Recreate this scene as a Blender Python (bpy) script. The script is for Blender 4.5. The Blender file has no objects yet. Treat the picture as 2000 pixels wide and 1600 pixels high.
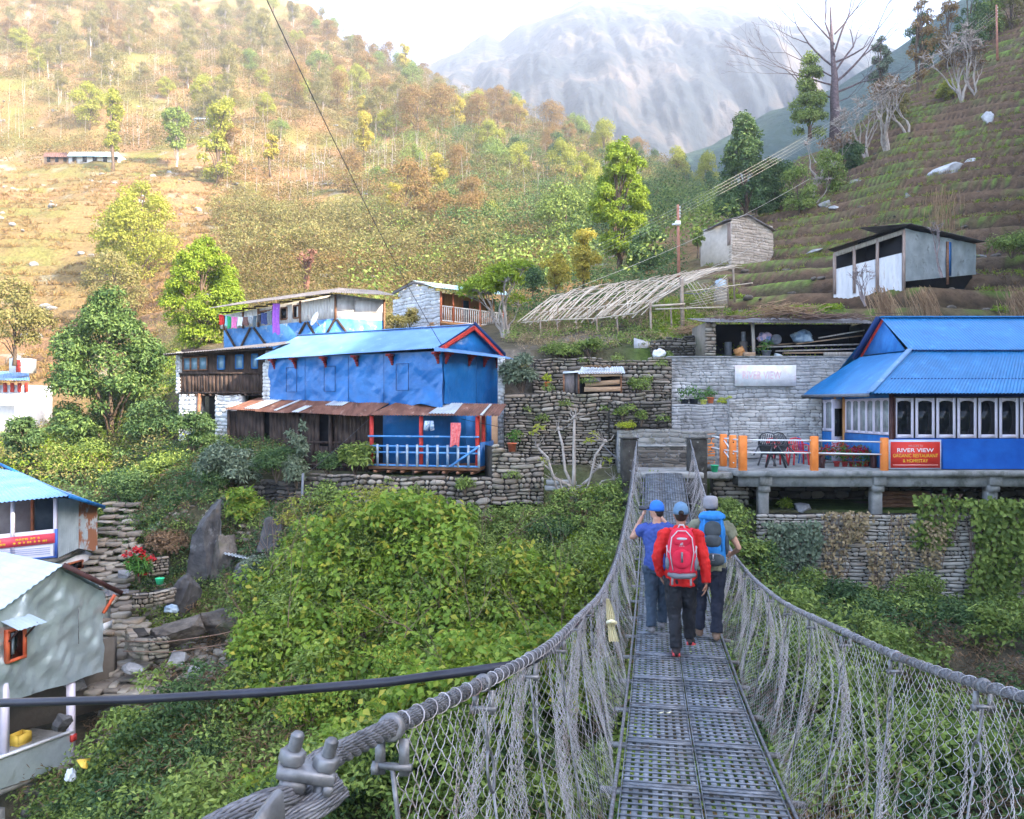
import bpy, bmesh, math, random
import numpy as np
from mathutils import Vector, Matrix, noise as mnoise
random.seed(7)
RNG = np.random.default_rng(11)
sc = bpy.context.scene
COL = sc.collection
# camera, sky, sun, exposure
F = 1600.0
cam_d = bpy.data.cameras.new("camera")
cam_d.sensor_width = 36.0
cam_d.lens = 36.0 * F / 2000.0
cam_d.clip_start = 0.05
cam_d.clip_end = 9000.0
cam = bpy.data.objects.new("camera", cam_d)
cam.location = (0, 0, 0)
cam.rotation_euler = (math.radians(90), 0, 0)
COL.objects.link(cam)
sc.camera = cam
SUN_EL = math.radians(27.0)
SUN_AZ = math.atan2(0.82, -0.57)
SUN = Vector((math.sin(SUN_AZ) * math.cos(SUN_EL), math.cos(SUN_AZ) * math.cos(SUN_EL), math.sin(SUN_EL)))
world = bpy.data.worlds.new("World")
sc.world = world
world.use_nodes = True
wn = world.node_tree
sky = wn.nodes.new("ShaderNodeTexSky")
sky.sky_type = 'NISHITA'
sky.sun_disc = False
sky.sun_elevation = SUN_EL
sky.sun_rotation = SUN_AZ
sky.air_density = 0.75
sky.dust_density = 4.5
sky.ozone_density = 0.3
sky.altitude = 1500
bg = wn.nodes["Background"]
bg.inputs[1].default_value = 0.15
wn.links.new(sky.outputs[0], bg.inputs[0])
sun_d = bpy.data.lights.new("sun", 'SUN')
sun_d.energy = 2.6
sun_d.angle = math.radians(0.5)
sun_d.color = (1.0, 0.87, 0.70)
sun = bpy.data.objects.new("sun", sun_d)
sun.rotation_euler = SUN.to_track_quat('Z', 'Y').to_euler()
COL.objects.link(sun)
sc.view_settings.view_transform = 'Standard'
sc.view_settings.look = 'None'
sc.view_settings.exposure = 2.92
sc.view_settings.gamma = 1.0
sc.view_settings.use_curve_mapping = False
sc.render.engine = 'CYCLES'
sc.cycles.use_denoising = True
sc.cycles.max_bounces = 8
sc.cycles.diffuse_bounces = 3
sc.cycles.glossy_bounces = 2
sc.cycles.transmission_bounces = 3
sc.cycles.transparent_max_bounces = 8
sc.cycles.volume_bounces = 1
sc.cycles.sample_clamp_indirect = 4.0
# helpers
def P(px, py, d):
 """world point at depth d seen at that place of the photograph (the camera stands at the origin, looking along +Y)"""
 return Vector(((px - 1000.0) / F * d, d, (800.0 - py) / F * d))
def V(*a): return Vector(a)
ORI = {}
def tag(o, label, cat=None, group=None, kind=None):
 if label: o["label"] = label
 if cat: o["category"] = cat
 if group: o["group"] = group
 if kind: o["kind"] = kind
 return o
def thing(name, loc, label, cat, group=None):
 o = bpy.data.objects.new(name, None)
 o.empty_display_size = 0.2
 o.location = loc
 COL.objects.link(o)
 ORI[o.name] = Vector(loc)
 return tag(o, label, cat, group)
def root_loc(parent):
 p = parent
 while p.parent: p = p.parent
 return ORI.get(p.name, Vector((0, 0, 0)))
def link_mesh(name, me, mats, parent=None, loc=None, smooth=False):
 for m in (mats if isinstance(mats, (list, tuple)) else [mats]):
  me.materials.append(m)
 o = bpy.data.objects.new(name, me)
 COL.objects.link(o)
 if parent is not None:
  o.parent = parent
 elif loc is not None:
  o.location = loc
  ORI[o.name] = Vector(loc)
 if smooth:
  me.polygons.foreach_set("use_smooth", np.ones(len(me.polygons), dtype=bool))
 return o
def np_mesh(name, verts, faces_flat, loop_start, loop_total, mat_idx=None):
 me = bpy.data.meshes.new(name)
 me.vertices.add(len(verts))
 me.vertices.foreach_set("co", np.asarray(verts, dtype=np.float32).ravel())
 me.loops.add(len(faces_flat))
 me.loops.foreach_set("vertex_index", np.asarray(faces_flat, dtype=np.int32))
 me.polygons.add(len(loop_start))
 me.polygons.foreach_set("loop_start", np.asarray(loop_start, dtype=np.int32))
 me.polygons.foreach_set("loop_total", np.asarray(loop_total, dtype=np.int32))
 if mat_idx is not None:
  me.polygons.foreach_set("material_index", np.asarray(mat_idx, dtype=np.int32))
 me.update(calc_edges=True)
 return me
class MB:
 """collects boxes, tubes, slabs and sheets in world coordinates and links them as ONE mesh"""
 def __init__(s):
  s.v = []; s.f = []; s.m = []; s.mi = 0
 def add(s, vs, fs):
  b = len(s.v)
  s.v.extend([tuple(x) for x in vs])
  for f in fs:
   s.f.append([i + b for i in f]); s.m.append(s.mi)
 def quad(s, a, b, c, d): s.add([a, b, c, d], [(0, 1, 2, 3)])
 def box(s, c, size, rz=0.0, rot=None, bevel=0.0):
  c = Vector(c); hx, hy, hz = [q / 2 for q in size]
  R = rot if rot is not None else Matrix.Rotation(rz, 3, 'Z')
  if bevel <= 0:
   pts = [c + R @ Vector((x, y, z)) for z in (-hz, hz) for y in (-hy, hy) for x in (-hx, hx)]
   s.add(pts, [(0, 2, 3, 1), (4, 5, 7, 6), (0, 1, 5, 4), (2, 6, 7, 3), (0, 4, 6, 2), (1, 3, 7, 5)])
  else:
   b = min(bevel, hx * .9, hy * .9, hz * .9)
   pts = []
   for (z, k) in ((-hz, b), (-hz + b, 0), (hz - b, 0), (hz, b)):
    x, y = hx - k, hy - k
    c2 = b * .6 if k == 0 else b * .3
    pts += [c + R @ Vector(q + (z,)) for q in ((-x + c2, -y), (x - c2, -y), (x, -y + c2), (x, y - c2), (x - c2, y), (-x + c2, y), (-x, y - c2), (-x, -y + c2))]
   fs = [tuple(range(7, -1, -1)), tuple(range(24, 32))]
   for r in range(3):
    for i in range(8):
     j = (i + 1) % 8
     fs.append((r * 8 + i, r * 8 + j, r * 8 + 8 + j, r * 8 + 8 + i))
   s.add(pts, fs)
 def beam(s, a, b, w, h, up=(0, 0, 1), bevel=0.0):
  a = Vector(a); b = Vector(b); d = b - a
  if d.length < 1e-6: return
  x = d.normalized(); u = Vector(up)
  if abs(x.dot(u)) > .98: u = Vector((0, 1, 0))
  y = u.cross(x).normalized(); z = x.cross(y)
  R = Matrix((x, y, z)).transposed()
  s.box((a + b) / 2, (d.length, w, h), rot=R, bevel=bevel)
 def slab(s, a, b, z0, z1, t, inward=None):
  """vertical wall from a to b (xy), thickness t to the far side"""
  a = Vector((a[0], a[1], 0)); b = Vector((b[0], b[1], 0))
  n = Vector((-(b - a).y, (b - a).x, 0)).normalized()
  if n.dot((a + b) / 2) < 0: n = -n
  if inward is not None: n = Vector((inward[0], inward[1], 0)).normalized()
  s.prism([a, b, b + n * t, a + n * t], z0, z1)
 def prism(s, pts, z0, z1):
  n = len(pts)
  z0s = z0 if hasattr(z0, '__len__') else [z0] * n
  z1s = z1 if hasattr(z1, '__len__') else [z1] * n
  vs = [(p[0], p[1], z) for p, z in zip(pts, z0s)] + [(p[0], p[1], z) for p, z in zip(pts, z1s)]
  fs = [tuple(range(n - 1, -1, -1)), tuple(range(n, 2 * n))]
  for i in range(n):
   j = (i + 1) % n
   fs.append((i, j, n + j, n + i))
  s.add(vs, fs)
 def plate(s, pts, t):
  """polygon in space given thickness t along its normal"""
  pts = [Vector(p) for p in pts]; n = Vector((0, 0, 0))
  for i in range(len(pts)):
   n += (pts[i] - pts[0]).cross(pts[(i + 1) % len(pts)] - pts[0])
  n.normalize(); k = len(pts)
  vs = pts + [p + n * t for p in pts]
  fs = [tuple(range(k - 1, -1, -1)), tuple(range(k, 2 * k))] + [(i, (i + 1) % k, k + (i + 1) % k, k + i) for i in range(k)]
  s.add(vs, fs)
 def tube(s, pts, r, n=6, cap=True):
  pts = [Vector(p) for p in pts]
  rs = r if hasattr(r, '__len__') else [r] * len(pts)
  vs = []; fs = []
  t = (pts[1] - pts[0]).normalized()
  u = t.orthogonal().normalized()
  for i, p in enumerate(pts):
   if i == 0: t = pts[1] - pts[0]
   elif i == len(pts) - 1: t = pts[-1] - pts[-2]
   else: t = pts[i + 1] - pts[i - 1]
   if t.length < 1e-9: t = Vector((0, 0, 1))
   t.normalize()
   u = u - t * u.dot(t)
   if u.length < 1e-6: u = t.orthogonal()
   u.normalize(); w = t.cross(u)
   for k in range(n):
    a = 2 * math.pi * k / n
    vs.append(p + (u * math.cos(a) + w * math.sin(a)) * rs[i])
  for i in range(len(pts) - 1):
   for k in range(n):
    k2 = (k + 1) % n
    fs.append((i * n + k, i * n + k2, (i + 1) * n + k2, (i + 1) * n + k))
  if cap:
   fs.append(tuple(range(n - 1, -1, -1)))
   fs.append(tuple(range((len(pts) - 1) * n, len(pts) * n)))
  s.add(vs, fs)
 def lathe(s, c, prof, n=16, axis=None):
  """prof: (radius, height) list, around +Z at c (or around a Matrix)"""
  c = Vector(c); R = axis if axis is not None else Matrix.Identity(3)
  vs = []; fs = []
  for (r, z) in prof:
   for k in range(n):
    a = 2 * math.pi * k / n
    vs.append(c + R @ Vector((r * math.cos(a), r * math.sin(a), z)))
  for i in range(len(prof) - 1):
   for k in range(n):
    k2 = (k + 1) % n
    fs.append((i * n + k, i * n + k2, (i + 1) * n + k2, (i + 1) * n + k))
  fs.append(tuple(range(n - 1, -1, -1)))
  fs.append(tuple(range((len(prof) - 1) * n, len(prof) * n)))
  s.add(vs, fs)
 def corr(s, p00, p10, p11, p01, pitch=.09, amp=.012, rows=2, t=.004, sag=0.0, ragged=0.0, seed=1):
  """corrugated sheet; corrugations run from edge p00-p10 to edge p01-p11"""
  p00, p10, p11, p01 = [Vector(q) for q in (p00, p10, p11, p01)]
  rg = random.Random(seed)
  L = max((p10 - p00).length, (p11 - p01).length)
  nw = max(2, int(L / pitch)); nn = nw * 4
  nrm = (p10 - p00).cross(p01 - p00)
  if nrm.length < 1e-9: nrm = (p11 - p01).cross(p01 - p00)
  nrm.normalize()
  if nrm.z < 0: nrm = -nrm
  sheetoff = {}
  for side in (0, 1):
   vs = []; fs = []
   for j in range(rows + 1):
    v = j / rows
    for i in range(nn + 1):
     u = i / nn
     k = int(i / 32)
     if k not in sheetoff: sheetoff[k] = rg.uniform(-1, 1)
     vv = v + (ragged * sheetoff[k] if j == 0 else 0)
     a = p00.lerp(p10, u); b = p01.lerp(p11, u)
     q = a.lerp(b, vv) + nrm * (amp * math.sin(i * math.pi / 2 + .4) - side * t)
     q.z -= sag * math.sin(math.pi * u)
     vs.append(q)
   for j in range(rows):
    for i in range(nn):
     a = j * (nn + 1) + i
     fs.append((a, a + 1, a + nn + 2, a + nn + 1) if side == 0 else (a, a + nn + 1, a + nn + 2, a + 1))
   s.add(vs, fs)
 def build(s, name, mats, parent=None, smooth=False, loc=None):
  if not s.v: return None
  org = root_loc(parent) if parent is not None else (Vector(loc) if loc is not None else Vector((0, 0, 0)))
  v = np.array(s.v, dtype=np.float64) - np.array(org)
  tot = np.array([len(f) for f in s.f]); st = np.concatenate(([0], np.cumsum(tot)[:-1]))
  me = np_mesh(name, v, [i for f in s.f for i in f], st, tot, s.m)
  o = link_mesh(name, me, mats, parent, loc, smooth)
  return o
 def single(s, name, mats, label, cat, group=None, smooth=False, kind=None):
  """a thing that is one mesh, its origin at the middle of its base"""
  a = np.array(s.v); lo = a.min(0); hi = a.max(0)
  loc = ((lo[0] + hi[0]) / 2, (lo[1] + hi[1]) / 2, lo[2])
  o = s.build(name, mats, None, smooth, loc)
  if kind is None and cat: kind = 'thing'
  return tag(o, label, cat, group, kind)
def copy_thing(root, loc, rz=None, scale=None, label=None, group=None):
 r = root.copy(); COL.objects.link(r); r.location = loc
 ORI[r.name] = Vector(loc)
 if rz is not None: r.rotation_euler = (0, 0, rz)
 if scale is not None: r.scale = scale if hasattr(scale, '__len__') else (scale,) * 3
 if label: r["label"] = label
 if group: r["group"] = group
 for ch in list(root.children):
  c = ch.copy(); COL.objects.link(c); c.parent = r
  for g in list(ch.children):
   d = g.copy(); COL.objects.link(d); d.parent = c
 return r
# materials
MATS = {}
def ramp(nt, stops):
 r = nt.nodes.new("ShaderNodeValToRGB")
 e = r.color_ramp.elements
 while len(e) < len(stops): e.new(0.5)
 for k, (p, c) in enumerate(stops):
  e[k].position = p; e[k].color = tuple(c) + (1,)
 return r
def mat(name, cols, scale=4.0, detail=6.0, rough=.85, stretch=(1, 1, 1), bump=0.0, bscale=None, bdist=.02, island=None, imix=.5,
  metal=0.0, spec=.3, translucent=0.0, vor=None, wave=None, over=None):
 """cols: ramp over noise; island: ramp over random-per-island; vor: (scale, stretch, strength) stones in the bump and joints in the colour;
 over: (colour, scale, lo, hi) patches (rust, moss, dirt)"""
 m = bpy.data.materials.new(name); m.use_nodes = True
 nt = m.node_tree; L = nt.links.new; N = nt.nodes.new
 b = nt.nodes["Principled BSDF"]
 tc = N("ShaderNodeTexCoord"); mp = N("ShaderNodeMapping"); mp.inputs['Scale'].default_value = stretch
 L(tc.outputs['Object'], mp.inputs['Vector'])
 if len(cols) == 1: cols = [(0, cols[0]), (1, cols[0])]
 elif not hasattr(cols[0][1], '__len__'): cols = [(k / (len(cols) - 1) * .28 + .36, c) for k, c in enumerate(cols)]
 n = N("ShaderNodeTexNoise"); n.inputs['Scale'].default_value = scale; n.inputs['Detail'].default_value = detail; n.inputs['Roughness'].default_value = .6
 L(mp.outputs[0], n.inputs['Vector'])
 r = ramp(nt, cols); L(n.outputs['Fac'], r.inputs[0])
 col = r.outputs[0]
 if island:
  if not hasattr(island[0][1], '__len__'): island = [(k / max(1, len(island) - 1), c) for k, c in enumerate(island)]
  g = N("ShaderNodeNewGeometry"); ri = ramp(nt, island); L(g.outputs['Random Per Island'], ri.inputs[0])
  mx = N("ShaderNodeMixRGB"); mx.inputs[0].default_value = imix; L(col, mx.inputs[1]); L(ri.outputs[0], mx.inputs[2]); col = mx.outputs[0]
 if over:
  for (oc, os_, lo, hi) in (over if isinstance(over, list) else [over]):
   n2 = N("ShaderNodeTexNoise"); n2.inputs['Scale'].default_value = os_; n2.inputs['Detail'].default_value = 8; n2.inputs['Roughness'].default_value = .65
   L(mp.outputs[0], n2.inputs['Vector'])
   mr = N("ShaderNodeMapRange"); mr.inputs[1].default_value = lo; mr.inputs[2].default_value = hi; L(n2.outputs['Fac'], mr.inputs[0])
   mx = N("ShaderNodeMixRGB"); L(mr.outputs[0], mx.inputs[0]); L(col, mx.inputs[1]); mx.inputs[2].default_value = tuple(oc) + (1,); col = mx.outputs[0]
 h = None
 if vor:
  vs, vst, vstr = vor[:3]
  mp2 = N("ShaderNodeMapping"); mp2.inputs['Scale'].default_value = vst; L(tc.outputs['Object'], mp2.inputs['Vector'])
  nd = N("ShaderNodeTexNoise"); nd.inputs['Scale'].default_value = 3.0; L(mp2.outputs[0], nd.inputs['Vector'])
  mxv = N("ShaderNodeMixRGB"); mxv.inputs[0].default_value = .12; L(mp2.outputs[0], mxv.inputs[1]); L(nd.outputs['Color'], mxv.inputs[2])
  v1 = N("ShaderNodeTexVoronoi"); v1.feature = 'DISTANCE_TO_EDGE'; v1.inputs['Scale'].default_value = vs; L(mxv.outputs[0], v1.inputs['Vector'])
  v2 = N("ShaderNodeTexVoronoi"); v2.feature = 'F1'; v2.inputs['Scale'].default_value = vs; L(mxv.outputs[0], v2.inputs['Vector'])
  mr = N("ShaderNodeMapRange"); mr.inputs[1].default_value = 0; mr.inputs[2].default_value = .12; L(v1.outputs['Distance'], mr.inputs[0])
  hsv = N("ShaderNodeSeparateColor"); L(v2.outputs['Color'], hsv.inputs[0])
  mrb = N("ShaderNodeMapRange"); mrb.inputs[3].default_value = 1 - vstr; mrb.inputs[4].default_value = 1 + vstr; L(hsv.outputs[0], mrb.inputs[0])
  mm = N("ShaderNodeVectorMath"); mm.operation = 'SCALE'; L(col, mm.inputs[0]); L(mrb.outputs[0], mm.inputs['Scale'])
  jm = N("ShaderNodeMixRGB"); jc = vor[3] if len(vor) > 3 else (.06, .055, .05)
  jm.inputs[1].default_value = tuple(jc) + (1,); L(mr.outputs[0], jm.inputs[0]); L(mm.outputs[0], jm.inputs[2]); col = jm.outputs[0]
  h = mr.outputs[0]
 if wave:
  w = N("ShaderNodeTexWave"); w.inputs['Scale'].default_value = wave[0]; w.inputs['Distortion'].default_value = wave[1]; w.bands_direction = wave[2]
  w.inputs['Detail'].default_value = 3; L(tc.outputs['Object'], w.inputs['Vector'])
  mrw = N("ShaderNodeMapRange"); mrw.inputs[3].default_value = 1 - wave[3]; mrw.inputs[4].default_value = 1.0; L(w.outputs['Fac'], mrw.inputs[0])
  mm = N("ShaderNodeVectorMath"); mm.operation = 'SCALE'; L(col, mm.inputs[0]); L(mrw.outputs[0], mm.inputs['Scale']); col = mm.outputs[0]
  if h is None: h = w.outputs['Fac']
 L(col, b.inputs['Base Color'])
 b.inputs['Roughness'].default_value = rough; b.inputs['Metallic'].default_value = metal
 b.inputs['Specular IOR Level'].default_value = spec
 if bump > 0:
  nb = N("ShaderNodeTexNoise"); nb.inputs['Scale'].default_value = bscale or scale * 3; nb.inputs['Detail'].default_value = 6
  L(mp.outputs[0], nb.inputs['Vector'])
  bp = N("ShaderNodeBump"); bp.inputs['Strength'].default_value = min(1, bump); bp.inputs['Distance'].default_value = bdist
  if h is not None:
   ad = N("ShaderNodeMath"); ad.operation = 'MULTIPLY_ADD'; L(nb.outputs['Fac'], ad.inputs[0]); ad.inputs[1].default_value = .5; L(h, ad.inputs[2]); L(ad.outputs[0], bp.inputs['Height'])
  else:
   L(nb.outputs['Fac'], bp.inputs['Height'])
  L(bp.outputs[0], b.inputs['Normal'])
 if translucent > 0:
  tr = N("ShaderNodeBsdfTranslucent"); L(col, tr.inputs[0])
  ms = N("ShaderNodeMixShader"); ms.inputs[0].default_value = translucent
  L(b.outputs[0], ms.inputs[1]); L(tr.outputs[0], ms.inputs[2]); L(ms.outputs[0], nt.nodes["Material Output"].inputs[0])
 MATS[name] = m
 return m
def leafmat(name, cols, tr=.3, rough=.55):
 st = [(k / (len(cols) - 1), c) for k, c in enumerate(cols)]
 return mat(name, [cols[0], cols[-1]], scale=.9, detail=3, rough=rough, island=st, imix=.72, translucent=tr, spec=.25)
# foliage
def leaf_arrays(pos, out, L, W, rng, droop=.35, flat=.5):
 """pos Nx3, out Nx3 outward directions -> arrays of folded two-triangle leaves"""
 n = len(pos)
 nrm = out * (1 - flat) + np.array([0, 0, flat]) + rng.normal(0, .45, (n, 3))
 nrm /= np.linalg.norm(nrm, axis=1, keepdims=True) + 1e-9
 t = rng.normal(0, 1, (n, 3)) + out * .9 - np.array([0, 0, droop])
 t -= nrm * (t * nrm).sum(1, keepdims=True)
 t /= np.linalg.norm(t, axis=1, keepdims=True) + 1e-9
 s = np.cross(nrm, t)
 Ls = L * rng.uniform(.6, 1.25, (n, 1)); Ws = W * rng.uniform(.7, 1.2, (n, 1))
 a = pos; b = pos + t * Ls * .45 + s * Ws * .5 + nrm * Ws * .18; c = pos + t * Ls - nrm * Ls * .12; d = pos + t * Ls * .45 - s * Ws * .5 + nrm * Ws * .18
 v = np.stack([a, b, c, d], 1).reshape(-1, 3)
 return v
def leaf_mesh(name, v):
 n = len(v) // 4
 i = np.arange(n)[:, None] * 4
 f = np.concatenate([i, i + 1, i + 2, i, i + 2, i + 3], 1).ravel()
 return np_mesh(name, v, f, np.arange(2 * n) * 3, np.full(2 * n, 3))
def unit(v): return v / (np.linalg.norm(v, axis=-1, keepdims=True) + 1e-9)
def clump_cloud(centers, radii, per, L, W, rng, squash=.8, **kw):
 """leaves gathered on the shells of many clumps"""
 n = len(centers)
 cnt = np.maximum(3, (per * (radii / radii.mean()) ** 2).astype(int))
 idx = np.repeat(np.arange(n), cnt)
 d = unit(rng.normal(0, 1, (len(idx), 3)))
 d[:, 2] = np.where(d[:, 2] < -.3, -d[:, 2] * .5, d[:, 2])
 r = radii[idx][:, None] * (rng.uniform(.25, 1, (len(idx), 1)) ** .45)
 p = centers[idx] + d * r * np.array([1, 1, squash])
 return leaf_arrays(p, d, L, W, rng, **kw)
# terrain
def Z(d, z): return (d, 800 - z * F / d)
PROF = {
-900: [Z(2,-9),Z(14,-9),(22,1250),(35,960),(60,880),(90,740),(130,520),(200,300),(350,60),(500,-100),(700,-300)],
0: [Z(2,-9),Z(12,-9.2),(16,1650),(22,1230),(28,985),(35,930),(60,868),(75,760),(90,690),(120,500),(150,400),(180,350),(200,322),(230,270),(350,100),(500,-60),(700,-250)],
200: [Z(2,-9),Z(11,-9),(15,1650),(19,1440),(22,1300),(24,1150),(27,1020),(32,950),(45,890),(60,840),(80,700),(100,600),(120,500),(150,400),(185,335),(200,318),(230,265),(350,110),(500,-30),(700,-200)],
400: [Z(2,-8),Z(9,-8.6),(13,1640),(16,1500),(20,1310),(23,1200),(24.6,1140),(25.6,985),(31,870),(35,800),(37,702),(45,690),(60,640),(80,590),(110,500),(150,400),(180,350),(250,240),(400,90),(550,0),(700,-100)],
600: [Z(2,-7.5),Z(8,-8),(13,1600),(17,1350),(21,1120),(24,1000),(25.7,955),(26.5,925),(31,850),(33,760),(36,690),(45,680),(60,620),(90,540),(120,480),(160,420),(220,320),(320,180),(430,80),(530,20),(600,10),(700,80)],
800: [Z(2,-7.2),Z(8,-7.8),(13,1600),(17,1300),(21,1100),(24.6,1020),(25.3,1008),(25.9,926),(28,912),(31,880),(34,700),(38,655),(50,640),(70,590),(100,520),(140,440),(200,330),(280,240),(360,180),(430,152),(480,180),(560,260),(700,330)],
1000:[Z(2,-7),Z(8,-7.6),(13,1600),(17,1330),(21,1140),(23.5,1050),(24.2,1005),(25.6,965),(27.6,910),(28.3,775),(30,760),(30.8,702),(34,680),(40,650),(60,600),(90,540),(140,460),(200,380),(260,300),(330,243),(360,245),(450,350),(700,450)],
1200:[Z(2,-6.8),Z(8,-7.4),(13,1600),(17,1380),(20,1210),(22.5,1075),(23.4,1020),(24.3,985),(25.5,950),(27.6,910),(28.3,800),(30.2,792),(30.9,698),(34,680),(38,640),(45,610),(60,565),(80,530),(110,490),(150,430),(220,360),(300,312),(330,315),(420,400),(700,500)],
1400:[Z(2,-6.5),Z(8,-7),(12,1600),(16,1400),(19,1200),(21.5,1030),(22.6,950),(24.4,925),(29.8,893),(30.4,800),(31.1,790),(31.8,700),(35,670),(38,625),(45,580),(52,540),(58,515),(65,485),(90,450),(150,405),(240,388),(280,395),(350,480),(700,560)],
1600:[Z(2,-6.5),Z(7,-6.6),(11,1600),(14,1450),(18,1250),(22.8,1190),(23.7,1175),(24.0,1000),(25,992),(27.5,965),(29.9,893),(30.5,800),(31.2,790),(31.9,700),(35,680),(38,600),(42,568),(50,515),(60,460),(70,405),(80,365),(90,325),(100,300),(108,295),(130,340),(200,500),(700,650)],
1800:[Z(2,-6.5),Z(7,-6.6),(11,1600),(16,1400),(19,1250),(22.8,1190),(23.7,1180),(24.0,1000),(25,992),(28,965),(30.2,893),(31.9,700),(35,640),(38,575),(41.5,545),(44,528),(50,478),(55,433),(60,390),(70,325),(80,268),(90,215),(100,172),(110,143),(118,140),(150,200),(250,400),(700,600)],
2000:[Z(2,-6.5),Z(7,-6.6),(11,1600),(16,1400),(19,1280),(22.8,1190),(23.7,1180),(24.0,1000),(25,992),(28,965),(30.2,893),(31.9,700),(35,640),(38.5,590),(44,520),(50,450),(55,400),(60,350),(70,270),(80,200),(90,130),(100,70),(110,20),(120,-25),(140,-60),(170,-70),(250,100),(700,500)],
2500:[Z(2,-6.5),Z(7,-6.5),(16,1400),(22.8,1190),(24.0,1000),(30.2,893),(31.9,700),(40,540),(50,390),(60,280),(80,90),(100,-60),(130,-220),(180,-400),(250,-450),(700,-300)],
4500:[Z(2,-6.5),Z(6,-6.5),(16,1300),(24.0,900),(30,500),(50,-300),(80,-700),(120,-900),(200,-1000),(700,-600)],
}
US = sorted(PROF)
def zprof(u, d):
 u = np.clip(u, US[0], US[-1]); d = np.clip(d, 2.0, 700)
 ld = np.log(d)
 rows = []
 for k in US:
  pr = PROF[k]
  xs = np.log(np.array([a for a, b in pr])); zs = np.array([(800 - b) / F * a for a, b in pr])
  rows.append(np.interp(ld, xs, zs))
 rows = np.array(rows)
 ui = np.searchsorted(US, u, side='right') - 1
 ui = np.clip(ui, 0, len(US) - 2)
 ua = np.array(US, float)
 t = (u - ua[ui]) / (ua[ui + 1] - ua[ui]);
 t = t * .5 + (t * t * (3 - 2 * t)) * .5
 idx = np.indices(u.shape)
 sel = tuple(idx)
 return rows[(ui,) + sel] * (1 - t) + rows[(ui + 1,) + sel] * t
_perm = np.random.default_rng(3).random((256, 256))
def vnoise(x, y, s, octv=4):
 o = np.zeros(np.broadcast(x, y).shape); a = 1.0; tot = 0
 for k in range(octv):
  fx = x / s + 17.3 * k; fy = y / s + 5.1 * k
  ix = np.floor(fx).astype(int); iy = np.floor(fy).astype(int); tx = fx - ix; ty = fy - iy
  tx = tx * tx * (3 - 2 * tx); ty = ty * ty * (3 - 2 * ty)
  g = lambda i, j: _perm[(ix + i) % 256, (iy + j) % 256]
  o += a * ((g(0, 0) * (1 - tx) + g(1, 0) * tx) * (1 - ty) + (g(0, 1) * (1 - tx) + g(1, 1) * tx) * ty)
  tot += a; a *= .5; s = s / 2
 return o / tot * 2 - 1
def sstep(a, b, x):
 t = np.clip((x - a) / (b - a), 0, 1); return t * t * (3 - 2 * t)
CUTS = [(1462, 2400, 21.5, 24.0, -5.9), (1440, 2400, 24.0, 27.9, -3.05), (1290, 2400, 27.2, 30.05, -1.95), (1250, 2400, 30.0, 31.2, .12), (1270, 2400, 31.2, 33.2, 1.9),
  (1205, 1400, 23.0, 27.1, -2.1), (1180, 1320, 24.6, 27.5, -1.9), (1100, 1320, 27.5, 28.25, .05), (1050, 1320, 28.2, 30.4, .15), (1000, 1262, 25.8, 28.15, -1.9), (1010, 1262, 28.2, 30.4, .5), (1000, 1400, 30.4, 33, 1.85),
  (690, 1062, 22.5, 25.75, -3.75), (560, 1000, 25.6, 30.5, -2.15), (470, 692, 24.0, 26.8, -3.4), (1385, 1470, 23.0, 24.85, -3.1)]
PH = []
def terrain(X, Y):
 """ground height at X, Y (numpy arrays)"""
 X = np.asarray(X, float); Y = np.asarray(Y, float); PH.clear()
 Yc = np.maximum(Y, 1.5)
 u = 1000 + X / Yc * F
 z = zprof(u, Yc)
 amp = np.where(Yc < 26, .12 + .45 * (1 - sstep(20.5, 23, Yc)) * sstep(250, 600, u) * (1 - sstep(1250, 1450, u)), .12); amp = np.where(Yc < 36, amp, np.clip(.12 + (Yc - 36) * .02, 0, 7))
 z = z + vnoise(X, Y, np.where(Yc < 60, 6.0, 25.0), 4) * amp
 wr = sstep(1380, 1480, u) * sstep(34, 38, Yc) * (1 - sstep(115, 140, Yc))
 wl = (1 - sstep(330, 560, u)) * sstep(74, 80, Yc) * (1 - sstep(185, 215, Yc))
 def terr(z, h, edge):
  q = z / h + vnoise(X, Y, 16.0, 2) * .30; fl = np.floor(q); f = q - fl
  PH.append(f)
  return (fl + f * .30 + .70 * sstep(1 - edge, 1.0, f) - vnoise(X, Y, 16.0, 2) * .30) * h
 z = z * (1 - wr) + terr(z, 1.45, .26) * wr
 z = z * (1 - wl) + terr(z, 2.0, .35) * wl
 for (u0, u1, d0, d1, zm) in CUTS:
  du = np.maximum(0, np.maximum(u0 - u, u - u1)) / F * Yc
  dd = np.maximum(0, np.maximum(d0 - Yc, Yc - d1 - .35))
  z = np.minimum(z, zm + 1.3 * du + 14 * dd)
 return z
def tz(x, y): return float(terrain(np.array([x]), np.array([y]))[0])
def ground_at(px, d):
 x = (px - 1000) / F * d
 return Vector((x, d, tz(x, d)))
def d_for(px, py, d0, d1, n=400):
 """depth between d0 and d1 where the ground is seen at px, py"""
 d = np.linspace(d0, d1, n); x = (px - 1000) / F * d
 y = 800 - terrain(x, d) / d * F
 return float(d[int(np.argmin(np.abs(y - py)))])
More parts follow.
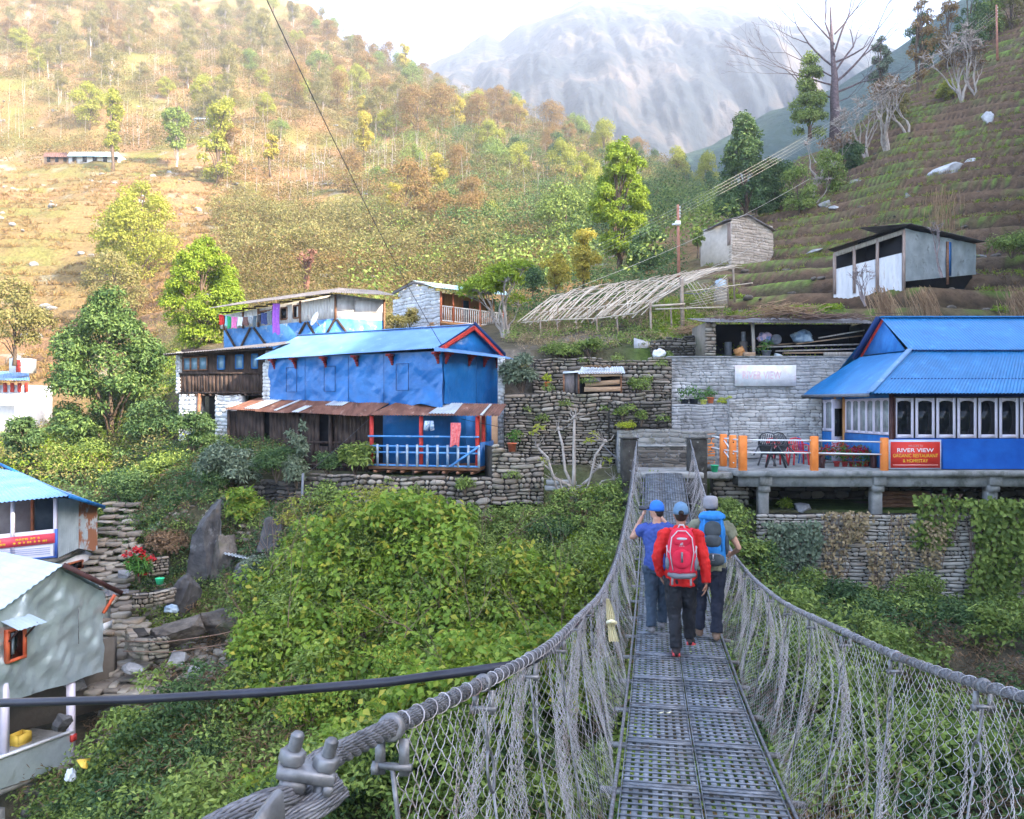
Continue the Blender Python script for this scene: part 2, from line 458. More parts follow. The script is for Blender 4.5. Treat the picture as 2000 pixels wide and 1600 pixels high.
def build_terrain():
 dr = np.concatenate([np.arange(2, 22, .6), np.arange(22, 40, .3), np.arange(40, 115, .34), np.arange(115, 220, 1.0), np.arange(220, 705, 5)])
 uc = np.concatenate([np.arange(-900, -100, 40), np.arange(-100, 2100, 9), np.arange(2100, 2500, 40), np.arange(2500, 4600, 150)])
 U, D = np.meshgrid(uc, dr)
 X = (U - 1000) / F * D; Y = D
 Zt = terrain(X, Y); fr, fl_ = PH[0].copy(), PH[1].copy()
 nr, nc = U.shape
 n1 = vnoise(X, Y, 9.0, 5); n2 = vnoise(X + 300, Y, 3.0, 5); n3 = vnoise(X - 100, Y + 50, 40.0, 4)
 gx = np.gradient(Zt, axis=0) / np.gradient(D, axis=0)
 steep = sstep(.5, 1.3, np.abs(gx)); wlz = (1 - sstep(330, 560, U)) * (1 - sstep(185, 215, D))
 c = lambda *a: np.array(a)[None, None, :]
 m = lambda a, b, t: a * (1 - t[..., None]) + b * t[..., None]
 near = m(np.broadcast_to(c(.10, .085, .055), X.shape + (3,)), c(.07, .11, .025), sstep(-.2, .3, n1))
 near = m(near, c(.17, .145, .115), sstep(.25, .5, n2))
 rs = m(np.broadcast_to(c(.165, .105, .065), X.shape + (3,)), c(.11, .13, .045), sstep(.2, .45, n2) * .7)
 rs = m(rs, c(.15, .11, .075), sstep(.15, .5, n1) * .7)
 rs = m(rs, c(.045, .03, .02), sstep(.70, .76, fr) * (1 - sstep(.82, .95, fr)) * .9)  # shadow beneath the lips painted as a dark band low on each riser
 rs = m(rs, c(.17, .25, .05), np.maximum(sstep(.93, .98, fr), 1 - sstep(.0, .05, fr)) * sstep(-.2, .1, n2 + n1 * .4) * .95)
 lh = m(np.broadcast_to(c(.26, .15, .07), X.shape + (3,)), c(.17, .16, .045), sstep(-.15, .35, n1))
 lh = m(lh, c(.19, .11, .06), sstep(.70, .8, fl_) * (1 - sstep(.93, 1, fl_)) * wlz * sstep(-.5, .1, n2) * .8)  # left terrace shadows hinted at by darker riser bands in the colour
 lh = m(lh, c(.28, .25, .20), sstep(.38, .5, n2) * .8)
 lh = m(lh, c(.14, .13, .045), sstep(.0, .4, n3) * .5)
 wr = sstep(1250, 1450, U) * sstep(33, 40, D)
 wl = (1 - wr) * sstep(40, 70, D)
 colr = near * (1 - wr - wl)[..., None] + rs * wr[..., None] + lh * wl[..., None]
 verts = np.stack([X, Y, Zt], -1).reshape(-1, 3)
 ii = np.arange((nr - 1) * (nc - 1)); r = ii // (nc - 1); q = ii % (nc - 1)
 a = r * nc + q
 quads = np.stack([a, a + 1, a + nc + 1, a + nc], 1)
 dm = D.ravel()[a]; um = U.ravel()[a]
 reg = np.where(dm < 40, 0, np.where(um > 1330, 1, 2))
 gm = bpy.data.materials.new("soil_grass_shade"); gm.use_nodes = True
 nt = gm.node_tree; L = nt.links.new; b = nt.nodes["Principled BSDF"]
 at = nt.nodes.new("ShaderNodeVertexColor"); at.layer_name = "soil_shade"
 tc = nt.nodes.new("ShaderNodeTexCoord")
 no = nt.nodes.new("ShaderNodeTexNoise"); no.inputs['Scale'].default_value = 2.2; no.inputs['Detail'].default_value = 9; no.inputs['Roughness'].default_value = .7
 L(tc.outputs['Object'], no.inputs['Vector'])
 mr = nt.nodes.new("ShaderNodeMapRange"); mr.inputs[1].default_value = .3; mr.inputs[2].default_value = .7; mr.inputs[3].default_value = .55; mr.inputs[4].default_value = 1.45
 L(no.outputs['Fac'], mr.inputs[0])
 vm = nt.nodes.new("ShaderNodeVectorMath"); vm.operation = 'SCALE'; L(at.outputs[0], vm.inputs[0]); L(mr.outputs[0], vm.inputs['Scale']); L(vm.outputs[0], b.inputs['Base Color'])
 b.inputs['Roughness'].default_value = .95; b.inputs['Specular IOR Level'].default_value = .1
 bp = nt.nodes.new("ShaderNodeBump"); bp.inputs['Strength'].default_value = .9; bp.inputs['Distance'].default_value = .25; L(no.outputs['Fac'], bp.inputs['Height']); L(bp.outputs[0], b.inputs['Normal'])
 for k, nm in enumerate(("ground", "terraced_hillside", "hillside")):
  qs = quads[reg == k]
  used = np.unique(qs); remap = np.zeros(len(verts), int); remap[used] = np.arange(len(used))
  me = np_mesh(nm, verts[used], remap[qs].ravel(), np.arange(len(qs)) * 4, np.full(len(qs), 4))
  ca = me.color_attributes.new("soil_shade", 'FLOAT_COLOR', 'POINT')
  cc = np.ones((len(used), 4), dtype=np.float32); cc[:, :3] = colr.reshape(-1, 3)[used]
  ca.data.foreach_set("color", cc.ravel())
  o = link_mesh(nm, me, gm, smooth=True)
  o["kind"] = "structure"
 return gm
GROUND = build_terrain()
def build_bank():
 """the hillside the bridge starts from: unseen, its crest right of and behind the camera shaped to shade the village"""
 X, Y = np.meshgrid(np.arange(-60, 330, 5.0), np.arange(-220, 130, 5.0))
 cap = np.where(Y < -12, 41.0, 41 + 1.7 * (Y + 12))
 z = np.minimum(.8 * (X - 5), cap) + vnoise(X, Y, 30, 4) * 2
 z = np.where(X < 8, np.maximum(z, -9.0 - .0 * X), z)
 z = np.where((Y < 1) & (X < 8), -2.4 - .35 * np.clip(-X, 0, 30), z)
 u = 1000 + X / np.maximum(Y, 2) * F
 inside = (Y > -3) & (u < 2350)
 z = np.where(inside, -14, z)
 z = np.where((Y > 1) & (Y < 26) & (~inside), np.minimum(z, -6.8 + np.maximum(0, X - 14) * .8), z)
 nr, nc = X.shape
 verts = np.stack([X, Y, z], -1).reshape(-1, 3)
 ii = np.arange((nr - 1) * (nc - 1)); a = ii // (nc - 1) * nc + ii % (nc - 1)
 quads = np.stack([a, a + 1, a + nc + 1, a + nc], 1)
 me = np_mesh("shading_bank", verts, quads.ravel(), np.arange(len(quads)) * 4, np.full(len(quads), 4))
 m = mat("bank_soil", [(.10, .08, .05), (.09, .13, .03)], scale=.3)
 link_mesh("shading_bank", me, m, smooth=True)["kind"] = "structure"
build_bank()
# far mountains
def ridge_noise(x, y, s, octv=5):
 o = 0; a = 1; t = 0
 for k in range(octv):
  o = o + a * (1 - np.abs(vnoise(x + 91 * k, y - 37 * k, s, 1))) ; t += a; a *= .5; s /= 2.1
 return o / t
def mountain(name, sil, d0, d1, py0, amp, material, nu=700, nv=300, upad=300, power=1.0, seed=0, ns=400):
 us = np.linspace(sil[0][0] - upad, sil[-1][0] + upad, nu)
 tops = np.interp(us, [a for a, b in sil], [b for a, b in sil])
 T = np.linspace(0, 1, nv)
 U, TT = np.meshgrid(us, T)
 D = d0 + (d1 - d0) * TT
 crest = np.broadcast_to(tops, U.shape)
 zt = (800 - crest) / F * d1; zb = (800 - py0) / F * d0
 X = (U - 1000) / F * (d1 * .8 + d0 * .2 + (D - d1) * .25)
 Zm = zb + (zt - zb) * TT ** power
 k = np.sin(np.pi * np.clip(TT * .97 + .03, 0, 1)) ** .6
 rn = ridge_noise(X + seed + vnoise(X, Zm, 300, 3) * 60, Zm * .45, ns) - .72
 rn = rn + .45 * (ridge_noise(X * 3.3 + seed, Zm * 1.0, ns) - .72)
 D2 = D + rn * amp * k * 2.2
 Zm = Zm + (ridge_noise(X - seed, D, ns * .5) - .72) * amp * .12 * k
 Zm = np.where(TT > .97, Zm + vnoise(X, D * 0 + 7, 60, 4) * amp * .12, Zm)
 X2 = X * (D2 / D)
 verts = np.stack([X2, D2, Zm], -1).reshape(-1, 3)
 back = np.stack([X2[-1] * 1.3, D2[-1] + d1 * .3, Zm[-1] * .4], -1)
 verts = np.concatenate([verts, back])
 ii = np.arange(nv * (nu - 1)); a = ii // (nu - 1) * nu + ii % (nu - 1)
 quads = np.stack([a, a + 1, a + nu + 1, a + nu], 1)
 me = np_mesh(name, verts, quads.ravel(), np.arange(len(quads)) * 4, np.full(len(quads), 4))
 o = link_mesh(name, me, material, smooth=True); o["kind"] = "structure"
 return o
m_mtn = mat("haze_tinted_rock", [(.36, (.018, .026, .034)), (.50, (.034, .040, .046)), (.58, (.075, .066, .062)), (.66, (.12, .10, .09))], scale=.012, detail=15, rough=.95, stretch=(1, 1, .7), bump=.8, bscale=.07, bdist=8, spec=.05)  # bluish darks put the tint of distance haze into the rock colour
m_far = mat("forested_ridge", [(.03, .06, .045), (.06, .09, .06)], scale=.02, detail=10, rough=.95, bump=1, bscale=.12, bdist=6, spec=.05)
mountain("mountain", [(500, 200), (700, 170), (820, 125), (860, 108), (900, 92), (945, 72), (975, 80), (1020, 52), (1080, 38), (1150, 15), (1250, 6), (1340, 12), (1370, 22), (1420, 16), (1500, 20), (1540, 40), (1640, 62), (1700, 58), (1760, 72), (1850, 110), (2100, 160), (2500, 260)],
  800, 1500, 470, 120, m_mtn)
mountain("far_ridge", [(900, 560), (1100, 480), (1290, 335), (1340, 318), (1420, 285), (1480, 250), (1540, 215), (1580, 205), (1640, 185), (1720, 140), (1800, 90), (1900, 20), (2200, -150)],
  420, 620, 560, 50, m_far, nu=240, nv=90, upad=200, ns=160, seed=55)
# haze between here and the mountains
def build_haze():
 bm = MB()
 bm.prism([(-2300, -260), (2900, -260), (2900, 2150), (-2300, 2150)], -40, 800)
 hm = bpy.data.materials.new("pale_haze"); hm.use_nodes = True
 nt = hm.node_tree; nt.nodes.remove(nt.nodes["Principled BSDF"])
 pv = nt.nodes.new("ShaderNodeVolumePrincipled")
 pv.inputs['Color'].default_value = (.80, .88, 1, 1); pv.inputs['Density'].default_value = HAZE; pv.inputs['Anisotropy'].default_value = .2
 nt.links.new(pv.outputs[0], nt.nodes["Material Output"].inputs['Volume'])
 o = bm.build("haze", hm); o["kind"] = "stuff"
HAZE = .00036
build_haze()
# shared materials
m_steel = mat("galvanised_steel", [(.12, .13, .145), (.28, .30, .335)], scale=9, detail=8, rough=.5, metal=.35, bump=.3, bdist=.002, over=((.16, .12, .10), 5, .58, .72))
m_steel2 = mat("dull_steel", [(.13, .13, .135), (.29, .29, .30)], scale=20, rough=.5, metal=.5, bump=.3, bdist=.002, over=((.14, .11, .10), 9, .56, .7))
m_rope = mat("wire_rope", [(.11, .11, .12), (.27, .27, .29)], scale=30, rough=.55, metal=.45, stretch=(1, 1, 1), bump=.4, bdist=.002, over=((.15, .12, .11), 6, .55, .7))
m_wire = mat("net_wire", [(.34, .31, .31), (.60, .57, .59)], scale=7, rough=.5, metal=.35, over=((.26, .18, .15), 4, .52, .66))
m_black = mat("black_plastic", [(.012, .012, .02), (.03, .03, .045)], scale=3, rough=.35, spec=.5)
m_white = mat("white_paint", [(.72, .73, .74), (.80, .80, .80)], scale=3, rough=.6)
m_conc = mat("grey_concrete", [(.20, .20, .19), (.36, .35, .33)], scale=2.2, detail=10, rough=.9, bump=.5, bdist=.01, over=((.09, .09, .07), 1.6, .52, .68))
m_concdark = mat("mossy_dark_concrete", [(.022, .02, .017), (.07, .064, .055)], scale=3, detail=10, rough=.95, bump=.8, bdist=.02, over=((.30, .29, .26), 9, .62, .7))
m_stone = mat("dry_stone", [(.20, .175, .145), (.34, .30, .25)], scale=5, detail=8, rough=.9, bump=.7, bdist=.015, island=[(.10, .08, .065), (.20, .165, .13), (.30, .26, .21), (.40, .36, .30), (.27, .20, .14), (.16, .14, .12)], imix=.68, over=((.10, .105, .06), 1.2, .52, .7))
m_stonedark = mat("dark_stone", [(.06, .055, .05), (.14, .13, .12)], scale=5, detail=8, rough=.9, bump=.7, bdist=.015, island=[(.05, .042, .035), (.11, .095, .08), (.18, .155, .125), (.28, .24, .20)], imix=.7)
m_stonewhite = mat("whitewashed_stone", [(.50, .50, .50), (.68, .68, .68)], scale=4, detail=8, rough=.9, bump=.6, bdist=.012, island=[(.42, .42, .42), (.6, .6, .6), (.72, .72, .72)], imix=.5, over=((.22, .20, .17), 2.2, .56, .7))
m_mortar = mat("wall_core", [(.04, .036, .03), (.07, .06, .05)], scale=5, rough=1)
# the bridge
AX0 = 0.31; AXS = 0.172
BD = Vector((AXS, 1, 0)).normalized(); BN = Vector((BD.y, -BD.x, 0))
def deck_z(y): return -1.65 - .205 * y + .00852 * y * y
_cy = [-3, .2, 1.07, 1.32, 2.1, 2.8, 3.8, 4.8, 5.8, 7.0, 9.0, 11.0, 14, 17, 20, 23.5, 26]
_cz = [.35, -.31, -.50, -.56, -.745, -.905, -1.11, -1.26, -1.43, -1.62, -1.83, -1.95, -1.96, -1.80, -1.46, -.92, -.4]
def cable_z(y): return float(np.interp(y, _cy, _cz))
_ys = np.linspace(-3, 26, 581); _zz = np.interp(_ys, _cy, _cz)
_zz = np.convolve(np.pad(_zz, 24, mode='reflect', reflect_type='odd'), np.hanning(49) / np.hanning(49).sum(), mode='valid')
def cable_z(y): return float(np.interp(y, _ys, _zz))
CW = 0.76; DW = 0.52
def axis(y): return Vector((AX0 + AXS * y, y, 0))
def cable_pt(side, y):
 p = axis(y) + BN * side * CW; p.z = cable_z(y); return p
END_Y = 23.2
bridge = thing("suspension_bridge", (AX0, 0, -1.65), "steel suspension footbridge with chain-link sides and grated deck crossing to the village", "bridge")
def build_deck():
 for k in range(24):
  y0 = -.6 + k * 1.0; y1 = y0 + .985
  if y1 > END_Y + .05: y1 = END_Y + .05
  if y1 - y0 < .2: break
  for side in (-1, 1):
   m = MB()
   off = random.uniform(-.004, .004)
   def pt(y, w, dz=0):
    q = axis(y) + BN * w; q.z = deck_z(y) + dz + off; return q
   for i in range(8):
    w = side * (.012 + .024 + i * .0635)
    m.beam(pt(y0, w), pt(y1, w), .037, .004)
   n = 10
   for j in range(n):
    y = y0 + (j + .5) * (y1 - y0) / n
    m.beam(pt(y, side * .012, .010), pt(y, side * .505, .010), .011, .011)
   for e in (y0 + .02, y1 - .02):
    m.beam(pt(e, side * .012, -.004), pt(e, side * .505, -.004), .03, .02)
   m.beam(pt(y0, side * .010, .0), pt(y1, side * .010, .0), .006, .026)
   m.beam(pt(y0, side * .512, .0), pt(y1, side * .512, .0), .006, .026)
   m.build("deck_panel", m_steel, bridge)
 for k in range(25):
  y = -.6 + k
  if y > END_Y: break
  m = MB()
  a = axis(y) - BN * .66; b = axis(y) + BN * .66; a.z = b.z = deck_z(y) - .045
  m.beam(a, b, .045, .03)
  m.build("crossbeam", m_steel2, bridge)
 for s in (-1, 1):
  for off, r in ((.555, .014),):
   m = MB()
   pts = []
   for y in np.arange(-1.5, END_Y + .1, .5):
    q = axis(y) + BN * s * off; q.z = deck_z(y) - .01; pts.append(q)
   m.tube(pts, r, 8)
   m.build("edge_cable", m_rope, bridge, smooth=True)
build_deck()
def rope(m, pts, R, strands=6, lay=.22, n=6, fine=False):
 """laid wire rope along a dense polyline"""
 pts = [Vector(p) for p in pts]
 s = 0; fr = []
 t = (pts[1] - pts[0]).normalized(); u = t.orthogonal().normalized()
 for i, p in enumerate(pts):
  t = (pts[min(i + 1, len(pts) - 1)] - pts[max(i - 1, 0)]).normalized()
  u = (u - t * u.dot(t)).normalized(); w = t.cross(u)
  if i: s += (p - pts[i - 1]).length
  fr.append((p, u, w, s))
 rs = R * .40
 for k in range(strands):
  q = []
  for (p, u, w, s) in fr:
   a = 2 * math.pi * (k / strands + s / lay)
   q.append(p + (u * math.cos(a) + w * math.sin(a)) * (R - rs))
  if not fine: m.tube(q, rs, n)
  else:
   tq = (q[1] - q[0]).normalized(); uu = tq.orthogonal().normalized(); ws = [[] for _ in range(7)]; ss = 0
   for i, p in enumerate(q):
    tq = (q[min(i + 1, len(q) - 1)] - q[max(i - 1, 0)]).normalized(); uu = (uu - tq * uu.dot(tq)).normalized(); vv_ = tq.cross(uu)
    if i: ss += (p - q[i - 1]).length
    for w_ in range(7):
     a = 2 * math.pi * (w_ / 7 - ss / (lay * .55)); ws[w_].append(p + (uu * math.cos(a) + vv_ * math.sin(a)) * rs * .68)
   for w_ in ws: m.tube(w_, rs * .34, 5)
   m.tube(q, rs * .62, 6)
 m.tube(pts, R * .55, 6)
for s in (-1, 1):
 m = MB()
 rope(m, [cable_pt(s, y) for y in np.arange(1.04 if s < 0 else 1.2, 4.5, .008)], .0175, fine=True)
 rope(m, [cable_pt(s, y) for y in np.concatenate([np.arange(4.5, 9, .02), np.arange(9, END_Y + 1.2, .06)])], .0175)
 if s > 0: rope(m, [cable_pt(s, y) for y in np.arange(-1, 1.2, .02)], .0175)
 m.build("handrail_cable", m_rope, bridge, smooth=True)
HANG_L = [1.32, 2.1, 2.94] + [3.9 + i * .98 for i in range(20)]
HANG_R = [.9, 1.85, 2.81, 3.78, 4.72] + [5.7 + i * .98 for i in range(18)]
for s, HS in ((-1, HANG_L), (1, HANG_R)):
 for y in HS:
  if y > END_Y - .2: continue
  p = cable_pt(s, y); t = (cable_pt(s, y + .05) - cable_pt(s, y - .05)).normalized()
  m = MB()
  R = Matrix((t.cross(Vector((0, 0, 1))).normalized(), t.cross(t.cross(Vector((0, 0, 1)))).normalized(), t)).transposed()
  m.lathe(p - t * .016, [(.020, 0), (.024, .002), (.0248, .011), (.024, .020), (.020, .022)], 16, R)
  dn = Vector((0, 0, -1))
  m.beam(p + dn * .02 + BN * .022, p + dn * .085 + BN * .022, .018, .005, up=(0, 1, 0))
  m.beam(p + dn * .02 - BN * .022, p + dn * .085 - BN * .022, .018, .005, up=(0, 1, 0))
  m.tube([p + dn * .07 - BN * .036, p + dn * .07 + BN * .036], .007, 8)
  m.tube([p + dn * .075 - BN * .036, p + dn * .075 - BN * .024], .012, 6)
  m.build("cable_clamp", m_steel2, bridge, smooth=False)
  m = MB()
  base = axis(y) + BN * s * .60; base.z = deck_z(y) - .05
  top = p + dn * .07
  ring = []
  side = (base - top).normalized();
  c = top + side * .17
  for k in range(17):
   a = 2 * math.pi * k / 16
   ring.append(c + side * .055 * math.cos(a) + BD * .038 * math.sin(a))
  m.tube(ring, .0042, 6)
  m.tube([top, top + side * .10, c - side * .045], .005, 6)
  m.tube([c + side * .05, base], .0042, 6)
  m.build("hanger_rod", m_steel2, bridge, smooth=True)
def build_net(side):
 """chain-link: upright zig-zag wires, each hooked into the next, sagging in folds between cable and deck edge"""
 p = .030; q = .030
 y0 = 1.35 if side < 0 else .3
 NW = int((END_Y - .1 - y0) / p); NV = 44
 i = np.arange(NW)[:, None]; k = np.arange(NV * 3 + 1)[None, :]
 kk = k / 3.0
 tri = np.abs(((kk + (i % 2)) % 2) - 1)
 tri = .5 - .5 * np.cos(np.pi * tri) * .93
 y = y0 + (i + tri) * p
 v = kk / NV
 bend = np.where((k % 3 == 0), 1.0, 0.0)
 hook = np.sin(np.pi * kk) * .0
 y = y + .10 * v * np.sin(2 * np.pi * y / .98 + 1.0) * .18 + .034 * v * np.sin(2 * np.pi * y / .33 + .7 * side)
 cz = np.interp(y, _ys, _zz) - .02
 dz = -1.65 - .205 * y + .00852 * y * y - .03
 wtop = CW; wbot = .60
 w = wtop + (wbot - wtop) * v + .09 * np.sin(np.pi * v) * (1 + .35 * np.sin(2 * np.pi * y / .98)) + .022 * np.sin(2 * np.pi * y / .245 + 3 * v) * np.sin(np.pi * np.clip(v * 1.1, 0, 1)) + .03 * np.sin(y * 2.3 + v * 5)
 w = w + (((k + 3 * i) % 6 < 3) * 2 - 1) * .0035
 sagv = v + .06 * np.sin(np.pi * v) * np.sin(2 * np.pi * y / 1.96 + side)
 z = cz + (dz - cz) * sagv
 c = np.stack([AX0 + AXS * y + BN.x * w * side, y + BN.y * w * side, z], -1)
 t = np.gradient(c, axis=1); t = unit(t)
 u = np.cross(t, np.array([BN.x, BN.y, .3])); u = unit(u); b = np.cross(t, u)
 r = .0014
 NK = c.shape[1]
 ring = np.stack([c + r * (u * math.cos(a) + b * math.sin(a)) for a in (0, 2.094, 4.189)], 2)
 vv = ring.reshape(-1, 3)
 idx = np.arange(NW * NK * 3).reshape(NW, NK, 3)
 f = np.stack([idx[:, :-1, [0, 1, 2]], idx[:, :-1, [1, 2, 0]], idx[:, 1:, [1, 2, 0]], idx[:, 1:, [0, 1, 2]]], -1).reshape(-1, 4)
 org = np.array(root_loc(bridge))
 me = np_mesh("chain_link_net", vv - org, f.ravel(), np.arange(len(f)) * 4, np.full(len(f), 4))
 link_mesh("chain_link_net", me, m_wire, bridge)
for s in (-1, 1): build_net(s)
for s in (-1, 1):
 m = MB()
 pts = []
 for k in range(0, 2600):
  y = 1.36 + k * .0085
  if y > END_Y - 1: break
  a = k * .52 + math.sin(k * .05)
  c = cable_pt(s, y)
  pts.append(c + BN * math.cos(a) * .0200 + Vector((0, 0, math.sin(a) * .0200)))
 m.tube(pts, .0016, 4)
 m.build("lacing_wire", m_wire, bridge)
def anchor():
 c0 = cable_pt(-1, 1.0)
 A = P(570, 1552, .98); B = P(500, 1580, .93); C = P(405, 1630, .86); D = P(300, 1720, .80)
 m = MB()
 def dense(pts, n=18):
  o = []
  P4 = [pts[0]] + pts + [pts[-1]]
  for i in range(1, len(P4) - 2):
   for k in range(n):
    t = k / n; a, b, c, d = P4[i - 1], P4[i], P4[i + 1], P4[i + 2]
    o.append(.5 * ((2 * b) + (c - a) * t + (2 * a - 5 * b + 4 * c - d) * t * t + (3 * b - a - 3 * c + d) * t ** 3))
  o.append(pts[-1]); return o
 rope(m, dense([cable_pt(-1, 1.06), cable_pt(-1, .99), A, B, C, D]), .0175, n=8, fine=True)
 m.build("cable_eye", m_rope, bridge, smooth=True)
 m = MB()
 rope(m, dense([P(668, 1532, 1.0), P(610, 1578, .98), P(560, 1610, .95), P(500, 1660, .92), P(420, 1740, .88)]), .0175, n=8, fine=True)
 m.build("cable_tail", m_rope, bridge, smooth=True)
 clip = MB()
 c = P(598, 1508, .98)
 ax = (P(640, 1512, .99) - P(562, 1500, .98)).normalized(); up = Vector((0, -.08, 1)).normalized(); ay = up.cross(ax).normalized(); up = ax.cross(ay)
 R = Matrix((ax, ay, up)).transposed()
 clip.box(c, (.068, .032, .016), rot=R, bevel=.003)
 clip.box(c - up * .014 - ax * .012, (.030, .034, .016), rot=R, bevel=.004)
 clip.box(c - up * .012 + ax * .029, (.012, .034, .014), rot=R, bevel=.003)
 cb = clip.build("cable_clip", m_steel2, bridge)
 for e in (-1, 1):
  n = MB()
  b = c + ax * e * .0205 + up * .009 - up * (0.0 if e < 0 else .001)
  n.lathe(b, [(.0145, 0), (.0158, .0015), (.0158, .0135), (.0140, .0155)], 6, R)
  n.build("nut", m_steel2, cb)
  n = MB()
  pr = [(.0075, .012)]
  for k in range(9): pr += [(.0084, .0145 + k * .0024), (.0064, .0157 + k * .0024)]
  pr += [(.006, .0370)]
  n.lathe(b, pr, 14, R)
  if e > 0:
   pts = []
   for k in range(13):
    a = math.pi * k / 12
    pts.append(c + ax * math.cos(a) * .0205 - up * (.038 + .020 * math.sin(a)))
   pts = [c + ax * .0205 - up * .006] + pts + [c - ax * .0205 - up * .006]
   n.tube(pts, .0075, 10)
  n.build("u_bolt", m_steel2, cb, smooth=False)
 pl = MB()
 pl.plate([P(462, 1640, .80), P(548, 1640, .83), P(542, 1552, .85), P(532, 1546, .85)], .012)
 pl.build("anchor_plate", m_steel2, bridge)
anchor()
def portal():
 for s, px0, px1, d in ((-1, 1216, 1246, 23.6), (1, 1348, 1381, 23.6)):
  m = MB()
  a = P(px0, 868, d); b = P(px1, 868, d)
  m.box(((a.x + b.x) / 2, d + .25, -1.9), (b.x - a.x, .55, 2.1 - .28 * 0), bevel=.03)
  m.box(((a.x + b.x) / 2, d + .25, -.835), (b.x - a.x + .05, .6, .035), bevel=.01)
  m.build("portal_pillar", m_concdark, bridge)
portal()
pipe = MB()
pp = []
for (px, py, d) in ((-300, 1377, 3.7), (0, 1373, 3.45), (270, 1366, 3.3), (540, 1351, 3.2), (760, 1332, 3.12), (940, 1308, 3.08), (1025, 1296, 3.06)):
 pp.append(P(px, py, d))
pipe.tube(pp + [cable_pt(-1, 3.5) - BN * .05 + V(0, 0, -.06)] + [cable_pt(-1, y) - BN * .05 - V(0, 0, .085) for y in np.arange(4.2, 22, 1.0)], .0175, 12)
pipe.single("water_pipe", m_black, "black plastic water pipe running from the bridge cable across the gorge", "pipe", smooth=True)
m_cloth = mat("pale_yellow_cloth", [(.70, .62, .38), (.82, .76, .55)], scale=12, rough=.8, bump=.5, bdist=.01)
sc_ = MB()
cw = [(1187, 1170, 3), (1190, 1185, 6), (1193, 1205, 8), (1193, 1218, 6), (1196, 1235, 8), (1199, 1252, 10)]
rows_ = []
for (px, py, w) in cw:
 rows_.append([P(px + (k - 4) / 4 * w, py + (3 if k % 2 else 0) * (py > 1240), 4.85 + (.015 if k % 2 else 0)) for k in range(9)])
for a, b in zip(rows_[:-1], rows_[1:]):
 for k in range(8): sc_.quad(a[k], a[k + 1], b[k + 1], b[k]);
for a, b in zip(rows_[:-1], rows_[1:]):
 for k in range(8): sc_.quad(a[k] + V(0, .012, 0), b[k] + V(0, .012, 0), b[k + 1] + V(0, .012, 0), a[k + 1] + V(0, .012, 0))
sc_.tube([P(1186, 1216, 4.84), P(1194, 1213, 4.82), P(1203, 1217, 4.84)], .012, 6)
sc_.single("cloth_scarf", m_cloth, "pale yellow cloth knotted to the chain-link side of the bridge", "cloth", smooth=True)
for k, (px, py) in enumerate(((1382, 1309), (1285, 1342), (1300, 1334))):
 lf = MB(); q = P(px, py, 4.9 * 0 + (8.3 if k == 0 else 7.2)); q.z = deck_z(q.y) + .018
 lf.plate([q, q + V(.03, .012, .004), q + V(.055, .0, .012), q + V(.03, -.02, .006)], .002)
 lf.single("fallen_leaf", m_cloth, ["pale leaf lying on the deck grating behind the hikers' feet", "yellow leaf lying nearest the bridge's left edge", "small yellow leaf beside another on the deck"][k], "leaf")
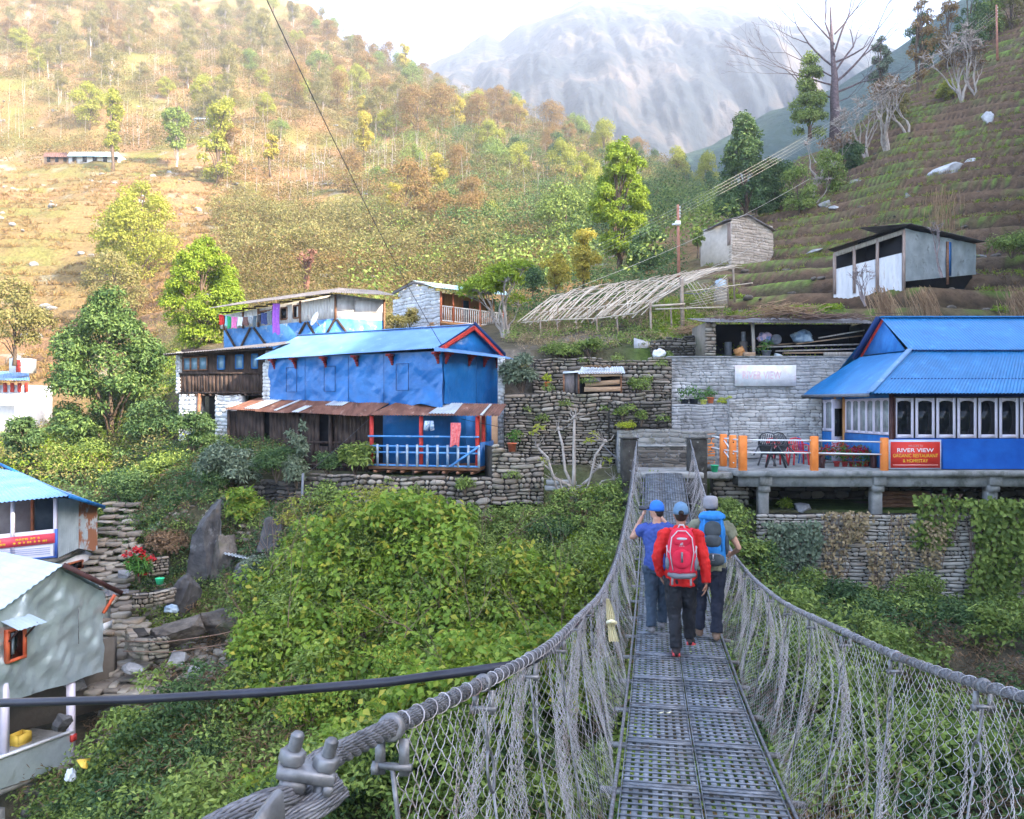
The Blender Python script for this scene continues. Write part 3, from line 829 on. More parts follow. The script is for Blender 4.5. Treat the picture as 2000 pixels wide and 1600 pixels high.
# stone walls, every stone a block in the wall's mesh
def stones(m, p0, p1, z0, z1, sw=.32, sh=.13, depth=.12, seed=0, jitter=.62, nrm=None, round_=.26, gap=.012, top=None, batter=0.0, bottom=None):
 """courses of stones on the vertical face from p0 to p1 (xy). top(u) gives the wall's top along u in 0..1"""
 rg = random.Random(seed)
 a = Vector((p0[0], p0[1], 0)); b = Vector((p1[0], p1[1], 0))
 L = (b - a).length; t = (b - a) / L
 n = Vector((t.y, -t.x, 0))
 if nrm is None:
  if n.dot((a + b) / 2) > 0: n = -n
 else: n = Vector((nrm[0], nrm[1], 0)).normalized()
 z = z0
 up = Vector((0, 0, 1))
 while z < z1 - .02:
  h = sh * rg.uniform(1 - jitter * .6, 1 + jitter)
  h = min(h, max(.05, z1 - z))
  x = -rg.uniform(0, sw * .6)
  while x < L:
   w = sw * rg.uniform(1 - jitter, 1 + jitter * 1.2)
   if rg.random() < .25: w *= .5
   elif rg.random() < .08: w *= 1.7
   x0 = max(0, x); x1 = min(L, x + w)
   x += w
   if x1 - x0 < .04: continue
   um = (x0 + x1) / 2 / L
   if top is not None and z + h * .5 > top(um): continue
   if bottom is not None and z + h * .5 < bottom(um): continue
   dz0 = rg.uniform(-.12, .12) * h; dz1 = rg.uniform(-.12, .12) * h
   pr = rg.uniform(-.25, .45) * depth * .5
   off = -batter * (z - z0)
   g = gap
   c = [(x0 + g, z + g + dz0), (x1 - g, z + g - dz0), (x1 - g, z + h - g + dz1 * .5), (x0 + g, z + h - g - dz1 * .5)]
   cx = sum(q[0] for q in c) / 4; cz = sum(q[1] for q in c) / 4
   k = round_; o8 = []
   for i in range(4):
    p0, p1, p2 = c[i - 1], c[i], c[(i + 1) % 4]
    for pp in (p0, p2):
     ln_ = math.hypot(pp[0] - p1[0], pp[1] - p1[1]) + 1e-6; f = min(.42, rg.uniform(.08, .5) * h / ln_ * (.6 + k * 2))
     o8.append((p1[0] + (pp[0] - p1[0]) * f, p1[1] + (pp[1] - p1[1]) * f))
   wz = lambda x_, z_: z_ + sh * .8 * mnoise.noise(Vector((x_ * 1.3, z_ * .8, seed)))
   c = [(q[0], wz(q[0], q[1])) for q in o8]; cz = wz(cx, cz)
   vs = [a + t * q[0] + up * q[1] - n * depth * .5 + n * off for q in c]
   vs += [a + t * q[0] + up * q[1] + n * (depth * .22 + pr + off) for q in c]
   vs += [a + t * (q[0] + (cx - q[0]) * k * rg.uniform(.5, 1.1)) + up * (q[1] + (cz - q[1]) * k * rg.uniform(.6, 1.4)) + n * (depth * .45 + pr + off + rg.uniform(-.14, .14) * depth) for q in c]
   fs = []
   for i in range(8):
    j = (i + 1) % 8
    fs.append((i, j, 8 + j, 8 + i)); fs.append((8 + i, 8 + j, 16 + j, 16 + i))
   fs.append(tuple(range(16, 24)))
   m.add(vs, fs)
  z += h
 return n
def stone_wall(name, p0, p1, z0, z1, label, cat="wall", mats=None, core=.5, seed=1, kind=None, parent=None, part=None, **kw):
 m = MB()
 n = stones(m, p0, p1, z0, z1, seed=seed, **kw)
 mats = mats or m_stone
 top = kw.get('top')
 m.mi = 1
 a = Vector((p0[0], p0[1], 0)); b = Vector((p1[0], p1[1], 0))
 K = 10
 for k in range(K):
  q0 = a.lerp(b, k / K); q1 = a.lerp(b, (k + 1) / K)
  zt0 = (top(k / K) if top else z1) - .06; zt1 = (top((k + 1) / K) if top else z1) - .06
  zb = z0
  bt = kw.get('batter', 0) * (max(zt0, zt1) - z0)
  m.prism([q0 - n * .0 - n * bt, q1 - n * .0 - n * bt, q1 - n * (core + bt), q0 - n * (core + bt)], z0, [min(zt0, z1), min(zt1, z1), min(zt1, z1), min(zt0, z1)])
 if parent is not None:
  return m.build(part or name, [mats, m_mortar], parent)
 return m.single(name, [mats, m_mortar], label, cat, kind=kind)
def xy(px, d): return ((px - 1000) / F * d, d)
def zz(py, d): return (800 - py) / F * d
stone_wall("stone_wall", xy(690, 25.9), xy(962, 25.6), zz(1030, 25.6), zz(931, 25.6), "wall of rounded river stones under the blue house's railed porch", sw=.30, sh=.15, depth=.2, round_=.45, gap=.012, seed=3, core=1.2, batter=.04)
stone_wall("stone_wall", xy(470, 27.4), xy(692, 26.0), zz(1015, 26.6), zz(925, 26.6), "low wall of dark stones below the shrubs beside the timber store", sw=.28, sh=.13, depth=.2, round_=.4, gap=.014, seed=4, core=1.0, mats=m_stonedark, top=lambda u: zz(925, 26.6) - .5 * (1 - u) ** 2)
stone_wall("stone_wall", xy(960, 25.6), xy(1062, 25.9), zz(985, 25.7), zz(868, 25.7), "pale rubble wall between the blue house and the bare tree", sw=.30, sh=.11, depth=.2, round_=.3, gap=.010, seed=5, core=1.4, top=lambda u: zz(868, 25.7) - .55 * u)
stone_wall("stone_wall", xy(984, 28.3), xy(1262, 28.2), zz(930, 28.2), zz(768, 28.2), "tall rough stone wall behind the bare pollarded tree", sw=.26, sh=.095, depth=.2, seed=6, core=1.6, mats=m_stone, batter=.03, top=lambda u: zz(766, 28.2) + .10 * math.sin(u * 9))
stone_wall("stone_wall", xy(1190, 27.6), xy(1312, 27.5), zz(850, 27.5), zz(783, 27.5), "stone terrace wall with flowers in its cracks above the bridge end", sw=.34, sh=.10, depth=.2, seed=7, core=.8, mats=m_stonedark)
stone_wall("stone_wall", xy(1040, 30.6), xy(1312, 30.4), zz(805, 30.5), zz(700, 30.5), "upper rough stone terrace wall behind the small wooden hutch", sw=.30, sh=.105, depth=.2, seed=8, core=1.0, mats=m_stone, top=lambda u: zz(700, 30.5) + .12 * math.sin(u * 7))
stone_wall("stone_wall", xy(1270, 33.6), xy(1378, 33.2), zz(700, 33.4), zz(655, 33.4), "low dark stone wall left of the storage shed", sw=.3, sh=.11, depth=.2, seed=9, core=.8, mats=m_stonedark, top=lambda u: zz(665, 33.4) + .25 * u)
m_plaster = mat("cracked_grey_plaster", [(.24, .25, .26), (.46, .47, .49)], scale=2.4, stretch=(1, 1, 2.6), detail=12, rough=.92, bump=.9, bdist=.03, bscale=7, over=[((.20, .18, .15), 1.5, .55, .68), ((.58, .58, .58), .8, .58, .7)])
m_plaster2 = mat("whitish_stone_plaster", [(.34, .33, .32), (.56, .55, .53)], scale=2.2, detail=12, rough=.92, bump=.9, bdist=.03, bscale=9, vor=(4.6, (1, 1, 3.4), .22, (.30, .29, .27)), over=((.16, .14, .11), 1.3, .56, .7))
def plain_wall(pxa, da, pxb, db, py0, py1, t, label, m_, name="plastered_wall", cap=None):
 m = MB()
 a = xy(pxa, da); b = xy(pxb, db); dm = (da + db) / 2
 K = 24; J = 8
 A = Vector((a[0], a[1], 0)); B = Vector((b[0], b[1], 0)); z0 = zz(py0, dm); z1 = zz(py1, dm)
 n = Vector(((B - A).y, -(B - A).x, 0)).normalized()
 if n.dot(A + B) > 0: n = -n
 vs = []
 for j in range(J + 1):
  for i in range(K + 1):
   q = A.lerp(B, i / K); z = z0 + (z1 - z0) * j / J
   o = mnoise.noise(Vector((q.x * 1.3, z * 2.3, pxa))) * .035
   vs.append((q.x + n.x * o, q.y + n.y * o, z + (mnoise.noise(Vector((q.x * .9, 3, pxb))) * .06 if j == J else 0)))
 m.add(vs, [(j * (K + 1) + i, j * (K + 1) + i + 1, (j + 1) * (K + 1) + i + 1, (j + 1) * (K + 1) + i) for j in range(J) for i in range(K)])
 m.prism([A - n * .06, B - n * .06, B - n * t, A - n * t], z0, z1 - .05)
 for i in range(K):
  q0 = vs[J * (K + 1) + i]; q1 = vs[J * (K + 1) + i + 1]
  m.quad(q0, q1, (q1[0] - n.x * t, q1[1] - n.y * t, q1[2]), (q0[0] - n.x * t, q0[1] - n.y * t, q0[2]))
 w = m.single(name, m_, label, "wall")
 if cap:
  m = MB(); m.prism([A + n * .05, B + n * .05, B - n * .35, A - n * .35], z1 + .004, z1 + .05)
  m.build("coping", m_conc, w)
 return w
m_ps = mat("rendered_stone", [(.22, .22, .22), (.42, .42, .42)], scale=1.8, detail=12, rough=.92, bump=.9, bdist=.02, bscale=9, island=[(.26, .26, .255), (.34, .34, .33), (.40, .39, .37)], imix=.3, over=[((.15, .14, .12), 1.2, .55, .68), ((.60, .60, .61), .8, .56, .68)])
m_ps2 = mat("limewashed_stone", [(.30, .29, .27), (.55, .53, .50)], scale=2.2, detail=12, rough=.92, bump=.9, bdist=.02, bscale=9, island=[(.30, .28, .26), (.46, .44, .41), (.60, .58, .55)], imix=.5, over=((.14, .12, .10), 1.2, .55, .68))
m_ps3 = mat("mossy_grey_stone", [(.15, .145, .13), (.30, .29, .26)], scale=2, detail=12, rough=.92, bump=.9, bdist=.02, bscale=9, island=[(.16, .15, .135), (.24, .23, .21), (.34, .33, .30)], imix=.5, over=[((.10, .10, .07), 1.4, .54, .68), ((.5, .5, .48), .9, .60, .7)])
m_joint = mat("rendered_joint", [(.21, .205, .20), (.31, .305, .30)], scale=4, rough=.95)
def ps_wall(a, b, z0, z1, label, m_, seed, core=.9, cap=False):
 m = MB(); n = stones(m, a, b, z0, z1, sw=.34, sh=.105, depth=.055, gap=.003, round_=.2, seed=seed)
 m.mi = 1; A = Vector((*a, 0)); B = Vector((*b, 0)); m.prism([A, B, B - n * core, A - n * core], z0, z1 - .01)
 w = m.single("plastered_wall", [m_, m_joint], label, "wall")
 if cap:
  m = MB(); m.prism([A + n * .06, B + n * .06, B - n * .35, A - n * .35], z1 + .004, z1 + .05); m.build("coping", m_conc, w)
 return w
ps_wall(xy(1312, 30.2), xy(1424, 30.1), zz(900, 30.1), zz(790, 30.1), "grey plastered wall behind the orange posts, below the flower pots", m_ps, 81)
ps_wall(xy(1424, 30.06), xy(1606, 29.9), zz(900, 30), zz(779, 30), "whitish stone wall beside the restaurant's glass door", m_ps2, 82)
UW = ps_wall(xy(1303, 31.3), xy(1700, 31.2), zz(795, 31.2), zz(698, 31.2), "upper grey plastered wall with a painted white patch, under the storage shed", m_ps, 83, core=.5, cap=True)
ps_wall(xy(1207, 27.2), xy(1400, 27.1), zz(935, 27.15), zz(841, 27.15), "weathered grey wall across the far end of the bridge", m_ps3, 84)
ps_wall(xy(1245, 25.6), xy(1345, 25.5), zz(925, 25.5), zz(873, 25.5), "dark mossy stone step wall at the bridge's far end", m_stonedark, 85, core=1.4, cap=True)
m_patch = mat("whitewash_patch", [(.62, .62, .63), (.80, .80, .80)], scale=3, detail=9, rough=.9, bump=.6, bdist=.02, over=((.72, .52, .52), 1.6, .52, .7))
m_faded = mat("faded_red_paint", [(.62, .40, .42), (.72, .55, .56)], scale=8, rough=.9)
pm = MB(); pm.box((P(1494, 0, 31.2).x, 31.13, zz(734, 31.2)), (119 / F * 31.2, .03, 41 / F * 31.2)); pm.build("painted_patch", m_patch, UW)
FONTS = {}
def text_mesh(txt, size, extrude=.002, spacing=1.0):
 c = bpy.data.curves.new("lettering", 'FONT'); c.body = txt; c.size = size; c.extrude = extrude
 c.align_x = 'CENTER'; c.align_y = 'CENTER'; c.space_character = spacing; c.offset = size * .012
 o = bpy.data.objects.new("lettering", c); COL.objects.link(o)
 bpy.context.view_layer.update()
 me = bpy.data.meshes.new_from_object(o)
 bpy.data.objects.remove(o); bpy.data.curves.remove(c)
 return me
def text(txt, loc, width, height, m_, parent, nrm=(0, -1, 0), up=(0, 0, 1), extrude=.003, name="lettering"):
 me = text_mesh(txt, 1.0, 0)
 n = len(me.vertices); co = np.empty(n * 3); me.vertices.foreach_get("co", co); co = co.reshape(-1, 3)
 lo = co.min(0); hi = co.max(0); co = co - (lo + hi) / 2
 co[:, 0] *= width / max(1e-6, hi[0] - lo[0]); co[:, 1] *= height / max(1e-6, hi[1] - lo[1]); co[:, 2] = 0
 nv = Vector(nrm).normalized(); uv = Vector(up).normalized(); rv = uv.cross(nv).normalized(); uv = nv.cross(rv)
 org = root_loc(parent)
 M = np.array([list(rv), list(uv), list(nv)])
 w = co @ M + np.array(loc) - np.array(org)
 me.vertices.foreach_set("co", w.ravel().astype(np.float32)); me.update()
 return link_mesh(name, me, m_, parent)
text("RIVER VIEW", (P(1487, 0, 31.2).x, 31.105, zz(733, 31.2)), 76 / F * 31.2, 15 / F * 31.2, m_faded, UW)
gw = MB()
stones(gw, xy(1478, 23.9), xy(2150, 23.9), zz(1196, 23.9), zz(1003, 23.9), sw=.34, sh=.095, depth=.16, seed=21, gap=.009, round_=.2, top=lambda u: zz(1003, 23.9) + .06 * math.sin(u * 25), bottom=lambda u: zz(1196, 23.9) if u > .1 else zz(1120, 23.9))
gw.mi = 1
gw.prism([Vector((*xy(1484, 23.9), 0)) + V(0, .0, 0), Vector((*xy(2150, 23.9), 0)), Vector((*xy(2150, 24.6), 0)), Vector((*xy(1490, 24.6), 0))], zz(1230, 23.9), zz(1008, 23.9))
m_gorge = mat("flat_grey_stone", [(.32, .285, .24), (.48, .44, .38)], scale=4, detail=8, rough=.9, bump=.6, bdist=.01, island=[(.26, .235, .20), (.38, .34, .29), (.48, .44, .38), (.55, .51, .45)], imix=.5, over=((.30, .20, .12), .9, .54, .68))
gw.single("stone_wall", [m_gorge, m_mortar], "tall coursed retaining wall hung with dead creepers below the restaurant", "wall")
stone_wall("stone_wall", xy(1392, 24.9), xy(1462, 24.9), zz(990, 24.9), zz(922, 24.9), "short stack of flat stones between the portal pillar and the first concrete post", sw=.55, sh=.14, depth=.2, seed=22, core=.8, mats=m_stone)
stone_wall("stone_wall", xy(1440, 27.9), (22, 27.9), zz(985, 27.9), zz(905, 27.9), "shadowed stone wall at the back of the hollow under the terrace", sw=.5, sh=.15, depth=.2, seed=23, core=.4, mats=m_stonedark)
# materials of the houses
m_bluewall = mat("blue_tin_sheet", [(.006, .105, .33), (.013, .16, .46)], scale=.9, detail=7, rough=.33, bump=1.0, bscale=1.6, bdist=.10, spec=.5, over=((.04, .20, .52), 1.1, .58, .78))
m_bluepaint = mat("blue_paint", [(.008, .11, .34), (.02, .17, .45)], scale=3, rough=.6, bump=.3, bdist=.005)
m_blueroofA = mat("sky_tinted_blue_roof", [(.09, .215, .44), (.14, .29, .54)], scale=1.2, detail=8, rough=.5, spec=.5, over=((.28, .42, .56), 2.2, .60, .75), wave=None)  # paler blue puts the sky's reflection into the roof colour
m_blueroofB = mat("blue_corrugated_roof", [(.010, .14, .34), (.018, .185, .43)], scale=1.5, detail=8, rough=.38, spec=.5, over=((.04, .24, .55), 3.0, .58, .7))
m_blueold = mat("worn_blue_paint", [(.05, .20, .48), (.13, .34, .66)], scale=2.5, detail=10, rough=.8, bump=.4, bdist=.01, over=((.40, .46, .52), 3.5, .57, .68))
m_red = mat("red_paint", [(.42, .03, .025), (.60, .06, .04)], scale=5, rough=.6)
m_orange = mat("orange_paint", [(.75, .20, .035), (.86, .27, .06)], scale=4, detail=8, rough=.6, bump=.2, bdist=.004, over=((.35, .12, .05), 5, .62, .72))
m_wooddark = mat("dark_weathered_wood", [(.035, .022, .018), (.10, .065, .05)], scale=4, detail=8, rough=.85, stretch=(3, 3, .5), bump=.6, bdist=.01, wave=(1.1, 2.0, 'DIAGONAL', .35), over=((.20, .14, .10), 2.2, .60, .72))
m_wood = mat("brown_timber", [(.16, .075, .04), (.28, .14, .08)], scale=4, detail=8, rough=.8, stretch=(1, 1, 3), bump=.4, bdist=.005)
m_woodpale = mat("pale_grey_timber", [(.30, .26, .22), (.48, .43, .38)], scale=5, detail=8, rough=.85, stretch=(3, 3, .6), bump=.4, bdist=.006)
m_woodtan = mat("varnished_tan_timber", [(.40, .18, .06), (.55, .27, .10)], scale=4, detail=8, rough=.6, stretch=(3, 3, .6))
m_whiteboard = mat("whitewashed_boards", [(.62, .58, .55), (.80, .77, .74)], scale=3, detail=9, rough=.8, stretch=(3, 3, .5), bump=.4, bdist=.01, over=((.34, .26, .22), 2.5, .58, .72))
m_rust = mat("rusty_iron_sheet", [(.10, .045, .03), (.21, .10, .07)], scale=1.3, detail=9, rough=.8, stretch=(2.5, .8, 1), bump=.3, bdist=.006, over=[((.36, .25, .20), 1.4, .58, .70), ((.05, .03, .025), 2.4, .6, .7)])
m_tin = mat("grey_tin_sheet", [(.34, .38, .41), (.55, .60, .63)], scale=1.2, detail=9, rough=.42, metal=.35, bump=.8, bscale=1.6, bdist=.07, over=((.24, .27, .28), 2.5, .56, .68))
m_tinroof = mat("pale_tin_roof", [(.40, .44, .47), (.60, .65, .68)], scale=1.6, detail=9, rough=.45, metal=.3, over=((.20, .13, .10), 2.1, .60, .72))
m_tinteal = mat("teal_tin_roof", [(.34, .55, .55), (.50, .70, .70)], scale=1.6, rough=.45, metal=.2)
m_tinold = mat("old_grey_tin", [(.10, .09, .09), (.22, .20, .19)], scale=2, detail=9, rough=.7, metal=.2, over=((.30, .30, .30), 2.5, .58, .7))
m_glass = mat("dark_window_glass", [(.010, .012, .015)], rough=.12, spec=.25)
m_glassblue = mat("blue_grey_glass", [(.10, .20, .30), (.20, .33, .42)], scale=2, rough=.12, spec=.6)
m_pink = mat("lilac_white_paint", [(.66, .60, .70), (.74, .68, .76)], scale=3, rough=.5)
m_dark = mat("interior_shade", [(.012, .011, .013), (.02, .018, .02)], scale=2, rough=.9)  # near-black colour stands in for the shade inside rooms and openings
m_ochre = mat("ochre_mud_plaster", [(.38, .24, .15), (.50, .34, .22)], scale=3, rough=.9)
m_signred = mat("red_sign_vinyl", [(.72, .045, .03)], rough=.45)
m_yellow = mat("yellow_lettering", [(.85, .45, .04)], rough=.5)
m_plasterw = mat("white_plaster", [(.62, .64, .68), (.76, .77, .80)], scale=2, detail=9, rough=.85, over=((.35, .36, .38), 3, .6, .72))
def lerp3(a, b, t): return Vector(a).lerp(Vector(b), t)
def wpt(p, z): return Vector((p[0], p[1], z))
# the blue two-storey house
def blue_house():
 C = V(-2.28, 27.0, 0); ex = V(-.866, .5, 0); ey = V(.5, .866, 0)
 H = thing("house", (C.x, C.y, -2.0), "two-storey house wrapped in blue tin sheet with a light blue roof and railed porch", "house")
 zf, zm, ze, zr = -2.0, .17, 1.93, 2.93
 W, D = 7.94, 3.5
 c0 = C; c1 = C + ex * W; c2 = c1 + ey * D; c3 = C + ey * D
 m = MB()
 def sheet(a, b, z0, z1, K, J, amp, seed, wavy=.0):
  n = V((b - a).y, -(b - a).x, 0).normalized()
  if n.dot(a + b) > 0: n = -n
  vs = []
  for j in range(J + 1):
   for i in range(K + 1):
    q = a.lerp(b, i / K); z = z0 + (z1 - z0) * j / J
    o = amp * (mnoise.noise(Vector((q.x * 1.1 + seed, q.y * .9, z * 1.2))) + .6 * mnoise.noise(Vector((q.x * 2.2 + z * 2, seed, z * 1.3 - q.x * 1.2))) + .35 * (1 - abs(mnoise.noise(Vector((q.x * 2.6 - z * 2.5, seed + 4, z * 1.5))))) ** 4)
    if j == 0: z += wavy * mnoise.noise(Vector((q.x * 1.5, seed, 2)))
    vs.append(q + n * (.03 + o) + V(0, 0, z))
  m.add(vs, [(j * (K + 1) + i, j * (K + 1) + i + 1, (j + 1) * (K + 1) + i + 1, (j + 1) * (K + 1) + i) for j in range(J) for i in range(K)])
 sheet(c1, c0, zm - .05, ze, 110, 26, .10, 1, .12)
 sheet(c0, c3, zm + .0, ze, 44, 22, .06, 4, .10)
 m.prism([c0 + ey * .1 + ex * .1, c1 + ey * .1, c2, c3 + ex * .1], zf, ze - .02)
 m.build("upper_wall", m_bluewall, H, smooth=False)
 for u in (.155, .39, .615, .80):
  w = MB(); q = C + ex * W * (1 - u) - ey * .11;
  for (dx, dz, w_, h_) in ((-.26, 0, .014, .9), (.26, 0, .014, .9), (0, .45, .53, .014), (0, -.45, .53, .014)):
   w.box(q + ex * dx + V(0, 0, (zm + ze) / 2 + .05 + dz), (w_, .016, h_), rot=Matrix((ex, ey, V(0, 0, 1))).transposed())
  if u in (.39, .80, .155): w.build("window_shutter", mat_seam, H)
 w = MB()
 for u in (.24, .50, .70): w.box(C + ex * W * (1 - u) - ey * .105 + V(0, 0, (zm + ze) / 2), (.010, .012, ze - zm - .1), rot=Matrix((ex, ey, V(0, 0, 1))).transposed())
 for u in (.55,): w.box(C + ey * D * u - ex * -.0 + V(.07, -.05, (zm + ze) / 2), (.012, .012, ze - zm - .1))
 w.build("seam", mat_seam, H)
 m = MB()
 e0 = V(*xy(972, 28.9), 0); e1 = V(*xy(986, 28.9), 0)
 stones(m, (e0.x, e0.y), (e1.x, e1.y), zf, ze - .1, sw=.22, sh=.12, depth=.1, seed=31, gap=.005, round_=.15)
 m.prism([e0, e1, e1 + V(0, .5, 0), e0 + V(0, .5, 0)], zf, ze - .1)
 m.build("end_pillar", m_stonewhite, H)
 m = MB()
 e2 = c1 - ex * .05; e3 = e2 + ex * .4
 stones(m, (e3.x, e3.y), (e2.x, e2.y), zm - .3, ze - .15, sw=.25, sh=.12, depth=.1, seed=32, gap=.005, round_=.15)
 m.prism([e2, e3, e3 + V(0, .5, 0), e2 + V(0, .5, 0)], zm - .3, ze - .15)
 m.build("end_pillar", m_stonewhite, H)
 ov = .42
 rm0 = C + ey * (D * .5) + ex * -.05; rm1 = c1 + ey * (D * .5) + ex * .25
 f0 = C - ey * ov - ex * .05; f1 = c1 - ey * ov + ex * .35
 ze2 = ze - .05
 rf = MB()
 apex = wpt(C + ey * D * .5 - ex * .12, zr)
 rl = wpt(rm1, zr)
 rf.corr(wpt(f0, ze2 + .12) + ex * .05, wpt(f1, ze2), rl, apex, rows=3, pitch=.10, amp=.014, sag=-.0)
 b0 = C + ey * (D + ov); b1 = c2 + ey * ov + ex * .35
 rf.corr(wpt(b0, ze2), wpt(b1, ze2), rl, apex, rows=2, pitch=.10, amp=.014)
 g0 = wpt(C - ey * ov - ex * .55, ze2 - .02); g1 = wpt(C + ey * (D + ov) - ex * .50, ze2 - .04)
 h0 = wpt(C - ey * ov + ex * .0, ze2 + .16); h1 = wpt(C + ey * (D + ov) + ex * .0, ze2 + .12)
 rf.corr(g0, g1, h1, h0, rows=1, pitch=.09, amp=.012)
 rf.quad(h0, g0, wpt(f0, ze2 + .02) + ex * .1, wpt(f0, ze2 + .12) + ex * .1)
 rf.beam(apex + V(0, 0, .03), rl + V(0, 0, .03), .16, .03)
 roof = rf.build("roof", m_blueroofA, H)
 gb = MB()
 gb.plate([wpt(C + ey * .0 + ex * .06, ze2 + .16), wpt(C + ey * D + ex * .06, ze2 + .14), apex + ex * .18 - V(0, 0, .08)], .05)
 gb.build("gable_panel", m_bluewall, H)
 bb = MB()
 A0 = wpt(C - ey * ov * .9 - ex * .1, ze2 + .06); A1 = wpt(C + ey * (D + ov * .9) - ex * .1, ze2 + .06)
 for a, b in ((A0, apex - V(0, 0, .06)), (A1, apex - V(0, 0, .06))):
  bb.beam(a, b, .02, .10)
  for k in range(26):
   t = (k + .5) / 26
   bb.lathe(a.lerp(b, t) - ex * .01 - V(0, 0, .07), [(.045, -.008), (.045, .008)], 8, Matrix((ey, V(0, 0, 1), ex)).transposed())
 bb.build("bargeboard", m_red, roof)
 rb = MB()
 rb.beam(A1 + V(0, 0, .08), apex + V(0, 0, .06), .05, .12); rb.beam(A0 + V(0, 0, .08), apex + V(0, 0, .06), .03, .03)
 rb.build("gable_beam", mat_seam, roof)
 def bracket(q, out):
  b = MB()
  for k, (dz, dep) in enumerate(((-.32, .04), (-.25, .08), (-.17, .13), (-.09, .20), (-.02, .28))):
   b.box(q - out * -dep * .5 + V(0, 0, ze - .06 + dz), (.075 if k < 4 else .18, dep, .08), rot=Matrix((V(0, 0, 1).cross(out) * -1, out, V(0, 0, 1))).transposed())
  b.build("eave_bracket", m_darkred, H)
 for u in (.045, .18, .365, .55, .745, .985): bracket(C + ex * W * (1 - u) - ey * .08, -ey)
 for u in (.02, .42, .70, .95): bracket(C + ey * D * u - ex * .06, -ex)
 zb0 = zf;
 m = MB()
 la = P(722, 0, 1); a = V(*xy(722, 28.3), 0); b = V(*xy(452, 30.6), 0)
 t = (b - a).normalized(); L = (b - a).length; n = V(t.y, -t.x, 0); n = -n if n.dot(a) > 0 else n
 k = 0; x = 0
 rg = random.Random(3)
 while x < L:
  w_ = rg.uniform(.13, .24)
  q = a + t * (x + w_ / 2)
  top = -.05 - .0 * x
  if not (1.5 < x < 1.9 or 4.1 < x < 4.6):
   m.box(wpt(q, (zf - .4 + top) / 2) + n * rg.uniform(0, .03), (w_ - .008, .03, top - zf + .4), rot=Matrix((t, n, V(0, 0, 1))).transposed())
  else:
   m.box(wpt(q, zf - .4 + .55) + n * .01, (w_ - .008, .03, 1.1), rot=Matrix((t, n, V(0, 0, 1))).transposed())
  x += w_
 for z_ in (-1.15, -1.95): m.beam(wpt(a, z_) + n * .05, wpt(b, z_ - .05) + n * .05, .06, .08)
 m.build("timber_wall", m_wooddark, H)
 m = MB()
 for u in (.0, .25, .48, .74, 1.0):
  q = a.lerp(b, u); m.beam(wpt(q, zf - .9) + n * .14, wpt(q, -.02) + n * .14, .10, .10)
 m.build("timber_post", m_wooddark, H)
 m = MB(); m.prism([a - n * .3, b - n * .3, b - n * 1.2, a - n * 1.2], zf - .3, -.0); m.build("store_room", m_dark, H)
 m = MB()
 e0 = V(*xy(421, 30.9), 0); e1 = V(*xy(450, 30.6), 0)
 stones(m, e0, e1, zf - .4, zm + .1, sw=.28, sh=.13, depth=.12, seed=33, gap=.006, round_=.2)
 m.prism([e0, e1, e1 + V(.2, 1.4, 0), e0 + V(.2, 1.4, 0)], zf - .4, zm + .1)
 m.build("end_pillar", m_stonewhite, H)
 r1 = MB()
 r1.corr(P(436, 800, 30.2), P(716, 813, 27.3), P(783, 775, 28.5), P(505, 777, 31.6), rows=4, pitch=.10, amp=.016, ragged=.03, seed=2)
 r1.mi = 1
 for (u0, u1, v0, v1) in ((.13, .24, .1, .98), (.62, .74, .45, .98), (.36, .385, .05, .9), (.50, .55, .0, .4)):
  A = [P(436, 800, 30.2), P(716, 813, 27.3), P(783, 775, 28.5), P(505, 777, 31.6)]
  def bl(u, v): return A[0].lerp(A[1], u).lerp(A[3].lerp(A[2], u), v) + V(0, 0, .03)
  r1.corr(bl(u0, v0), bl(u1, v0), bl(u1, v1), bl(u0, v1), rows=1, pitch=.10, amp=.016)
 r1.build("lean_to_roof", [m_rust, m_tinroof], H)
 r2 = MB()
 r2.corr(P(716, 811, 26.8), P(975, 813, 25.6), P(990, 789, 27.1), P(775, 786, 28.0), rows=3, pitch=.10, amp=.016, ragged=.03, seed=5)
 r2.mi = 1
 A2 = [P(716, 811, 26.8), P(975, 813, 25.6), P(990, 789, 27.1), P(775, 786, 28.0)]
 def bl2(u, v): return A2[0].lerp(A2[1], u).lerp(A2[3].lerp(A2[2], u), v) + V(0, 0, .03)
 r2.corr(bl2(.46, .1), bl2(.66, .1), bl2(.62, .95), bl2(.45, .95), rows=1, pitch=.10, amp=.016)
 r2.corr(bl2(.86, .0), bl2(.88, .0), bl2(.88, .9), bl2(.86, .9), rows=1, pitch=.10, amp=.016)
 r2.build("porch_roof", [m_rust, m_tinroof], H)
 pl = V(*xy(722, 27.0), 0); pr = V(*xy(938, 26.0), 0); px = (pr - pl).normalized(); pn = V(px.y, -px.x, 0)
 zfl = zz(913, 26.2)
 q1 = V(*xy(970, 29.0), 0); q0 = V(*xy(722, 29.0), 0)
 m = MB(); m.prism([pl + pn * .1, pr + pn * .1, q1, q0], zfl - .10, zfl); m.build("porch_floor", m_wood, H)
 m = MB()
 for k in range(8):
  q = pl.lerp(pr, (k + .5) / 8); m.beam(wpt(q, zfl - .17) + pn * .18, wpt(q, zfl - .17) - pn * 1.5, .07, .08)
 m.build("floor_joist", m_wood, H)
 for k, u in enumerate((.02, .475, .975)):
  m = MB(); q = pl.lerp(pr, u); m.beam(wpt(q, zfl), wpt(q, -.22), .12, .12); m.build("porch_post", m_red, H)
 for q in (V(*xy(944, 27.2), 0), V(*xy(968, 28.5), 0)):
  m = MB(); m.beam(wpt(q, zfl), wpt(q, -.18), .12, .12); m.build("porch_post", m_red, H)
 bw = MB(); bw.slab(V(*xy(722, 28.45), 0), V(*xy(972, 28.4), 0), zfl, -.05, .1); bw.build("porch_wall", m_ochre, H)
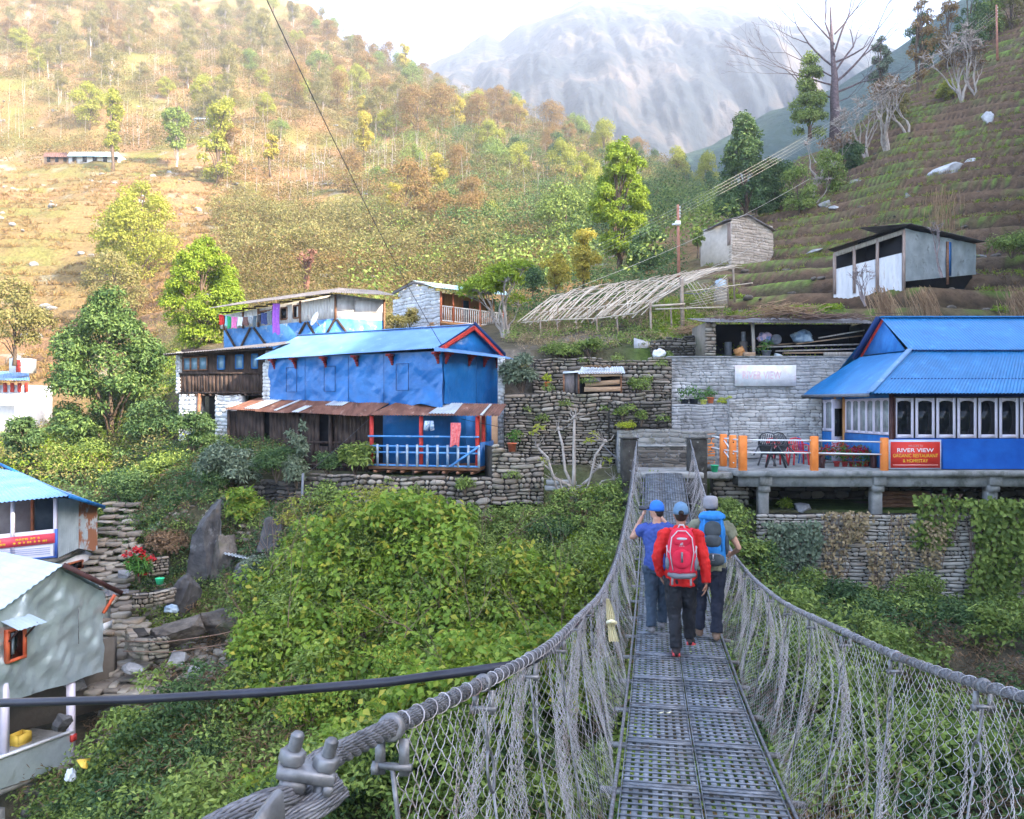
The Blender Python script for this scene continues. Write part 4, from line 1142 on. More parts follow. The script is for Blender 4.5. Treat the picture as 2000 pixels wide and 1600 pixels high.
 for (pa, pb, mt) in ((722, 782, m_dark), (886, 935, m_bluepaint)):
  m = MB(); m.slab(V(*xy(pa, 28.38), 0), V(*xy(pb, 28.38), 0), zfl, -.10, .05);
  dd_ = m.build("door", mt, H)
  f = MB()
  for p_ in (pa, pb): f.beam(wpt(V(*xy(p_, 28.3), 0), zfl), wpt(V(*xy(p_, 28.3), 0), -.1), .08, .1)
  f.build("door_frame", m_red, dd_)
 m = MB(); m.slab(V(*xy(940, 26.6), 0), V(*xy(975, 29.3), 0), zfl - .15, zfl + .78, .05); m.build("side_panel", m_bluewall, H)
 m = MB(); m.slab(V(*xy(952, 27.9), 0), V(*xy(975, 29.4), 0), zfl + .7, -.05, .05); m.build("side_wall", m_bluepaint, H)
 m = MB(); m.beam(wpt(V(*xy(974, 29.2), 0), zfl), wpt(V(*xy(974, 29.2), 0), ze - .5), .06, .06); m.build("corner_post", m_red, H)
 rail = MB()
 zt = zfl + .98
 for z_ in (zt, zt - .32, zfl + .46, zfl + .04):
  rail.beam(wpt(pl + pn * .12, z_), wpt(pr + pn * .12, z_), .04, .055)
 rl_ = rail.build("railing", m_blueold, H)
 for k in range(12):
  m = MB(); q = pl.lerp(pr, k / 11.0) + pn * .12
  m.box(wpt(q, zfl + .36) + pn * .03, (.075, .025, .72), rot=Matrix((px, pn, V(0, 0, 1))).transposed()); m.build("baluster", m_woodblue, rl_)
 m = MB(); m.beam(wpt(pl.lerp(pr, .76) + pn * .19, zfl + .05), wpt(pl.lerp(pr, .995) + pn * .19, zfl + .66), .03, .07); m.build("brace", m_blueold, rl_)
 return H, pl, pr, pn, zfl
m_darkred = mat("dark_red_paint", [(.16, .012, .015), (.27, .025, .025)], scale=5, rough=.6)
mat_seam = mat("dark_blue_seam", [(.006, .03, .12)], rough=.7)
m_woodblue = mat("grey_blue_slats", [(.24, .30, .36), (.40, .46, .52)], scale=5, rough=.8, over=((.10, .22, .40), 3, .5, .65))
BH, PL, PR, PN, ZFL = blue_house()
def towel(name, px, py0, py1, w, d, m_, label, cat="towel", group=None, folds=3, seed=1):
 """cloth hanging from a line, with thickness and folds"""
 m = MB(); rg = random.Random(seed)
 wm = w / F * d; z1 = zz(py0, d); z0 = zz(py1, d); cx = (px - 1000) / F * d
 K, J = 10, 8; g = []
 ph = rg.uniform(0, 6)
 for j in range(J + 1):
  v = j / J; row = []
  for i in range(K + 1):
   u = i / K
   ww = wm * (1 + .06 * math.sin(v * 5 + ph))
   row.append(V(cx + (u - .5) * ww + .02 * math.sin(v * 4 + ph), d + .018 * math.sin(u * folds * 6.28 + ph) * (.3 + v), z1 + (z0 - z1) * v * (1 + .05 * math.sin(u * 7 + ph))))
  g.append(row)
 for j in range(J):
  for i in range(K):
   m.quad(g[j + 1][i], g[j + 1][i + 1], g[j][i + 1], g[j][i])
   o = V(0, .02, 0); m.quad(g[j][i] + o, g[j][i + 1] + o, g[j + 1][i + 1] + o, g[j + 1][i] + o)
 return m.single(name, m_, label, cat, group, smooth=True)
def clothm(name, a, b=None): return mat(name, [a, b or tuple(min(1, q * 1.4 + .02) for q in a)], scale=14, detail=4, rough=.85, bump=.3, bdist=.005)
towel("towel", 889, 826, 871, 19, 25.95, clothm("red_pink_cloth", (.62, .08, .09), (.75, .25, .25)), "red and pink towel hung over the blue porch rail")
def shorts(px, py, d, m_, label):
 m = MB(); w = 17 / F * d; h = 20 / F * d; c = P(px, py, d)
 for s in (-1, 1):
  m.plate([c + V(s * .0, 0, 0), c + V(s * w * .5, 0, 0), c + V(s * w * .62, 0, -h * .9), c + V(s * w * .12, 0, -h), c + V(0, 0, -h * .45)], .03)
 m.single("shorts", m_, label, "shorts")
shorts(838, 822, 26.3, clothm("blue_print_cloth", (.12, .22, .42), (.55, .65, .75)), "small blue patterned shorts hanging in the porch opening")
# dark timber house, left of the blue house
def timber_house():
 a = V(*xy(352, 32.6), 0); b = V(*xy(518, 31.9), 0)
 H = thing("house", (a.x, a.y, zz(850, 32)), "dark plank house with small blue-paned windows left of the blue house", "house")
 t = (b - a).normalized(); n = V(t.y, -t.x, 0); n = -n if n.dot(a) > 0 else n
 R = Matrix((t, n, V(0, 0, 1))).transposed()
 z0 = zz(768, 32.2); z1 = zz(686, 32.2); zmid = zz(729, 32.2)
 m = MB(); m.prism([a + t * .02 - n * .03, b - t * .02 - n * .03, b - n * 2.6, a - n * 2.6], z0, z1 + .1); m.build("inner_wall", m_wooddark, H)
 m = MB(); L = (b - a).length; x = 0; rg = random.Random(8)
 while x < L:
  w_ = rg.uniform(.10, .20)
  m.box(wpt(a + t * (x + w_ / 2), (z0 + zmid) / 2 + rg.uniform(-.02, .02)) + n * rg.uniform(.03, .06), (w_ - .008, .025, zmid - z0), rot=R); x += w_
 for z_ in (zmid, z0 + .02): m.beam(wpt(a, z_) + n * .09, wpt(b, z_) + n * .09, .06, .07)
 m.build("plank_wall", m_wooddark, H)
 for k, (p0, p1) in enumerate(((359, 373), (374, 388), (390, 406), (427, 440), (462, 476), (493, 504))):
  u0 = (p0 - 352) / 166; u1 = (p1 - 352) / 166
  q0 = a.lerp(b, u0); q1 = a.lerp(b, u1); zc0 = zz(723 - 4 * u0, 32.2); zc1 = zz(698 - 6 * u0, 32.2)
  f = MB()
  for q in (q0, q1): f.beam(wpt(q, zc0) + n * .03, wpt(q, zc1) + n * .03, .04, .05)
  for z_ in (zc0, zc1): f.beam(wpt(q0, z_) + n * .03, wpt(q1, z_) + n * .03, .04, .045)
  w = f.build("window", m_bluepaint if k > 2 else m_wood, H)
  g = MB(); g.box(wpt((q0 + q1) / 2, (zc0 + zc1) / 2) + n * .015, ((q1 - q0).length - .03, .02, zc1 - zc0 - .04), rot=R); g.build("pane", m_glassblue, w)
 for q in (a - t * .18, b + t * .02):
  m = MB(); stones(m, q, q + t * .24, z0 - (.2 if q is a else 0), z1, sw=.2, sh=.12, depth=.12, seed=41, gap=.006, round_=.2); m.prism([q, q + t * .24, q + t * .24 - n * 2, q - n * 2], z0, z1)
  m.build("stone_pillar", m_stonewhite, H)
 m = MB(); e0 = V(*xy(350, 32.5), 0); e1 = V(*xy(384, 32.4), 0); e2 = V(*xy(421, 32.2), 0); e3 = V(*xy(470, 32.0), 0)
 zb = zz(862, 32)
 stones(m, e0, e1, zb, z0 - .08, sw=.3, sh=.14, depth=.14, seed=42, gap=.008, round_=.25)
 stones(m, e2, e3, zb - .3, z0 - .08, sw=.3, sh=.14, depth=.14, seed=43, gap=.008, round_=.25)
 m.prism([e0, e1, e1 - n * .6, e0 - n * .6], zb, z0 - .1); m.prism([e2, e3, e3 - n * .6, e2 - n * .6], zb - .3, z0 - .1)
 m.build("stone_base", m_stonewhite, H)
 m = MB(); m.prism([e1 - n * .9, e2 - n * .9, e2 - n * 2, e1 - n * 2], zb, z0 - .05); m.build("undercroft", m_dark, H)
 m = MB(); m.beam(wpt(e1, zb) + n * .1 + t * .05, wpt(e1, z0) + t * .15, .12, .12); m.build("prop_post", m_wood, H)
 m = MB()
 for k in range(12): q = a.lerp(b, (k + .5) / 12); m.beam(wpt(q, z0 - .07) + n * .15, wpt(q, z0 - .07) - n * 1.5, .07, .07)
 m.build("joist", m_wooddark, H)
 rf = MB(); rf.corr(P(319, 692, 32.0), P(535, 676, 30.9), P(628, 660, 33.5), P(440, 680, 34.8), rows=2, pitch=.11, amp=.016, ragged=.02)
 rf.build("roof", m_tinold, H)
 rf = MB(); rf.beam(P(322, 694, 32.2), P(532, 680, 31.2), .06, .07); rf.build("eave_beam", m_wooddark, H)
timber_house()
# upper white and blue house with the laundry
def laundry_house():
 c = V(*xy(657, 36.0), 0); l = V(*xy(437, 41.0), 0); r = V(*xy(750, 36.9), 0)
 zb = 2.5; zt = zz(574, 36.0)
 H = thing("house", (c.x, c.y, zb), "white boarded upper house with worn blue base, timber cross braces and a washing line", "house")
 t = (l - c).normalized(); n = V(t.y, -t.x, 0); n = -n if n.dot(c) > 0 else n
 R = Matrix((t, n, V(0, 0, 1))).transposed()
 L = (l - c).length
 zmid = 4.25
 m = MB(); m.prism([c, l, l + V(1.5, 2, 0), r + V(-.4, 1.8, 0), r], zb - .4, zmid - .25); m.build("base_wall", m_blueold, H)
 m = MB(); m.prism([c - n * .02, l - n * .02, l + V(1.5, 2, 0), r + V(-.4, 1.8, 0), r], zmid - .25, [zt, zt - .35, zt + .1, zt + .1, zt - .15]); m.build("upper_wall", m_whiteboard, H)
 bd = MB(); x = 0; rg = random.Random(6)
 while x < L:
  w_ = rg.uniform(.16, .22)
  u = x / L
  if not (.535 < u < .645 or .40 < u < .455 or .30 < u < .345):
   zt_ = zt - .1 - .35 * u
   bd.box(wpt(c + t * (x + w_ / 2), (zmid - .2 + zt_) / 2) + n * rg.uniform(.015, .035), (w_ - .012, .02, zt_ - zmid + .2), rot=R)
  x += w_
 x = 0; t2 = (r - c).normalized(); L2 = (r - c).length; n2 = V(t2.y, -t2.x, 0); n2 = -n2 if n2.dot(c) > 0 else n2
 R2 = Matrix((t2, n2, V(0, 0, 1))).transposed()
 for (x0, x1) in ((.03, .78), (.80, L2 - .04)):
  if bd.v: bd.build('boards', m_whiteboard, H); bd = MB()
  bd.box(wpt(c + t2 * (x0 + x1) / 2, (zmid + .1 + zt - .25) / 2) + n2 * .025, (x1 - x0, .02, zt - .35 - zmid), rot=R2)
 bd.build("boards", m_whiteboard, H)
 for (u0, u1, mt) in ((.535, .645, m_dark), (.40, .455, m_glass), (.30, .345, m_glass)):
  q0 = c + t * L * u0; q1 = c + t * L * u1; za = zmid - .05; zc = zt - .22 - .33 * u0
  f = MB()
  for q in (q0, q1): f.beam(wpt(q, za) + n * .03, wpt(q, zc) + n * .03, .06, .07)
  for z_ in (za, zc): f.beam(wpt(q0, z_) + n * .03, wpt(q1, z_) + n * .03, .06, .07)
  w = f.build("window", m_wood, H)
  g = MB(); g.box(wpt((q0 + q1) / 2, (za + zc) / 2) + n * .02, ((q1 - q0).length - .05, .02, zc - za - .05), rot=R); g.build("pane", mt, w)
 m = MB()
 for u in (0, .285, .52, .655, .80, .985): q = c + t * L * u; m.beam(wpt(q, zmid - .3) + n * .06, wpt(q, zt - .05 - .33 * u) + n * .06, .09, .09)
 m.beam(wpt(r, zb) + n2 * .05, wpt(r, zt - .15) + n2 * .05, .08, .08)
 m.build("timber_frame", m_wood, H)
 for (ua, za, ub, zb_) in ((.97, 1, .845, 0), (.845, 0, .73, 1), (.70, 1, .55, 0), (.36, 0, .24, 1), (.225, 1, .13, .2), (.10, .2, .005, 1)):
  m = MB(); lo = zb + .15 + .15; hi = zmid - .3
  qa = c + t * L * ua; qb = c + t * L * ub
  m.beam(wpt(qa, lo + (hi - lo) * za) + n * .07, wpt(qb, lo + (hi - lo) * zb_) + n * .07, .06, .10); m.build("cross_brace", m_wooddark, H)
 m = MB(); m.beam(wpt(c, zmid - .3) + n2 * .08, wpt(c + t2 * .9, zb + .3) + n2 * .08, .06, .10); m.build("cross_brace", m_wooddark, H)
 rf = MB()
 rf.corr(P(408, 602, 40.2), P(648, 572, 34.9), P(668, 562, 39.5), P(470, 590, 43), rows=2, pitch=.11, amp=.016)
 rf.corr(P(646, 571, 34.9), P(775, 577, 36.0), P(740, 568, 39.5), P(662, 562, 39.4), rows=2, pitch=.11, amp=.016)
 rf.build("roof", m_tinold, H)
 rf = MB()
 for k in range(9): q = c + t * L * (k + .5) / 9; rf.beam(wpt(q, zt - .05 - .3 * (k + .5) / 9) + n * .55, wpt(q, zt + .05 - .3 * (k + .5) / 9) - n * .2, .06, .07)
 rf.build("rafter", m_wooddark, H)
 A = wpt(c + t * L * .98, 0) + n * .45; B = wpt(c + t * L * .42, 0) + n * .45
 A.z = zz(613, A.y); B.z = zz(602, B.y)
 ln = MB(); pts = []
 for k in range(15):
  u = k / 14; q = A.lerp(B, u); q.z -= .28 * math.sin(math.pi * u); pts.append(q)
 ln.tube(pts, .008, 5); ln.single("washing_line", m_white, "sagging line of washing along the upper house's front", "clothesline")
 garm = [(.065, 20, (.70, .03, .03), "red shirt at the left end of the washing line", "shirt", 9), (.155, 20, (.30, .62, .75), "light blue shirt next to the red one on the line", "shirt", 6), (.20, 24, (.03, .38, .14), "green shirt on the washing line", "shirt", 7),
   (.29, 22, (.75, .18, .42), "pink top hanging on the washing line", "shirt", 11), (.39, 17, (.72, .74, .76), "white shirt on the washing line", "shirt", 10), (.485, 17, (.16, .08, .07), "brown trousers on the washing line", "trousers", 10),
   (.565, 14, (.30, .33, .36), "grey patterned top beside the brown trousers", "shirt", 7), (.635, 23, (.08, .12, .15), "long dark grey trousers on the washing line", "trousers", 7), (.70, 15, (.05, .05, .06), "black shirt beside the navy one on the line", "shirt", 6),
   (.79, 22, (.03, .05, .16), "navy blue shirt on the washing line", "shirt", 12), (.88, 25, (.14, .17, .19), "dark striped top left of the purple shawl", "shirt", 10), (.98, 49, (.34, .10, .55), "long purple shawl hanging in the window of the upper house", "shawl", 14)]
 for k, (u, h, colr, lab, cat, w_) in enumerate(garm):
  q = A.lerp(B, u); q.z -= .28 * math.sin(math.pi * u)
  pxx = 1000 + q.x / q.y * F; pyy = 800 - q.z / q.y * F
  towel(cat, pxx, pyy - (10 if cat == "shawl" else 0), pyy + h, w_, q.y - .02, clothm("cloth_%d" % k, colr), lab, cat, group="washing on the line", folds=1.5, seed=k)
 d0 = P(616, 624, 35.2)
 dm = MB(); axd = V(-.75, -.55, .35).normalized(); Rd = axd.to_track_quat('Z', 'Y').to_matrix()
 prof = [(.0, 0)] + [(r_, r_ * r_ * .55) for r_ in (.08, .16, .24, .31)]
 dm.lathe(d0, [(.005, .0)] + prof[1:] + [(.315, .06)] + [(r_, r_ * r_ * .55 + .012) for r_ in (.30, .2, .1)] + [(.005, .012)], 24, Rd)
 T = thing("satellite_dish", (d0.x, d0.y, d0.z - .5), "white satellite dish bracketed to the front of the upper house", "satellite dish")
 dm.build("dish", m_white, T, smooth=True)
 a_ = MB(); a_.tube([d0, d0 + V(.12, .1, -.25), d0 + V(.3, .12, -.22)], .015, 6); a_.tube([d0 + V(.05, .05, -.1), d0 + V(.30, .1, -.42)], .012, 6); a_.build("bracket", m_steel2, T)
 a_ = MB(); a_.tube([d0 - V(0, 0, .28), d0 + axd * .34 - V(0, 0, .05)], .01, 6); a_.box(d0 + axd * .36, (.05, .05, .07)); a_.build("receiver_arm", m_steel2, T)
laundry_house()
# white stone house with the orange balcony
def balcony_house():
 c = V(*xy(860, 41.5), 0); l = V(*xy(768, 44.5), 0); r = V(*xy(985, 45.0), 0)
 zb = 3.2; z1 = zz(570, 41.5)
 H = thing("house", (c.x, c.y, zb), "small whitewashed stone house with an orange timber balcony behind the blue roof", "house")
 t = (l - c).normalized(); n = V(t.y, -t.x, 0); n = -n if n.dot(c) > 0 else n
 m = MB(); L = (l - c).length
 top = lambda u: z1 - .25 + (.55 * math.sin(math.pi * min(1, u * 1.05)) if True else 0)
 stones(m, l, c, zb, z1 + .6, sw=.42, sh=.14, depth=.08, seed=51, gap=.006, round_=.15, top=lambda u: z1 + .05 + .62 * min(1, (1 - abs(u - .45) / .55)) - (.3 * (u < .15)))
 bk_ = (r - c).normalized() * 1.0
 m.prism([l, l.lerp(c, .45), c - n * .04, c + V(-.25, .7, 0), l + V(.3, 1.5, 0)], zb, [z1 - .25, z1 + .55, z1 - .05, z1 - .05, z1 - .25])
 m.build("stone_wall", m_stonewhite, H)
 t2 = (r - c).normalized(); L2 = (r - c).length; n2 = V(t2.y, -t2.x, 0); n2 = -n2 if n2.dot(c) > 0 else n2
 R2 = Matrix((t2, n2, V(0, 0, 1))).transposed()
 zfl = zz(628, 41.5)
 m = MB(); m.prism([c + t2 * .25 - n2 * .75, r - n2 * .75, r - n2 * 1.2, c + t2 * .25 - n2 * 1.2], zb, z1 + .1); m.build("back_wall", m_woodtan, H)
 m = MB(); m.prism([c + n2 * .1, r + n2 * .1, r - n2 * .8, c - n2 * .8], zfl - .12, zfl); m.build("balcony_floor", m_woodtan, H)
 m = MB(); m.prism([c, r, r - n2 * 1, c - n2 * 1], zb - .6, zfl - .13); m.build("lower_wall", m_ochre, H)
 for u in (.01, .19, .60, .985):
  m = MB(); q = c + t2 * L2 * u; m.beam(wpt(q, zfl - .3), wpt(q, z1 + .02 - .05 * u), .10, .10); m.build("balcony_post", m_redorange, H)
 m = MB()
 for z_ in (zfl + .80, zfl + .06): m.beam(wpt(c, z_), wpt(r, z_), .06, .06)
 k = 0; x = .12
 while x < L2:
  m.box(wpt(c + t2 * x, zfl + .42), (.05, .03, .7), rot=R2); x += .155
 m.build("railing", m_whiteboard, H)
 for u0, u1 in ((.08, .17), (.47, .58)):
  m = MB(); q0 = c + t2 * L2 * u0 - n2 * .72; q1 = c + t2 * L2 * u1 - n2 * .72
  m.slab(q0, q1, zfl, z1 - .15, .05); w = m.build("door", m_glassdarkblue, H)
  m = MB()
  for q in (q0, q1): m.beam(wpt(q, zfl) + n2 * .03, wpt(q, z1 - .12) + n2 * .03, .07, .05)
  m.build("door_frame", m_redorange, w)
 rf = MB()
 rf.corr(P(848, 561, 40.3), P(994, 577, 43.8), P(990, 570, 47.5), P(806, 548, 44.5), rows=2, pitch=.12, amp=.016)
 rf.build("roof", m_tinteal, H)
 rf = MB(); rf.corr(P(765, 571, 44.0), P(806, 548, 43.0), P(812, 549, 47), P(775, 571, 48), rows=1, pitch=.12, amp=.016)
 rf.plate([P(765, 572, 43.6), P(808, 549, 42.7), P(870, 560, 41.0), P(870, 565, 41.0), P(808, 554, 42.7), P(765, 577, 43.6)], .05)
 rf.build("gable_roof_edge", m_tinold, H)
m_redorange = mat("red_brown_timber", [(.36, .09, .04), (.50, .16, .07)], scale=4, rough=.7)
m_glassdarkblue = mat("dark_blue_door", [(.03, .045, .07), (.05, .07, .10)], scale=4, rough=.5)
balcony_house()
# barn and tin shed on the terraces
def barn():
 d = 56
 c = V(*xy(1428, d), 0); l = V(*xy(1368, d + 3.5), 0); r = V(*xy(1510, d + 2.0), 0)
 zb = zz(512, d) - .6; zc = zz(432, d)
 H = thing("barn", (c.x, c.y, zb), "old stone barn with a board-clad side on the lower terraces", "barn")
 L = (r - c).length
 m = MB()
 stones(m, c, r, zb, zc + .7, sw=.5, sh=.16, depth=.08, seed=61, gap=.008, round_=.15, top=lambda u: zc - .05 + .6 * (1 - abs(u - .38) / .62) - (.45 if u > .9 else 0))
 t = (r - c).normalized(); nb = V(-t.y, t.x, 0)
 m.prism([c, c.lerp(r, .38), r, r + nb * 3, c + nb * 3], zb, [zc - .1, zc + .5, zc - .3, zc - .3, zc - .1])
 m.build("stone_wall", m_barnstone, H)
 m = MB(); t2 = (l - c).normalized(); L2 = (l - c).length; n2 = V(t2.y, -t2.x, 0); n2 = -n2 if n2.dot(c) > 0 else n2
 stones(m, l, c, zb - .3, zz(478, d), sw=.45, sh=.16, depth=.08, seed=62, gap=.008, round_=.15, top=lambda u: zz(487, d) + .35 * u)
 m.prism([c, l, l - n2 * .4 + V(0, .5, 0), c + V(.1, .5, 0)], zb - .3, zc - .15); m.build("lower_wall", m_barnstone, H)
 m = MB(); x = 0; rg = random.Random(9); R2 = Matrix((t2, n2, V(0, 0, 1))).transposed()
 while x < L2:
  w_ = rg.uniform(.14, .2); u = x / L2
  zl = zz(478 + 10 * u, d) ; zh = zc - .08
  m.box(wpt(c + t2 * (x + w_ / 2), (zl + zh) / 2) + n2 * rg.uniform(.03, .06), (w_ - .012, .03, zh - zl), rot=R2); x += w_
 m.build("board_cladding", m_woodpink, H)
 m = MB(); q = c + t2 * L2 * .58; m.box(wpt(q, zz(497, d)) + n2 * .05, (.35, .06, .5), rot=R2); m.build("opening", m_dark, H)
 rf = MB(); ap = wpt(c.lerp(r, .38), zc + .62)
 rf.plate([wpt(c, zc) + n2 * .35 - t * .3, wpt(l, zc - .25) + n2 * .35 + t2 * .4, wpt(l, zc + .35) - n2 * 1.9 + t2 * .4, ap - t * 0 + V(0, -.25, 0)], .08)
 rf.plate([ap + V(0, -.25, 0), wpt(l, zc + .35) - n2 * 1.9, wpt(r, zc - .1) + nb * 3, wpt(r, zc - .22) + t * .2 + V(0, -.25, 0)], .08)
 rf.build("roof", m_tinold, H)
 return H
m_barnstone = mat("pale_barn_stone", [(.34, .28, .22), (.50, .43, .36)], scale=4, detail=8, rough=.9, bump=.6, bdist=.012, island=[(.28, .24, .20), (.44, .38, .32), (.58, .52, .46)], imix=.55)
m_woodpink = mat("pinkish_boards", [(.26, .19, .16), (.40, .31, .27)], scale=4, rough=.85, stretch=(3, 3, .6))
barn()
def tin_shed():
 d = 39.5
 c = V(*xy(1765, d), 0); l = V(*xy(1628, d + 1.2), 0); r = V(*xy(1905, d + 3.2), 0)
 zl0 = zz(572, d + 1); zc0 = zz(538, d)
 H = thing("tin_shed", (c.x, c.y, zc0 - .5), "tin-clad shed with open dark bays on the terraces above the blue roof", "shed")
 t = (l - c).normalized(); L = (l - c).length; n = V(t.y, -t.x, 0); n = -n if n.dot(c) > 0 else n
 m = MB()
 top = [zz(493, d), zz(527, d + 1.2)]; bot = [zz(545, d), zz(575, d + 1.2)]; hi = [zz(448, d), zz(494, d + 1.2)]
 m.corr(wpt(c, bot[0] - .7), wpt(l, bot[1] - .7), wpt(l, top[1]), wpt(c, top[0]), rows=1, pitch=.2, amp=.015)
 m.build("lower_cladding", m_tinroof2, H)
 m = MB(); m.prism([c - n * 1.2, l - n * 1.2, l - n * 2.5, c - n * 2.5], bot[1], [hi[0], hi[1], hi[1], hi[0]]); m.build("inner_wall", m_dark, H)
 for u in (.0, .37, .70, .985):
  m = MB(); q = c + t * L * u; zq = hi[0] + (hi[1] - hi[0]) * u; m.beam(wpt(q, bot[1]) + n * .03, wpt(q, zq - .02) + n * .03, .12, .12); m.build("post", m_woodpink, H)
 m = MB(); m.beam(wpt(c, hi[0] - .12) + n * .06, wpt(l, hi[1] - .12) + n * .06, .05, .22); m.build("fascia", m_woodpale, H)
 m = MB()
 t2 = (r - c).normalized(); L2 = (r - c).length; n2 = V(t2.y, -t2.x, 0); n2 = -n2 if n2.dot(c) > 0 else n2
 K, J = 40, 10; vs = []
 for j in range(J + 1):
  for i in range(K + 1):
   u = i / K; q = c + t2 * L2 * u
   z_ = (zz(550, d) + (zz(535, d + 3) - zz(550, d)) * u) * (1 - j / J) + ((zz(446, d)) * (1 - u) + zz(476, d + 3) * u) * (j / J)
   vs.append(wpt(q, z_) + n2 * (.03 + .07 * mnoise.noise(Vector((u * 9, z_ * 1.3, 2)))))
 m.add(vs, [(j * (K + 1) + i, j * (K + 1) + i + 1, (j + 1) * (K + 1) + i + 1, (j + 1) * (K + 1) + i) for j in range(J) for i in range(K)])
 m.build("end_cladding", m_tin, H)
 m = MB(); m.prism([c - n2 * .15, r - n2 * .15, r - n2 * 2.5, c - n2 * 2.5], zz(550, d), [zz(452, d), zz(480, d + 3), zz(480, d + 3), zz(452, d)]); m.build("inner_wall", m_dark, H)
 m = MB(); q = c + t2 * L2 * .56; m.beam(wpt(q, zz(545, d)) + n2 * .12, wpt(q, zz(458, d)) + n2 * .12, .10, .10); m.build("post", m_wood, H)
 m = MB(); q = c + t2 * L2 * .60; m.box(wpt(q, zz(500, d + 1)) + n2 * .10, (.22, .03, 1.7), rot=Matrix((t2, n2, V(0, 0, 1))).transposed()); m.build("tarpaulin_strip", m_bluewall, H)
 rf = MB()
 rf.corr(wpt(c, hi[0] + .16) + n * .55 - t * .3, wpt(l, hi[1] + .08) + n * .55 + t * .3, wpt(l, hi[1] + .5) - n * 2.6, wpt(c, hi[0] + .5) - n * 2.6, rows=1, pitch=.12, amp=.016)
 rf.corr(wpt(c, hi[0] + .20) + n2 * .4, wpt(r, zz(472, d + 3)) + n2 * .4 + t2 * .3, wpt(r, zz(470, d + 3)) - n2 * 2.5, wpt(c, hi[0] + .55) - n2 * 2.5, rows=1, pitch=.12, amp=.016)
 rf.build("roof", m_tinold, H)
m_tinroof2 = mat("pale_wall_tin", [(.48, .48, .50), (.62, .62, .64)], scale=2, detail=8, rough=.5, metal=.2, stretch=(2, 2, .4), over=((.36, .32, .30), 2, .58, .7))
tin_shed()
